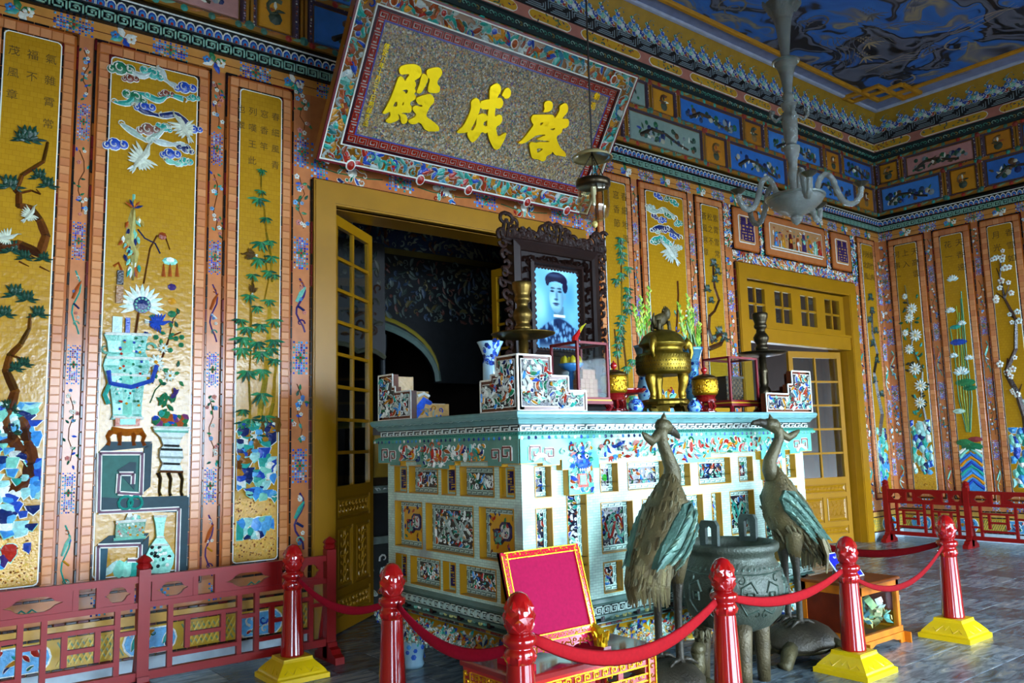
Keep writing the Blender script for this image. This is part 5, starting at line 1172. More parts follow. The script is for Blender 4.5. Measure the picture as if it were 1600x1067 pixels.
F_af = frame_xz(AX0, AY0, 0); F_al = frame_yz(AX0, AY1, 0)
F_ar = lambda u, v, w: (AX1+w, AY0+u, v); F_ab = lambda u, v, w: (AX1-u, AY1+w, v)
RD = .06
mb = MB(); mb.box(AX0+RD+.01, AX1-RD-.01, AY0+RD+.01, AY1-RD-.01, .40, 1.6, '7a9a88'); mb.build('core', M_PALE, alt)
ROWS_Z = (.585, .772, .82, 1.13, 1.185, 1.37)
def lattice(F, W, rows, base, top, e=0.0):
    """rows: list of (z0, z1, [(u0,u1)...]); solid tile work between the sunk panels"""
    mb = MB(F); z = base
    for z0, z1, cells in rows:
        mb.box(e, W-e, z, z0, -RD, 0, 'b4d6c2'); u = e
        for a, b in cells: mb.box(u, a, z0, z1, -RD, 0, 'b4d6c2'); u = b
        mb.box(u, W-e, z0, z1, -RD, 0, 'b4d6c2'); z = z1
    mb.box(e, W-e, z, top, -RD, 0, 'b4d6c2'); mb.build('tiled_face', M_PALE, alt)
def fret_border(mb, a, b, c, d, t, w, col='2f5a50'):
    for (x0, x1, y0, y1, hz) in ((a, b, c, c+t, 1), (a, b, d-t, d, 1), (a, a+t, c+t, d-t, 0), (b-t, b, c+t, d-t, 0)):
        Ln = (x1-x0) if hz else (y1-y0); n = max(1, int(Ln/(t*1.5))); e = t*.12
        for i in range(n):
            s0, s1 = Ln*i/n+t*.1, Ln*(i+1)/n-t*.1
            for q in (.28, .72):
                if hz: mb.box(x0+s0+(0 if q > .5 else t*.3), x0+s1-(t*.3 if q > .5 else 0), y0+t*q-e/2, y0+t*q+e/2, w, w+.003, col)
                else: mb.box(x0+t*q-e/2, x0+t*q+e/2, y0+s0+(0 if q > .5 else t*.3), y0+s1-(t*.3 if q > .5 else 0), w, w+.003, col)
            if hz: mb.box(x0+s1-e, x0+s1, y0+t*.28, y0+t*.72, w, w+.003, col)
            else: mb.box(x0+t*.28, x0+t*.72, y0+s1-e, y0+s1, w, w+.003, col)
def inset(F, a, b, c, d, kind, seed, front=True):
    rnd = R(seed); mb = MB(F); j = .006
    mb.sweep_rect([(0,.004),(j,.004),(j,-RD+.004)], a, b, c, d, 'b8860e')           # yellow reveal
    p = mb.build('inset_panel', M_PAINT, alt)
    t = min(.034, (b-a)*.2); a, b, c, d = a+j, b-j, c+j, d-j; w = -RD+.012
    mb = MB(F)
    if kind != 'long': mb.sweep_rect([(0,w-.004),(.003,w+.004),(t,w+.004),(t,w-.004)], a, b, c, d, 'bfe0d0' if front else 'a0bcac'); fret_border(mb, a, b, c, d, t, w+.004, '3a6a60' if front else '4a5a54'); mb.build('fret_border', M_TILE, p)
    A, B, C, D = a+t, b-t, c+t, d-t
    if kind == 'long':
        A, B, C, D = a+.012, b-.012, c+.01, d-.01
        mb = MB(F); mb.box(a, b, c, d, w-.006, w, 'c49a24'); mb.sweep_rect([(0,w),(0,w+.006),(.012,w+.006)], a, b, c, d, '9ab8a4'); mb.build('field', M_TILE, p); mb = MB(F); longlife(mb, A+.012, B-.012, C+.012, D-.012, w, '241a52', .012); mb.build('seal_character', M_GLAZE, p)
    elif kind == 'emblem':
        mb = MB(F); mb.box(A, B, C, D, w-.006, w, 'c8981a'); mb.build('field', M_TILE, p); mb = MB(F); cu, cv = (A+B)/2, (C+D)/2; W, Hh = B-A, D-C
        for (dx, dy, s, col) in ((-.14,-.08,.30,'3a1230'),(.12,.06,.36,'1a1a4a')):
            o_ = [(cu+W*(dx+s*x), cv+Hh*(dy+s*y*.95)) for x, y in ((-.35,-.7),(.35,-.7),(.6,-.4),(.6,.4),(.35,.7),(-.35,.7),(-.6,.4),(-.6,-.4))]
            mb.prism(o_, w, w+.008, col); i_ = [(cu+W*dx+(x-cu-W*dx)*.68, cv+Hh*dy+(y-cv-Hh*dy)*.72) for x, y in o_]; mb.prism(i_, w+.008, w+.012, '5a9a8a' if dx < 0 else 'c8ccc0')
            shards(mb, cu+W*(dx-.13), cu+W*(dx+.13), cv+Hh*(dy-.2), cv+Hh*(dy+.2), 10, [TEAL, RED, NAVY, GREEN, RUST], .035, w+.012, rnd, None, .006)
        for i in range(16):
            e = rnd.choice(((A+W*.08, rnd.uniform(C,D)), (B-W*.08, rnd.uniform(C,D)), (rnd.uniform(A,B), C+Hh*.08), (rnd.uniform(A,B), D-Hh*.08))); mb.leaf(e[0], e[1], rnd.uniform(0,6.3), .045, .022, w, .008, rnd.choice((RUST, NAVY, RED, BROWN, GREEN)))
        mb.build('cartouche', M_GLAZE, p)
    else:
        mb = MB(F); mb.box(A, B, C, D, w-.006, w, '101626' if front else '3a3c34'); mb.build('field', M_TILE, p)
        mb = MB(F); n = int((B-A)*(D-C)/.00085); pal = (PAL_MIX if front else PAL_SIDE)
        if kind == 'dragon':
            for ph, cc in ((0, rnd.choice(('a8501e', TEAL, RED)) if front else '8a9a8a'), (2.2, JADE if front else '9fb0a4')):
                pts = catmull([(A+(B-A)*(.12+.76*t_/6), (C+D)/2+(D-C)*.3*sin(t_*1.15+seed+ph)) for t_ in range(7)]); q_ = len(pts); mb.stroke(pts, [.006+.012*sin(pi*(t_+.6)/q_) for t_ in range(q_)], w+.012, .012, cc)
            n = int(n*.8)
        shards(mb, A+.004, B-.004, C+.004, D-.004, max(n, 10), pal, .042, w, rnd, WHITE, .010)
        if kind == 'green': mb.disc((A+B)/2, (C+D)/2, .022, w+.01, .014, '2c9a2a', 8)
        mb.build('ceramic_shards', M_GLAZE, p, kind='stuff')
    return p
# front
FT = [(.095,.225,'shard'),(.619,.779,'green'),(.864,1.22,'shard'),(1.285,1.475,'shard'),(1.56,1.917,'shard'),(2.01,2.182,'shard'),(2.60,2.73,'shard')]
FM = [(.095,.225,'shard'),(.615,.90,'dragon'),(.985,1.105,'shard'),(1.25,1.592,'shard'),(1.683,1.793,'shard'),(1.889,2.174,'dragon'),(2.60,2.73,'shard')]
FB = [(.095,.225,'shard'),(.619,.785,'shard'),(.86,1.23,'shard'),(1.285,1.475,'shard'),(1.56,1.917,'shard'),(2.01,2.182,'shard'),(2.60,2.73,'shard')]
TALL = [(.335,.50),(2.29,2.455)]
def addtall(cells, z0, z1): return sorted([(a, b) for a, b, k in cells]+TALL)
lattice(F_af, AW, [(.585,.772,addtall(FB,0,0)), (.772,.82,TALL), (.82,1.13,addtall(FM,0,0)), (1.13,1.185,TALL), (1.185,1.25,addtall(FT,0,0)), (1.25,1.37,[(a,b) for a,b,k in FT])], .56, 1.53)
sd = 1000
for cells, z0, z1 in ((FB,.585,.772),(FM,.82,1.13),(FT,1.185,1.37)):
    for a, b, k in cells: inset(F_af, a, b, z0, z1, k, sd); sd += 1
for a, b in TALL: inset(F_af, a, b, .585, 1.25, 'shard', sd); sd += 1
# left side
LT = [(.095,.261,'long'),(.29,.651,'shard'),(.693,.857,'long'),(.903,1.258,'shard'),(1.312,1.455,'long')]
LM = [(.098,.453,'emblem'),(.499,1.04,'dragon'),(1.10,1.439,'emblem')]
LB = [(.105,.25,'long'),(.30,.664,'shard'),(.696,.839,'long'),(.884,1.259,'shard'),(1.30,1.445,'long')]
lattice(F_al, AD, [(z0, z1, [(a,b) for a,b,k in c]) for z0, z1, c in ((.585,.772,LB),(.82,1.13,LM),(1.185,1.37,LT))], .56, 1.53, RD)
for cells, z0, z1 in ((LB,.585,.772),(LM,.82,1.13),(LT,1.185,1.37)):
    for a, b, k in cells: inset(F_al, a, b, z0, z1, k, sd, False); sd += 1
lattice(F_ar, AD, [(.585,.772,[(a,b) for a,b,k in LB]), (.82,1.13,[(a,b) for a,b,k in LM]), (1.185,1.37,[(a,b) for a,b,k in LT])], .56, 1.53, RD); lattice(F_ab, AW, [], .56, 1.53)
for a, b, k in LM: inset(F_ar, a, b, .82, 1.13, 'shard', sd); sd += 1
# hanging apron with stepped edge
def apron(F, W, drops, seed, front):
    rnd = R(seed); mb = MB(F); zb = 1.40
    pts = [(-.045, 1.535), (-.045, 1.385), (.12, 1.385), (.12, 1.37), (.25, 1.37), (.25, zb)]
    for c, hw, dz in drops:
        if dz > .1: pts += [(c-hw-.05, zb), (c-hw-.05, zb-.06), (c-hw, zb-.06), (c-hw, zb-dz), (c+hw, zb-dz), (c+hw, zb-.06), (c+hw+.05, zb-.06), (c+hw+.05, zb)]
        else: pts += [(c-hw-.06, zb), (c-hw-.06, zb-dz*.5), (c-hw, zb-dz*.5), (c-hw, zb-dz), (c+hw, zb-dz), (c+hw, zb-dz*.5), (c+hw+.06, zb-dz*.5), (c+hw+.06, zb)]
    pts += [(W-.25, zb), (W-.25, 1.37), (W-.12, 1.37), (W-.12, 1.385), (W+.045, 1.385), (W+.045, 1.535)]
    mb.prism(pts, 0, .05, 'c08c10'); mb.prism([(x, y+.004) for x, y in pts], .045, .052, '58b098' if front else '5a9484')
    o = mb.build('apron', M_TILE, alt); mb = MB(F); masks = []
    def frets(x, y, s, f):
        for p in ([(0,0),(0,.9),(.9,.9),(.9,.3),(.35,.3),(.35,.6)],): 
            q = [(x+f*s*a, y+s*b) for a, b in p]
            for k in range(len(q)-1): mb.bar(q[k], q[k+1], s*.22, .052, .006, 'd8d8cc'); mb.bar(q[k], q[k+1], s*.10, .058, .003, '6a2a24')
    for x, f in ((.02,1),(W-.02,-1)): frets(x, 1.405, .085, f); frets(x+f*.11, 1.40, .075, f)
    cols = PAL_WARM if not front else PAL_MIX+[RED, PINK]
    edges = [.27]+[e for c, hw, dz in drops for e in ((c-hw-.04, c+hw+.04) if dz > .1 else ())]+[W-.27]
    for a, b in zip(edges[::2], edges[1::2]): shards(mb, a, b, zb+.006, 1.505, int((b-a)*70), cols, .06, .052, rnd)
    for c, hw, dz in drops:
        if dz > .1:
            shards(mb, c-hw+.01, c+hw-.01, zb-dz+.02, 1.50, 46, PAL_MIX+[PINK, RED], .055, .052, rnd)
            keep = mb; mb = MB(F); masks.append(mb)
            for k in range(14):
                a = k*2*pi/14; mb.leaf(c+.045*cos(a), zb-.005+.04*sin(a), a, .058, .03, .056, .012, (TEAL, SKY, WHITE, '2f62c8', JADE)[k % 5])
            mb.disc(c, zb-.002, .068, .058, .026, BLUE, 12, .056); mb.disc(c, zb-.035, .046, .068, .020, '2f62c8', 10, .026)
            for s in (-1, 1):
                mb.disc(c+s*.028, zb+.016, .016, .072, .010, WHITE, 8); mb.disc(c+s*.027, zb+.015, .007, .081, .005, INK, 6); mb.stroke([(c+s*.008,zb+.03),(c+s*.03,zb+.038),(c+s*.05,zb+.026)], [.006,.012,.004], .072, .008, TEAL); mb.stroke([(c+s*.04,zb+.045),(c+s*.058,zb+.075),(c+s*.05,zb+.10)], [.018,.014,.005], .06, .014, WHITE)
                mb.stroke([(c+s*.02,zb-.045),(c+s*.045,zb-.04),(c+s*.06,zb-.02)], [.006,.010,.004], .078, .008, SKY)
            mb.disc(c, zb-.012, .014, .082, .010, SKY, 7); mb.box(c-.035, c+.035, zb-dz+.045, zb-.085, .056, .064, 'c84a3a'); mb.box(c-.024, c+.024, zb-dz+.06, zb-.095, .064, .068, JADE)
            for k in range(5): mb.leaf(c-.036+k*.018, zb-.05, -pi/2, .026, .014, .084, .008, WHITE)
            mb = keep
        else:
            mb.disc(c, 1.45, .03, .06, .012, WHITE, 10, .05); mb.disc(c, 1.45, .02, .068, .014, RED, 10, .036); shards(mb, c-hw+.01, c+hw-.01, zb-dz+.01, zb, 8, cols, .05, .052, rnd)
    # white corner beasts
    for x, f in ((.07,1),(W-.07,-1)):
        if front: mb.stroke([(x-f*.03,1.40),(x+f*.02,1.435),(x+f*.06,1.43),(x+f*.09,1.40),(x+f*.10,1.385)], [.02,.035,.03,.028,.014], .056, .016, WHITE)
    mb.build('ceramic_shards', M_GLAZE, o, kind='stuff')
    for m_ in masks: m_.build('lion_mask', M_GLAZE, o)
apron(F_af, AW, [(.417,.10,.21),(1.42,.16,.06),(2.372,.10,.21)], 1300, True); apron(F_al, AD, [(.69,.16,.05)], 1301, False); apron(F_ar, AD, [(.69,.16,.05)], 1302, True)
# cornice rings
Fz = lambda u, v, w: (u, v, w)
mb = MB(); mb.sweep_rect([(-.02,1.525),(-.075,1.528),(-.075,1.545),(-.045,1.568),(-.035,1.568)], AX0, AX1, AY0, AY1, '4f9c86'); cr = mb.build('rope_moulding', M_TILE, alt)
mb = MB()
for F, W in ((F_af, AW), (F_al, AD), (F_ar, AD)):
    mb.F = F; n = int((W+.15)/.022)
    for i in range(n): x = -.07+(W+.14)*i/n; mb.stroke([(x, 1.543), (x+.018, 1.562)], .011, .060, .008, '2f7a6a'); 
    n = int((W+.1)/.05)
    for i in range(n): x = -.05+(W+.1)*i/n; mb.disc(x, 1.533, .012, .076, .006, R(i*7+3).choice((BLUE, WHITE, SKY, TEAL, NAVY)), 5)
mb.build('rope_beads', M_GLAZE, cr, kind='stuff')
mb = MB(); mb.sweep_rect([(-.035,1.566),(-.035,1.61)], AX0, AX1, AY0, AY1, '1c2a2a'); mt = mb.build('meander_band', M_TILE, alt)
mb = MB()
for F, W in ((F_af, AW), (F_al, AD), (F_ar, AD)):
    mb.F = F; n = int((W+.06)/.085)
    for i in range(n):
        x = -.033+(W+.066)*i/n; e = (W+.066)/n
        for (p, q, c, d) in ((.0,.85,.82,1),(.0,.12,.1,1),(.0,.5,.0,.18),(.42,.54,.0,.55),(.42,1.0,.42,.58),(.62,.98,.0,.18),(.88,.99,.0,.58)): mb.box(x+e*p, x+e*q, 1.571+.034*c, 1.571+.034*d, .035, .040, 'd4e4dc')
mb.build('meander', M_TILE, mt)
mb = MB(); mb.sweep_rect([(-.03,1.608),(-.05,1.612),(-.055,1.622),(-.066,1.636),(-.085,1.648),(-.087,1.655),(-.092,1.665),(-.092,1.678),(-.084,1.685),(.3,1.685)], AX0, AX1, AY0, AY1, '6a9a98'); mb.box(AX0, AX1, AY0, AY1, 1.60, 1.685, '6a9a98'); sl = mb.build('top_slab', M_TILE, alt)
mb = MB(); rr = R(44)
for F, W in ((F_af, AW), (F_al, AD), (F_ar, AD)):
    mb.F = F; pts = [(-.07+(W+.14)*i/60, 1.644+.003*sin(i*2.4)+rr.uniform(-.0015,.0015)) for i in range(61)]; mb.stroke(pts, .004, .078, .006, 'b8dcd8')
mb.build('wave_line', M_TILE, sl)
# base
mb = MB(); mb.sweep_rect([(.0,.565),(-.02,.56),(-.02,.54),(-.005,.525),(-.005,.47),(-.02,.468),(-.02,.455),(.02,.45),(.02,.435),(-.03,.43),(-.035,.405)], AX0, AX1, AY0, AY1, '5a7a70'); bs = mb.build('base_moulding', M_TILE, alt)
mb = MB(); mb.sweep_rect([(-.006,.523),(-.008,.522),(-.008,.472),(-.006,.471)], AX0, AX1, AY0, AY1, '14201e'); 
for F, W in ((F_af, AW), (F_al, AD), (F_ar, AD)): mb.F = F; meander(mb, 0, W, .474, .52, .066, .008, .006, 'b8d4c8', .15)
mb.build('meander', M_TILE, bs)
mb = MB()
for F, W in ((F_af, AW), (F_al, AD)):
    mb.F = F; rr = R(55); x = 0
    while x < W-.3:
        for k in range(4): curl(mb, x+.05+.055*k, .447, .022, (5 if k % 2 else -5), 1, .010, -.0, .012, rr.choice((JADE, WHITE, '7aa090', 'c8c880')), 7)
        mb.box(x+.255, x+.285, .434, .462, -.01, .022, '1a1416'); x += .31
    n = int(W/.045)
    for i in range(n): mb.slab(W*i/n+.002, W*(i+1)/n-.002, .412, .426, .028, .042, .003, rr.choice((INK, MAROON, INK, '8a6a14')))
mb.build('scroll_tiles', M_GLAZE, bs, kind='stuff')
# bulging skirt with scalloped lower edge
def skirt(F, W, seed):
    rnd = R(seed); mb = MB(F); n = 48; cols = []
    def low(t): 
        e = min(t, 1-t)*W; return .205+(.11*max(0, 1-e/.16))+.018*abs(sin(t*W*9))-.012*cos(t*W*4.2)
    prof = (0, .2, .45, .7, 1.0); wv = (.03, .075, .09, .07, .03)
    vs = []; fs = []
    for i in range(n+1):
        t = i/n; lo = low(t); u = -.06+(W+.12)*t
        for q, w in zip(prof, wv): vs.append((u, .405-(.405-lo)*q, w-.03*(q == 0)))
    m = len(prof)
    for i in range(n):
        for k in range(m-1): fs.append((i*m+k+1, (i+1)*m+k+1, (i+1)*m+k, i*m+k))
    mb.add(vs, fs, 'b48a1e'); s = mb.build('skirt', M_TILE, alt, smooth=True); mb = MB(F)
    def wz(u, v):
        t = (u+.06)/(W+.12); lo = low(min(max(t,0),1)); q = (.405-v)/(.405-lo); 
        q = min(max(q, 0), 1)
        for k in range(4):
            if q <= prof[k+1]: f = (q-prof[k])/(prof[k+1]-prof[k]); return wv[k]*(1-f)+wv[k+1]*f-.002
        return .03
    for i in range(int(W*420)):
        u = rnd.uniform(-.03, W+.03); t = (u+.06)/(W+.12); lo = low(t)+.012; v = lo+(.385-lo)*rnd.random()**1.2; z = wz(u, v); a = rnd.uniform(-.5,.5)+(0 if rnd.random() < .6 else 1.2); s_ = rnd.uniform(.035,.07); c = rnd.choice(('8aa89a', '98b0a4', TEAL, BLUE, '7a9a8a', 'b8c8c0', RED, '6a8a7c', JADE, '8aa89a', OCHRE, NAVY))
        mb.stroke([(u-s_/2*cos(a), v-s_/2*sin(a)), (u, v+.008), (u+s_/2*cos(a), v+s_/2*sin(a))], [.006,.024,.004], z, .010, c)
        if i % 3 == 0: curl(mb, u, v, .018, 5, a, .008, z+.004, .008, WHITE, 6)
    pts = [(-.05+(W+.10)*i/60, low(i/60)+.008) for i in range(61)]; mb.stroke(pts, .014, .03, .014, 'a8bca8')
    mb.build('ceramic_shards', M_GLAZE, s, kind='stuff')
skirt(F_af, AW, 1401); skirt(F_al, AD, 1402); skirt(F_ar, AD, 1403)
ft = MB(); ft.lathe([(.075,0),(.085,.02),(.075,.05),(.09,.14),(.115,.22),(.125,.30),(.10,.34)], 20, (0,0,0), '8fb8cc'); ftm = ft.mesh('porcelain_foot', M_PORC, True)
fo = MB(); rr = R(3)
for i in range(34):
    a = rr.uniform(0,6.3); z = rr.uniform(.06,.25); r = .083+.033*max(0,(z-.05)/.2)+.003; fo.F = lambda u, v, w, a=a, r=r: ((r+w)*cos(a+u/r), (r+w)*sin(a+u/r), v); fo.disc(0, z, rr.uniform(.01,.02), 0, .003, rr.choice((BLUE, SKY, '2a5ab8')), 6)
fom = fo.mesh('blue_pattern', M_PORC)
for x, y in ((AX0+.10, AY1-.14), (AX0+.12, AY0+.12), (AX1-.12, AY0+.14), (AX1-.12, AY1-.14)):
    f_ = inst('porcelain_foot', ftm, alt, (x, y, 0)); inst('blue_pattern', fom, f_)['kind'] = 'stuff'
# ---------------------------------------------------------------- things standing on the altar
ZT = 1.686
def wing(F, steps, seed, root, inner=None, front=True):
    """steps: [(u_end, height)...] from the corner; outer face at w=0"""
    rnd = R(seed); t = .045; pts = [(0, 0)]; u = 0
    ue = steps[-1][0]; pts.append((ue, 0))
    top = []; u = 0
    for e, h in steps: top += [(u, h), (e, h)]; u = e
    pts += top[::-1]
    mb = MB(F); mb.prism(pts, -t, 0, '5a2c16', back=True); o = mb.build('wing', M_TILE, root)
    mb = MB(F); q = pts+[pts[0]]
    for i in range(len(q)-1):
        mb.bar(q[i], q[i+1], .010, 0, .006, WHITE)
        a, b = q[i], q[i+1]; Ln = hypot(b[0]-a[0], b[1]-a[1]); n = max(1, int(Ln/.05)); cx, cy = sum(p[0] for p in pts)/len(pts), sum(p[1] for p in pts)/len(pts)
    def ins(p, k): return [(p[0]+(.022 if p[0] < ue/2 else -.022), p[1]+(.022 if p[1] < .06 else -.022))][0]
    u = .022
    fieldp = [(.022,.022),(ue-.022,.022)]; tp = []; uu = .022
    for i, (e, h) in enumerate(steps): ee = e-.022; tp += [(uu, h-.022), (ee, h-.022)]; uu = ee
    fieldp += tp[::-1]
    mb.prism(fieldp, 0, .004, WHITE); mb.prism([(x+(.005 if x < ue/2 else -.005), y+(.005 if y < .06 else -.005)) for x, y in fieldp], .004, .006, '14181c')
    def ok(x, y):
        uu = 0
        for e, h in steps:
            if x < e-.024: return .026 < y < h-.03
        return False
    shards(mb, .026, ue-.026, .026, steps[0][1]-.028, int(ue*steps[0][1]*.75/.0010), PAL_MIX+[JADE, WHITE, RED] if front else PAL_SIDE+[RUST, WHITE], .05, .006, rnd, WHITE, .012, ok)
    mb.build('ceramic_shards', M_GLAZE, o, kind='stuff')
    if inner:
        G = lambda u, v, w: F(u, v, -t-w); mb = MB(G)
        mb.prism([(x, y) for x, y in pts][::-1], 0, .004, 'b08a50'); pp_ = [(ue*.1,.05),(ue*.18,.17),(ue*.3,.20),(ue*.38,.09),(ue*.46,.05),(ue*.56,.12),(ue*.62,.17),(ue*.72,.15)]
        mb.stroke([(x, y-.02) for x, y in pp_], [.03,.05,.06,.07,.075,.065,.055,.03], .004, .02, '2f62d8')
        shards(mb, .02, ue-.06, .02, .11, 26, ['8a9a8a', SKY, OCHRE, 'a8b0a0', BLUE], .05, .004, rnd, None); mb.stroke([(ue*.5,.18),(ue*.6,.2),(ue*.68,.18)], .02, .02, .01, WHITE)
        mb.build('painted_dragon', M_GLAZE, o)
    return o
SX0, SX1, SY0, SY1 = 2.905, 5.872, 3.615, 5.26
def corner(name_label, wings):
    r = empty('corner_parapet'); tag(r, name_label, 'parapet', 'stepped mosaic parapets on the altar corners')
    for w in wings: wing(*w[:3], r, *w[3:])
corner('tall stepped mosaic parapet on the near front corner of the altar', [
    (frame_xz(SX0, SY0, ZT), [(.25,.32),(.385,.205),(.525,.12)], 1501), (lambda u, v, w: (SX0-w, SY0+u, ZT+v), [(.20,.32),(.25,.22),(.355,.19)], 1502, None, False)])
corner('stepped parapet showing a blue dragon, on the rear left altar corner', [
    (lambda u, v, w: (SX0-w, SY1-.05-u, ZT+v), [(.20,.32),(.235,.23),(.44,.19)], 1503, None, False), (lambda u, v, w: (SX0+.0+u, SY1-.05+w, ZT+v), [(.26,.32),(.39,.215),(.57,.125)], 1504, True, False)])
corner('stepped mosaic parapet on the right front corner of the altar beside the bronze candlestick', [
    (lambda u, v, w: (SX1-u, SY0-w, ZT+v), [(.25,.32),(.31,.215),(.60,.14)], 1505), (lambda u, v, w: (SX1+w, SY0+u, ZT+v), [(.20,.32),(.25,.22),(.355,.19)], 1506)])

def candlestick(label, x, y, s, col):
    r = empty('candlestick', (x, y, ZT)); tag(r, label, 'candlestick', 'bronze candlesticks on the altar')
    def lt(name, prof): mb = MB(); mb.lathe([(a*s*.78, b*s) for a, b in prof], 24, (0,0,0), col); return mb.build(name, M_BRASS, r, True)
    lt('foot', [(.12,0),(.13,.01),(.125,.03),(.09,.06),(.06,.09),(.05,.10)])
    lt('lower_stem', [(.05,.09),(.055,.13),(.075,.17),(.06,.21),(.04,.23),(.05,.26),(.045,.30),(.05,.34),(.055,.36),(.04,.38),(.04,.48)])
    lt('drip_pan', [(.03,.465),(.06,.47),(.20,.485),(.26,.502),(.265,.508),(.25,.506),(.10,.492),(.03,.49)])
    lt('upper_stem', [(a*1.2, b) for a, b in [(.045,.485),(.05,.50),(.035,.515),(.055,.53),(.06,.55),(.045,.565),(.05,.585),(.065,.61),(.068,.635),(.055,.66),(.04,.675),(.038,.70),(.055,.715),(.058,.735),(.05,.75),(.055,.77),(.068,.80),(.07,.83),(.066,.84),(.05,.835)]])
candlestick('tall brass candlestick with a wide pan left of the framed portrait', 3.27, 4.0, 1.0, '6a5424')
candlestick('dark bronze candlestick with a wide pan at the right end of the altar', 5.57, 3.83, .95, '3c3424')

# portrait
pr_ = empty('framed_portrait', (4.12, 4.62, ZT)); tag(pr_, 'blue-toned portrait photograph of a man in a dark turban in a carved dark wooden frame', 'portrait')
Fp = lambda u, v, w: (u, -w, v)
DW = '1e0f0a'
mb = MB(Fp); z0, z1 = .06, 1.31; X0, X1 = -.435, .425
mb.sweep_rect([(0,-.05),(0,.03),(.05,.045),(.07,.03),(.075,.01)], X0, X1, z0, z1, DW); mb.sweep_rect([(-.045,.0),(-.045,.035),(-.02,.045),(-.004,.016)], -.235, .212, .505, 1.135, DW)
mb.box(X0+.06, X1-.06, z0+.06, z1-.06, -.05, .012, '180c08'); mb.box(X0-.03, X1+.03, 0, z0+.02, -.09, .06, DW); mb.build('frame', M_WOOD, pr_)
mb = MB(Fp); rr = R(800)
def scroll_run(p, q, n, r, off=0):
    for i in range(n):
        t = (i+.5)/n; c = (p[0]+(q[0]-p[0])*t, p[1]+(q[1]-p[1])*t); curl(mb, c[0], c[1], r*rr.uniform(.8,1.2), (5.5 if i % 2 else -5.5), rr.random()*6, r*.5, .02, .022, '26130d', 10); mb.leaf(c[0], c[1], rr.random()*6.3, r*1.5, r*.6, .02, .02, '22110b')
scroll_run((X0+.12,z0+.1), (X0+.12,z1-.1), 13, .036); scroll_run((X1-.12,z0+.1), (X1-.12,z1-.1), 13, .036); scroll_run((X0+.12,z1-.12), (X1-.12,z1-.12), 10, .036); scroll_run((X0+.1,z0+.18), (X1-.1,z0+.18), 10, .05)
mb.build('carving', M_WOOD, pr_, kind='stuff')
def pierced(mb, c, r, a0, turn, w=.016):
    pts = [(c[0]+r*(1-.75*i/11)*cos(a0+turn*i/11), .0, c[1]+r*(1-.75*i/11)*sin(a0+turn*i/11)) for i in range(12)]; mb.tube(pts, [w*(1-.4*i/11) for i in range(12)], 6, '26130d')
mb = MB(); n = 25
for i in range(n):
    t = i/(n-1); x = X0-.08+(X1-X0+.16)*t; hgt = z1+.05+.10*abs(cos((t-.5)*2*pi*1.0))*(1 if abs(t-.5) < .15 or t < .1 or t > .9 else .55)
    pierced(mb, (x, z1+.04), .05, rr.random()*6, 5.6*(1 if i % 2 else -1)); pierced(mb, (x+.02, hgt), .05, rr.random()*6, -5.6*(1 if i % 2 else -1)); mb.tube([(x,0,z1),(x+.02,0,hgt-.02)], .014, 6, DW)
mb.tube([(X0-.06,0,z1+.005),(0,0,z1+.012),(X1+.06,0,z1+.005)], .018, 6, DW); mb.build('crest', M_WOOD, pr_)
for sx, xx in ((-1, X0), (1, X1)):
    mb = MB()
    for i in range(17):
        z = .08+i*.075; b = .03+.045*abs(sin(i*.62+.5))+(.03 if i > 11 else 0); pierced(mb, (xx+sx*b*.75, z), .04, rr.random()*6, 5.5*sx*(1 if i % 2 else -1)); mb.tube([(xx,0,z),(xx+sx*b*.9,0,z+.02)], .012, 6, DW)
    mb.build('side_scrolls', M_WOOD, pr_)
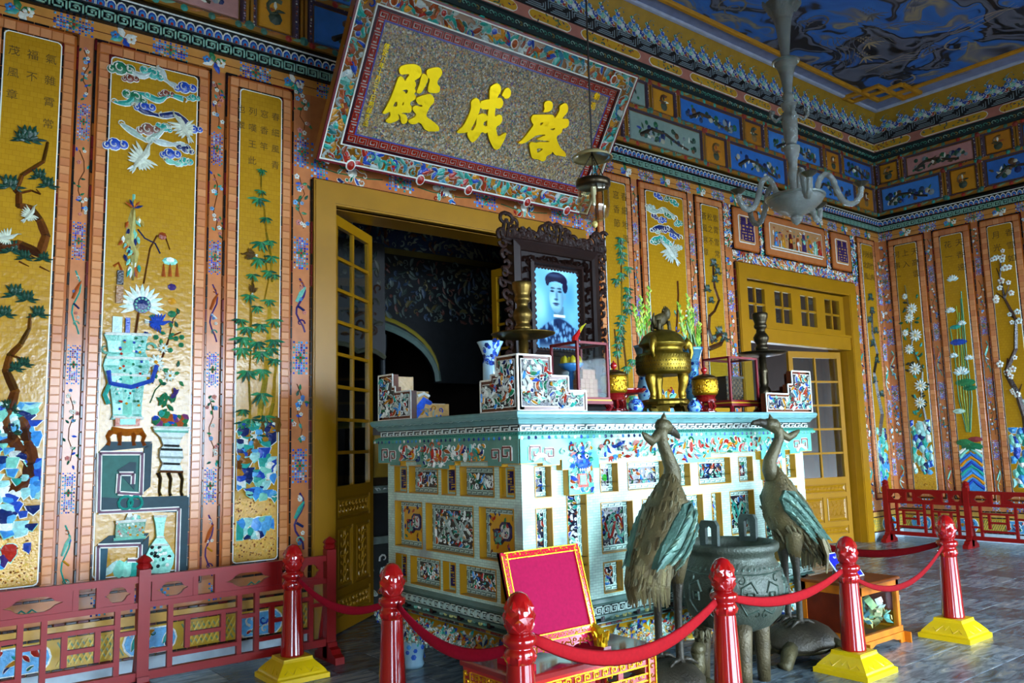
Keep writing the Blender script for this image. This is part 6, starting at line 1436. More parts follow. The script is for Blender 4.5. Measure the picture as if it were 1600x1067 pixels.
# the picture itself: a flat print, one face per dot
def sm(x, a, b): t = min(max((x-a)/(b-a), 0), 1); return t*t*(3-2*t)
def mixc(a, b, t): return tuple(a[i]+(b[i]-a[i])*t for i in range(3))
def ell(s, t, cs, ct, rs, rt, soft=.12): return 1-sm(hypot((s-cs)/rs, (t-ct)/rt), 1-soft, 1+soft)
_pr = R(12); _blot = [(_pr.uniform(-1,1), _pr.random(), _pr.uniform(.15,.5), _pr.uniform(-.12,.12)) for _ in range(26)]
_spk = [(_pr.uniform(-.75,.85), _pr.uniform(.63,1.0), _pr.uniform(.02,.07), _pr.random()) for _ in range(90)]
def picture(s, t):
    c = (.42, .68, .80)
    for a, b, r, d in _blot: k = ell(s, t*1.4, a, b*1.4, r, r, .9)*d; c = tuple(x+k for x in c)
    c = mixc(c, (.30,.52,.74), .5*sm(t, .5, .95))
    sh = .60+.19*abs(s-.05)**1.5
    body = sm(t, sh-.015, sh+.02)*(1-sm(abs(s-.05), .86, .94)) if t > .5 else 0
    robe = (.10,.17,.30)
    for a, b, r, k in _spk:
        e = ell(s, t*1.5, a, b*1.5, r, r*.9, .5)*.75; robe = mixc(robe, (.45,.68,.82) if k > .35 else (.07,.10,.22), e)
    robe = mixc(robe, (.62,.85,.92), .5*sm(t, .88, 1.0))
    c = mixc(c, robe, body)
    nk = (1-sm(abs(s-.06), .20, .24))*(1 if .46 < t < .60 else 0); c = mixc(c, (.30,.44,.52), nk)
    col = (1-sm(abs(s-.08), .25, .28))*sm(t, .555+.02*abs(s), .565)*(1-sm(t, .59, .60)); c = mixc(c, (.85,.95,.97), col)
    f = ell(s, t, -.04, .36, .32, .185, .06); face = (.50,.70,.78)
    face = mixc(face, (.26,.42,.52), .75*sm(s, .02, .34)); face = mixc(face, (.22,.36,.46), .5*sm(t, .46, .56)); face = mixc(face, (.62,.82,.88), .6*ell(s, t, -.18, .40, .12, .06, .9))
    for ex in (-.22, .12):
        face = mixc(face, (.08,.14,.22), .85*ell(s, t, ex, .243, .12, .010, .6)); face = mixc(face, (.06,.10,.18), .9*ell(s, t, ex, .280, .085, .013, .6))
    face = mixc(face, (.20,.32,.42), .6*ell(s, t, -.015, .33, .05, .05, .9)); face = mixc(face, (.10,.18,.26), .8*ell(s, t, -.05, .378, .085, .012, .7)); face = mixc(face, (.14,.18,.28), .9*ell(s, t, -.06, .43, .14, .013, .5)); face = mixc(face, (.20,.26,.38), .7*ell(s, t, -.05, .448, .09, .010, .6))
    c = mixc(c, (.40,.58,.66), ell(s, t, .34, .34, .06, .035, .3)); c = mixc(c, face, f)
    tb = ell(s, t, -.02, .145, .50, .105, .05)*(1-sm(t, .205+.02*s-.05*(1-min(1,(s/.45)**2)), .215+.02*s-.05*(1-min(1,(s/.45)**2))))+ell(s, t, .37, .215, .12, .075, .1)+ell(s, t, -.42, .17, .08, .05, .1); hair = mixc((.10,.10,.20), (.30,.42,.56), .5*ell(s, t, -.12, .085, .34, .02, .9)); c = mixc(c, hair, min(1, tb))
    return tuple(min(max(x, 0), 1) for x in c)
GX, GY = 60, 96; px0, px1, pz0, pz1 = -.235, .212, .505, 1.135-.0
vs = [(px0+(px1-px0)*i/GX, pz1-(pz1-pz0)*j/GY, .016) for j in range(GY+1) for i in range(GX+1)]
mb = MB(Fp)
mb.v = [Fp(*v) for v in vs]
for j in range(GY):
    for i in range(GX):
        k = j*(GX+1)+i; mb.f.append([k, k+GX+1, k+GX+2, k+1]); mb.c.append(lin(picture(-1+2*(i+.5)/GX, (j+.5)/GY))+(1,)); mb.m.append(0)
m_print = attr_mat('print_behind_glass', .06, spec=.5); mb.build('photograph', m_print, pr_)
mb = MB(Fp)
for (p, q) in (((px0,pz0),(px1,pz0)), ((px0,pz1),(px1,pz1)), ((px0,pz0),(px0,pz1)), ((px1,pz0),(px1,pz1))):
    for i in range(14): t = (i+.5)/14; mb.disc(p[0]+(q[0]-p[0])*t, p[1]+(q[1]-p[1])*t, .022, .014, .014, '241410', 7)
mb.build('wavy_slip', M_WOOD, pr_)

# glass cases
def glass_case(label, x0, x1, y0, y1, h, inside):
    r = empty('glass_case', ((x0+x1)/2, (y0+y1)/2, ZT)); tag(r, label, 'display case', 'red-framed glass cases on the altar')
    W, D = (x1-x0)/2, (y1-y0)/2; RC = '74101a'
    mb = MB(); mb.box(-W-.02, W+.02, -D-.02, D+.02, .055, .075, RC); mb.box(-W-.015, W+.015, -D-.015, D+.015, .075, .085, 'b8901c'); mb.box(-W-.01, W+.01, -D-.01, D+.01, .085, .10, RC)
    for sx in (-1, 1):
        for sy in (-1, 1): mb.tube([(sx*W, sy*D, .06), (sx*(W+.012), sy*(D+.012), .04), (sx*W, sy*D, .015), (sx*(W-.03), sy*(D-.03), .0)], [.018,.016,.014,.016], 6, RC)
    mb.box(-W, W, -D, D, .0, .012, RC); mb.build('base', M_FENCE, r)
    mb = MB(); t = .008
    for sx in (-1, 1):
        for sy in (-1, 1): mb.box(sx*W-t, sx*W+t, sy*D-t, sy*D+t, .10, h, RC)
        mb.box(sx*W-t, sx*W+t, -D, D, h-.016, h, RC); mb.box(-W, W, sx*D-t, sx*D+t, h-.016, h, RC)
    mb.build('frame', M_FENCE, r)
    for F_, a in ((lambda u, v, w: (u, -D+w, v), W), (lambda u, v, w: (u, D+w, v), W), (lambda u, v, w: (-W+w, u, v), D), (lambda u, v, w: (W+w, u, v), D)):
        mb = MB(F_); mb.box(-a+t, a-t, .10, h-.016, -.0015, .0015, 'ffffff'); mb.build('pane', M_CASE, r)
    mb = MB(); mb.box(-W+t, W-t, -D+t, D-t, h-.004, h-.001, 'ffffff'); mb.build('pane', M_CASE, r)
    inside(r, W, D)
    return r
def bricks_in(cx, cy, z0, rows, col, label):
    o = empty('cake_stack', (cx, cy, z0)); tag(o, label, 'stack'); mb = MB(); mb.slab(-.018,.018,-.018,.018,0,.03,.003,col); me = mb.mesh('cake', M_MATTE)
    for k in range(rows):
        n = 4 if k < 4 else 3
        for i in range(n):
            for j in range(2): inst('cake', me, o, ((i-(n-1)/2)*.038, (j-.5)*.038, k*.031))
    return o
def caseL(r, W, D):
    x, y = r.location.x, r.location.y
    bricks_in(x+.02, y-.03, ZT+.10, 6, 'a8683c', 'stack of small brown pressed cakes inside the left glass case')
    b = empty('fruit_bowl', (x-.02, y+.06, ZT+.10)); tag(b, 'blue bowl of yellow fruit behind the cakes in the left glass case', 'bowl'); mb = MB(); mb.lathe([(.03,0),(.035,.10),(.015,.12),(.015,.18),(.05,.195),(.09,.23),(.085,.232),(.04,.20)], 18, (0,0,0), '3a78b8'); mb.build('bowl', M_PORC, b, True)
    for k in range(6): mb = MB(); a = k*1.05; mb.lathe([(.004,0),(.018,.01),(.022,.03),(.016,.055),(.004,.07)], 9, (.055*cos(a), .055*sin(a), .215), 'c8a81c'); mb.build('yellow_fruit', M_PAINT, b, True)
glass_case('red-framed glass case at left holding brown cakes and yellow fruit', 3.565, 3.83, 3.82, 4.07, .46, caseL)
def caseR(r, W, D):
    x, y = r.location.x, r.location.y
    o = empty('offering_box', (x-.04, y, ZT+.10)); tag(o, 'dark woven box inside the right glass case', 'box'); mb = MB(); mb.box(-.1,.1,-.06,.06,0,.17,'4a3420'); mb.build('body', M_MATTE, o); mb = MB(lambda u, v, w: (u, -.06-w, v))
    for i in range(9):
        for j in range(8): mb.slab(-.1+i*.0222, -.1+i*.0222+.019, .005+j*.0205, .022+j*.0205, 0, .006, .003, ('6a4a28','3a2818')[(i+j) % 2])
    mb.build('weave', M_MATTE, o); mb = MB(); mb.box(-.11,.11,-.07,.07,.17,.185,'3a2818'); mb.build('lid', M_MATTE, o)
glass_case('red-framed glass case at right holding a dark woven box', 5.10, 5.44, 3.80, 4.04, .43, caseR)
rf = empty('red_carved_ornament', (3.56, 3.83, ZT+.46)); tag(rf, 'small red carved finial with a yellow-green tip on top of the left glass case', 'ornament')
mb = MB(); mb.tube([(0,0,0),(.0,0,.02),(.02,0,.04),(.04,.0,.07)], [.025,.02,.016,.01], 8, 'a81c1c'); mb.build('body', M_LACQ, rf); mb = MB(); mb.tube([(.035,0,.06),(.06,0,.09),(.10,0,.12)], [.012,.01,.002], 6, 'a8a020'); mb.build('tip', M_PAINT, rf)

# lidded gilt boxes on red stands
def gilt_box(label, x, y, s):
    r = empty('gilt_box', (x, y, ZT)); tag(r, label, 'lidded box', 'gilt lidded boxes on red stands'); RC = '7a1414'
    mb = MB(); mb.lathe([(.085*s,0),(.085*s,.012),(.06*s,.025),(.045*s,.03)], 20, (0,0,0), RC)
    for k in range(6): a = k*pi/3; mb.tube([(.05*s*cos(a),.05*s*sin(a),.02), (.075*s*cos(a),.075*s*sin(a),.05), (.06*s*cos(a),.06*s*sin(a),.08)], [.012,.010,.012], 6, RC)
    mb.lathe([(.05*s,.075),(.08*s,.085),(.085*s,.10),(.075*s,.115),(.09*s,.13)], 20, (0,0,0), RC); mb.build('stand', M_LACQ, r)
    mb = MB(); mb.lathe([(.08*s,.128),(.10*s,.14),(.104*s,.16),(.104*s,.235),(.098*s,.25)], 26, (0,0,0), 'c8981c'); mb.build('drum', M_GILT, r, True)
    mb = MB(); rr = R(int(x*100))
    for i in range(150):
        a = rr.uniform(0,6.28); z = rr.uniform(.15,.235); mb.F = lambda u, v, w, a=a: ((.104*s+w)*cos(a+u/.1), (.104*s+w)*sin(a+u/.1), v); mb.disc(0, z, .006, 0, .003, rr.choice(('8a5c10','e0b840','6a4410')), 5)
    mb.build('relief', M_GILT, r, kind='stuff')
    mb = MB(); mb.lathe([(.106*s,.248),(.106*s,.256),(.085*s,.27),(.04*s,.285),(.02*s,.29)], 24, (0,0,0), '5a4420'); mb.build('lid', M_BRASS, r, True)
    mb = MB(); mb.lathe([(.006,.288),(.008,.295),(.02,.305),(.024,.32),(.018,.333),(.006,.338),(.004,.35)], 12, (0,0,0), 'a01818'); mb.build('knob', M_LACQ, r, True)
gilt_box('gilt drum-shaped lidded box on a red stand, left of the brass censer', 3.93, 3.86, .82)
gilt_box('gilt drum-shaped lidded box on a red stand, right of the brass censer', 4.85, 3.84, .90)

# brass tripod censer
cz = empty('brass_censer', (4.53, 3.95, ZT)); cz.scale = (.67,.67,1.0); tag(cz, 'large brass tripod incense burner with a lion on its lid at the altar centre', 'incense burner'); BR = '7c661c'
mb = MB(); mb.lathe([(.245,.06),(.26,.068),(.262,.085),(.245,.10),(.20,.105)], 28, (0,0,0), '7a6420')
for k in range(5):
    a = pi/2*.8+k*2*pi/5; mb.F = lambda u, v, w, a=a: ((.235+w)*cos(a+u/.235), (.235+w)*sin(a+u/.235), v); mb.prism([(-.13,.07),(.13,.07),(.11,.045),(.07,.05),(.05,.02),(.055,0),(-.055,0),(-.05,.02),(-.07,.05),(-.11,.045)][::-1], -.02, .015, '7a6420', back=True)
mb.build('base', M_BRASS, cz)
mb = MB(); mb.lathe([(.10,.285),(.22,.275),(.275,.285),(.292,.30),(.295,.36),(.29,.415),(.28,.43),(.225,.435),(.215,.45),(.212,.47),(.225,.485),(.25,.495)], 36, (0,0,0), BR); mb.build('bowl', M_BRASS, cz, True)
mb = MB(); rr = R(21)
for i in range(60):
    a = i*2*pi/60
    for j in range(3): mb.F = lambda u, v, w, a=a, j=j: ((.295+w)*cos(a+u/.295+.05*(j % 2)), (.295+w)*sin(a+u/.295+.05*(j % 2)), v); mb.disc(0, .315+.028*j, .006, 0, .004, '3a3010', 5)
    mb.F = lambda u, v, w, a=a: ((.292+w)*cos(a+u/.295), (.292+w)*sin(a+u/.295), v); mb.bar((-.008,.395),(.008,.415), .004, 0, .003, '5a4a14')
mb.build('studs', M_BRASS, cz, kind='stuff')
for k in range(3):
    a = pi*.5*.6+k*2*pi/3+2.2; mb = MB(); c, s_ = cos(a), sin(a)
    mb.tube([(.20*c,.20*s_,.30),(.21*c,.21*s_,.25),(.20*c,.20*s_,.20),(.18*c,.18*s_,.15),(.185*c,.185*s_,.115),(.19*c,.19*s_,.10)], [.055,.06,.046,.036,.034,.044], 12, '8a7020'); mb.lathe([(.005,.03),(.03,.015),(.04,0),(.03,-.02),(.005,-.03)], 10, (.225*c,.225*s_,.245), '9a7c1c'); mb.build('leg', M_BRASS, cz, True)
mb = MB(); mb.lathe([(.252,.492),(.256,.505),(.245,.515),(.235,.53),(.20,.565),(.15,.59),(.09,.605),(.03,.61)], 32, (0,0,0), '7e6a20'); mb.build('lid', M_BRASS, cz, True)
def lion(name, parent, col):
    mb = MB(); mb.tube([(-.09,0,.62),(-.07,0,.67),(0,0,.685),(.06,0,.70)], [.035,.05,.05,.045], 10, col); mb.lathe([(.01,.0),(.04,.02),(.052,.05),(.045,.08),(.015,.10)], 10, (.075,-.01,.68), col)
    for x, y in ((-.08,-.04),(-.08,.04),(.06,-.045),(.06,.045)): mb.tube([(x,y,.67),(x*1.1,y*1.2,.64),(x*1.15,y*1.2,.605)], [.024,.02,.022], 7, col)
    for k in range(12): a = k*.52; mb.tube([(.075+.035*cos(a),-.01,.73+.035*sin(a)),(.07+.06*cos(a),-.01,.73+.06*sin(a))], [.014,.006], 5, col)
    mb.tube([(-.10,0,.64),(-.13,0,.68),(-.11,0,.73)], [.02,.022,.006], 7, col); mb.build(name, M_BRONZE, parent, True)
lion('lid_lion', cz, '4a4020')
for s_ in (-1, 1):
    mb = MB(); mb.tube([(s_*.24,-.10,.48),(s_*.28,-.12,.52),(s_*.31,-.13,.50),(s_*.315,-.135,.44),(s_*.295,-.13,.40),(s_*.275,-.125,.41)], [.03,.04,.032,.024,.016,.01], 9, '8a7020'); mb.disc(s_*.27, -.1, .03, .5, .02, '8a7020', 7); mb.build('elephant_handle', M_BRASS, cz, True)

# blue and white vases with flower stems, jars, dish, bowl
def blue_decor(mb, prof, n, seed, cols=(BLUE, '2a5ac0', NAVY)):
    rr = R(seed)
    for i in range(n):
        k = rr.random()*(len(prof)-1.01); q = int(k); f = k-q; r = prof[q][0]*(1-f)+prof[q+1][0]*f; z = prof[q][1]*(1-f)+prof[q+1][1]*f; sl = max(-1.2, min(1.2, (prof[q+1][0]-prof[q][0])/max(prof[q+1][1]-prof[q][1], 1e-3))); a = rr.uniform(0,6.28)
        mb.F = lambda u, v, w, a=a, r=r, z=z, sl=sl: ((r+w+sl*(v-z)+.0015)*cos(a+u/r), (r+w+sl*(v-z)+.0015)*sin(a+u/r), v)
        if rr.random() < .5: mb.disc(0, z, rr.uniform(.008,.018), 0, .0015, rr.choice(cols), 6)
        else: curl(mb, 0, z, rr.uniform(.012,.022), 5, rr.random()*6, .008, 0, .0015, rr.choice(cols), 7)
def vase(label, x, y, prof, base, ndec, seed, group, name='porcelain_vase', cat='vase', z=ZT):
    r = empty(name, (x, y, z)); tag(r, label, cat, group); mb = MB(); mb.lathe(prof, 24, (0,0,0), base); mb.build('body', M_PORC, r, True); mb = MB(); blue_decor(mb, prof[1:-2], ndec, seed); mb.build('blue_pattern', M_PORC, r, kind='stuff'); return r
VP = [(a*.66, b) for a, b in [(.08,0),(.085,.03),(.07,.05),(.075,.08),(.10,.16),(.105,.23),(.085,.29),(.062,.33),(.06,.38),(.075,.44),(.11,.52),(.135,.55),(.13,.552),(.06,.40)]]
vase('tall blue and white porcelain vase right of the brass censer', 5.27, 4.28, VP, '6ab0d0', 240, 31, 'blue and white vases'); vase('tall blue and white vase hidden behind the brass censer', 4.78, 4.35, VP, '8fc4d8', 60, 32, 'blue and white vases')
JP = [(a*.72, b) for a, b in [(.035,0),(.055,.008),(.068,.03),(.066,.055),(.045,.078),(.02,.084),(.02,.10),(.024,.103)]]
vase('small round blue and white jar left of the censer base', 4.0, 3.74, JP, '7ab4d8', 46, 33, 'small blue jars', 'porcelain_jar', 'jar'); vase('small round blue and white jar right of the censer base', 4.545, 3.70, [(a*.95, b*.95) for a, b in JP], '7ab4d8', 46, 34, 'small blue jars', 'porcelain_jar', 'jar')
vase('blue and white footed bowl under the left candlestick pan', 3.11, 4.14, [(.05,0),(.05,.32),(.04,.35),(.045,.37),(.07,.43),(.086,.46),(.082,.462),(.04,.42)], '9fc8d8', 60, 35, None, 'porcelain_bowl', 'bowl')
dsh = empty('red_dish_stand', (4.38, 4.25, ZT)); tag(dsh, 'red lacquer dish on a stem behind the censer legs', 'dish'); mb = MB(); mb.lathe([(.09,0),(.09,.02),(.05,.05),(.045,.12),(.08,.15)], 18, (0,0,0), '7a1010'); mb.build('stem', M_LACQ, dsh, True); mb = MB(); mb.lathe([(.08,.145),(.17,.16),(.20,.19),(.195,.192),(.15,.17)], 24, (0,0,0), '8a1414'); mb.build('dish', M_LACQ, dsh, True)
def stem(label, x, y, z, top, lean, seed):
    r = empty('flower_stem', (x, y, z)); tag(r, label, 'flower', 'green flower stems in the altar vases'); rr = R(seed); H_ = top-z
    mb = MB(); pts = [(lean*t*t, 0, H_*t) for t in (0,.25,.5,.75,1)]; mb.tube(pts, [.008,.007,.006,.005,.004], 6, '5a8a2a'); mb.build('stalk', M_PAINT, r)
    mb = MB()
    for i in range(12):
        t = .5+.5*i/12; s_ = -1 if i % 2 else 1; p = (lean*t*t, 0, H_*t); L_ = .055*(1.25-t*.7); mb.tube([p, (p[0]+s_*L_*.4, rr.uniform(-.01,.01), p[2]+L_*.5), (p[0]+s_*L_*.5, 0, p[2]+L_)], [.006,.013*(1.3-t*.6),.004], 6, rr.choice(('8ab83a','a8d04a','6a9a2a','c8d85a')))
    mb.build('buds', M_PAINT, r)
    mb = MB(lambda u, v, w: (u, -w, v))
    for i in range(3): mb.leaf(lean*.1, H_*(.3+.12*i), pi/2+(.35 if i % 2 else -.35), .16, .025, 0, .004, '4a7a2a')
    mb.build('leaves', M_PAINT, r)
for i, (xx, yy, zt, ln, lb) in enumerate(((5.27,4.28,2.68,-.03,'tallest green budding stem, right of the censer lid'), (5.29,4.30,2.58,.04,'green budding stem leaning right over the blue vase'), (5.22,4.29,2.60,-.09,'green budding stem between the lid lion and the tallest stem'), (5.31,4.26,2.45,.05,'short yellow-green stem at the right edge of the blue vase'), (4.78,4.35,2.63,-.02,'green budding stem behind the lid lion'), (4.75,4.35,2.55,-.08,'leftmost green budding stem behind the censer'), (4.81,4.35,2.72,.06,'green budding stem just above the lid lion'))): stem(lb, xx, yy, ZT+.38, zt, ln, 900+i)
# ---------------------------------------------------------------- bronze cranes on turtles
BZ, BZ2, BZD, BZG = '50492e', '5e5232', '363022', '3e5e50'
def ring_loft(mb, rings, n, col):
    """rings: (x, z, half width y, half height, tilt)"""
    vs = []; fs = []
    for x, z, a, b, tl in rings:
        for k in range(n):
            t = 2*pi*k/n; yy = a*cos(t); h = b*sin(t); vs.append((x-h*sin(tl), yy, z+h*cos(tl)))
    m = len(rings)
    for i in range(m-1):
        for k in range(n): fs.append((i*n+k, i*n+(k+1) % n, (i+1)*n+(k+1) % n, (i+1)*n+k))
    fs += [tuple(range(n-1,-1,-1)), tuple(range((m-1)*n, m*n))]; mb.add(vs, fs, col)
def crane(label, x, y, rz, beak_up, seed):
    r = empty('crane_statue', (x, y, 0), rz); tag(r, label, 'statue', 'bronze cranes on turtles'); rr = R(seed)
    tz = .25
    # turtle
    mb = MB(); vs = []; fs = []; n = 22
    lev = [(1.0,.085),(1.02,.11),(.93,.15),(.75,.20),(.5,.235),(.22,.252),(.03,.255)]
    for s_, z in lev:
        for k in range(n):
            a = 2*pi*k/n; w = 1+(.05*cos(9*a) if s_ > .9 else 0); vs.append((.275*s_*w*cos(a), .205*s_*w*sin(a), z+(.012*sin(a*4) if s_ > .9 else 0)))
    for i in range(len(lev)-1):
        for k in range(n): fs.append((i*n+k, i*n+(k+1) % n, (i+1)*n+(k+1) % n, (i+1)*n+k))
    fs.append(tuple(range((len(lev)-1)*n, len(lev)*n))); fs.append(tuple(range(n-1,-1,-1))); mb.add(vs, fs, BZD); mb.lathe([(.02,.04),(.2,.05),(.24,.09)], 18, (0,0,0), BZ, sx=1.05, sy=.8); mb.build('turtle_shell', M_BRONZE, r, True)
    mb = MB(); mb.tube([(.22,0,.10),(.28,0,.11),(.325,0,.15),(.335,.0,.20),(.325,0,.235)], [.06,.055,.045,.038,.04], 10, BZ); mb.tube([(.30,0,.235),(.33,0,.25),(.365,0,.245),(.39,0,.232)], [.03,.045,.036,.016], 10, BZ); mb.build('turtle_head', M_BRONZE, r, True)
    mb = MB(); mb.tube([(.38,0,.235),(.395,0,.26),(.385,0,.29),(.395,0,.315),(.39,0,.34)], [.018,.014,.016,.014,.01], 8, BZ)
    for k in range(7): a = k*.9; mb.tube([(.39,0,.325),(.39+.04*cos(a),.04*sin(a),.335+.006*(k % 3)),(.39+.05*cos(a),.05*sin(a),.31)], [.014,.018,.010], 6, BZ)
    for k in range(4): mb.tube([(.39,0,.28),(.39+.03*cos(k*1.6),.03*sin(k*1.6),.295)], [.010,.014], 6, BZ)
    mb.build('lotus_spray', M_BRONZE, r)
    for sx, sy in ((1,1),(1,-1),(-1,1),(-1,-1)): mb = MB(); mb.tube([(sx*.16,sy*.13,.10),(sx*.22,sy*.19,.07),(sx*.25,sy*.215,.02),(sx*.28,sy*.22,.0)], [.055,.05,.042,.05], 9, BZ); mb.build('turtle_foot', M_BRONZE, r, True)
    # crane legs and toes
    for sy in (-1, 1):
        mb = MB(); mb.tube([(.03,sy*.065,.80),(.045,sy*.068,.70),(.04,sy*.07,.62),(.035,sy*.07,.45),(.035,sy*.07,.27),(.035,sy*.07,.245)], [.06,.04,.026,.022,.023,.03], 10, BZD)
        for a in (-.5, 0, .5, pi): mb.tube([(.035,sy*.07,.262),(.035+.06*cos(a),sy*.07+.06*sin(a),.258),(.035+.12*cos(a),sy*.07+.10*sin(a),.225)], [.018,.014,.006], 6, BZD)
        mb.build('leg', M_BRONZE, r, True)
    # body
    RG = [(.135,1.265,.052,.055,.55),(.13,1.21,.085,.085,.7),(.115,1.14,.125,.115,.8),(.085,1.05,.155,.145,.85),(.045,.97,.168,.155,.9),(-.005,.90,.165,.15,.95),(-.06,.84,.145,.128,1.0),(-.12,.79,.115,.098,1.0),(-.18,.745,.08,.065,1.0),(-.23,.71,.045,.035,1.0)]
    def body_y(px, pz):
        best = .03
        for A, B in zip(RG, RG[1:]):
            for f in (0, .33, .66):
                g = [A[j]*(1-f)+B[j]*f for j in range(5)]; dx, dz = px-g[0], pz-g[1]; al = dx*cos(g[4])+dz*sin(g[4]); e = -dx*sin(g[4])+dz*cos(g[4])
                if abs(al) < .045: best = max(best, g[2]*sqrt(max(.0, 1-(e/g[3])**2)))
        return best
    mb = MB(); ring_loft(mb, RG, 20, BZ2); mb.build('body', M_BRONZE, r, True)
    mb = MB()
    for sy in (-1, 1): mb.tube([(.03,sy*.07,.93),(.04,sy*.072,.82),(.045,sy*.07,.74),(.042,sy*.07,.68)], [.085,.072,.05,.034], 12, BZ2)
    mb.build('thighs', M_BRONZE, r, True)
    mb = MB()                                                  # breast and belly feathers
    for i in range(230):
        t = rr.random(); k = t*8.9; q = int(k); f = k-q
        A, B = RG[q], RG[min(q+1,9)]; g = [A[j]*(1-f)+B[j]*f for j in range(5)]; th = rr.uniform(0,2*pi); yy = g[2]*cos(th)*1.01; h = g[3]*sin(th)*1.01; p = (g[0]-h*sin(g[4]), yy, g[1]+h*cos(g[4])); L_ = rr.uniform(.04,.07)
        mb.tube([p, (p[0]-L_*.35, p[1]*1.015, p[2]-L_*.6), (p[0]-L_*.6, p[1], p[2]-L_)], [.005,.009,.003], 5, rr.choice((BZ, BZ2, '6a6448')))
    mb.build('feathers', M_BRONZE, r, kind='stuff')
    mb = MB()                                                  # hanging tail
    for i in range(44):
        a = -1+2*i/43; y0 = .14*a; L_ = rr.uniform(.16,.24); xx = -.10-.13*(1-abs(a)*.8); mb.tube([(xx+.06,y0*.8,.86),(xx,y0,.80),(xx-.03,y0*1.02,.80-L_*.5),(xx-.02,y0,.80-L_)], [.012,.018,.015,.004], 5, rr.choice(('7a7048', BZ2, '6a6040')))
    mb.build('tail', M_BRONZE, r)
    for sy in (-1, 1):                                          # wings
        mb = MB(); O = [(.16,1.08),(.13,1.14),(.05,1.13),(-.04,1.04),(-.14,.91),(-.21,.79),(-.15,.79),(-.02,.84),(.08,.92),(.14,1.0)]
        def wy(px, pz): return sy*(max(.10, body_y(px, pz))+.012)
        inn = [(px*.55-.02*.45, pz*.55+.98*.45) for px, pz in O]; nn = len(O)
        vs = [(px, wy(px,pz)-sy*.04, pz) for px, pz in O]+[(px, wy(px,pz)-sy*.004, pz) for px, pz in O]+[(px, wy(px,pz)+sy*.006, pz) for px, pz in inn]
        fs = [(k, (k+1) % nn, nn+(k+1) % nn, nn+k) for k in range(nn)]+[(nn+k, nn+(k+1) % nn, 2*nn+(k+1) % nn, 2*nn+k) for k in range(nn)]+[tuple(range(2*nn, 3*nn))]; mb.add(vs, fs, BZG); w_ = mb.build('wing', M_BRONZE, r)
        mb = MB()
        for i in range(9):
            t = i/8
            for j in range(3):
                px = .10-.26*t+.035*j-.02; pz = 1.11-.29*t-.04*j
                if px > .145 or px < -.18 or pz < .81: continue
                mb.tube([(px+.03,wy(px+.03,pz+.02)+sy*.006,pz+.02),(px,wy(px,pz)+sy*.010,pz),(px-.045,wy(px-.045,pz-.035)+sy*.006,pz-.04)], [.006,.012,.003], 5, rr.choice(('567a6a','47665a','628474','566e5a')))
        mb.build('wing_feathers', M_BRONZE, w_)
    # neck, head
    up = beak_up
    hp = (.075+.03*(up > 0), 1.565)
    mb = MB(); mb.tube([(.125,0,1.22),(.15,0,1.28),(.145,0,1.34),(.10,0,1.42),(.062,0,1.49),(.06,0,1.54),(hp[0],0,hp[1]+.01)], [.062,.055,.046,.039,.035,.036,.040], 14, BZ); mb.build('neck', M_BRONZE, r, True)
    mb = MB(); mb.tube([(hp[0]-.05,0,hp[1]+.012),(hp[0]-.02,0,hp[1]+.02),(hp[0]+.03,0,hp[1]+.018+up*.01),(hp[0]+.06,0,hp[1]+.012+up*.02)], [.024,.044,.044,.034], 12, BZ)
    for sy in (-1, 1): mb.lathe([(.002,-.008),(.009,0),(.002,.008)], 8, (hp[0]+.035, sy*.036, hp[1]+.028), BZD)
    mb.build('head', M_BRONZE, r, True)
    mb = MB(); mb.tube([(hp[0]+.04,0,hp[1]+.012+up*.015),(hp[0]+.10,0,hp[1]+.002+up*.045),(hp[0]+.15,0,hp[1]-.02+up*.065),(hp[0]+.17,0,hp[1]-.034+up*.072)], [.036,.026,.018,.008], 10, BZD); mb.build('beak', M_BRONZE, r, True)
    mb = MB(); mb.tube([(hp[0]+.01,0,hp[1]+.05),(hp[0]+.015,0,hp[1]+.075),(hp[0]+.02,0,hp[1]+.10)], [.022,.014,.003], 8, BZ); mb.tube([(hp[0]-.03,0,hp[1]-.0),(hp[0]-.08,0,hp[1]-.05),(hp[0]-.12,0,hp[1]-.07),(hp[0]-.17,0,hp[1]-.045),(hp[0]-.21,0,hp[1]-.02)], [(.022,.02),(.026,.03),(.022,.03),(.016,.024),(.006,.008)], 8, BZ); mb.build('crest', M_BRONZE, r, True)
    return r
crane('bronze crane on a turtle seen from behind, between the pink board and the urn', 3.69, 3.30, .12, -.3, 41)
crane('bronze crane on a turtle facing left, between the urn and the wooden cabinet', 5.14, 3.375, pi-.42, .9, 42)

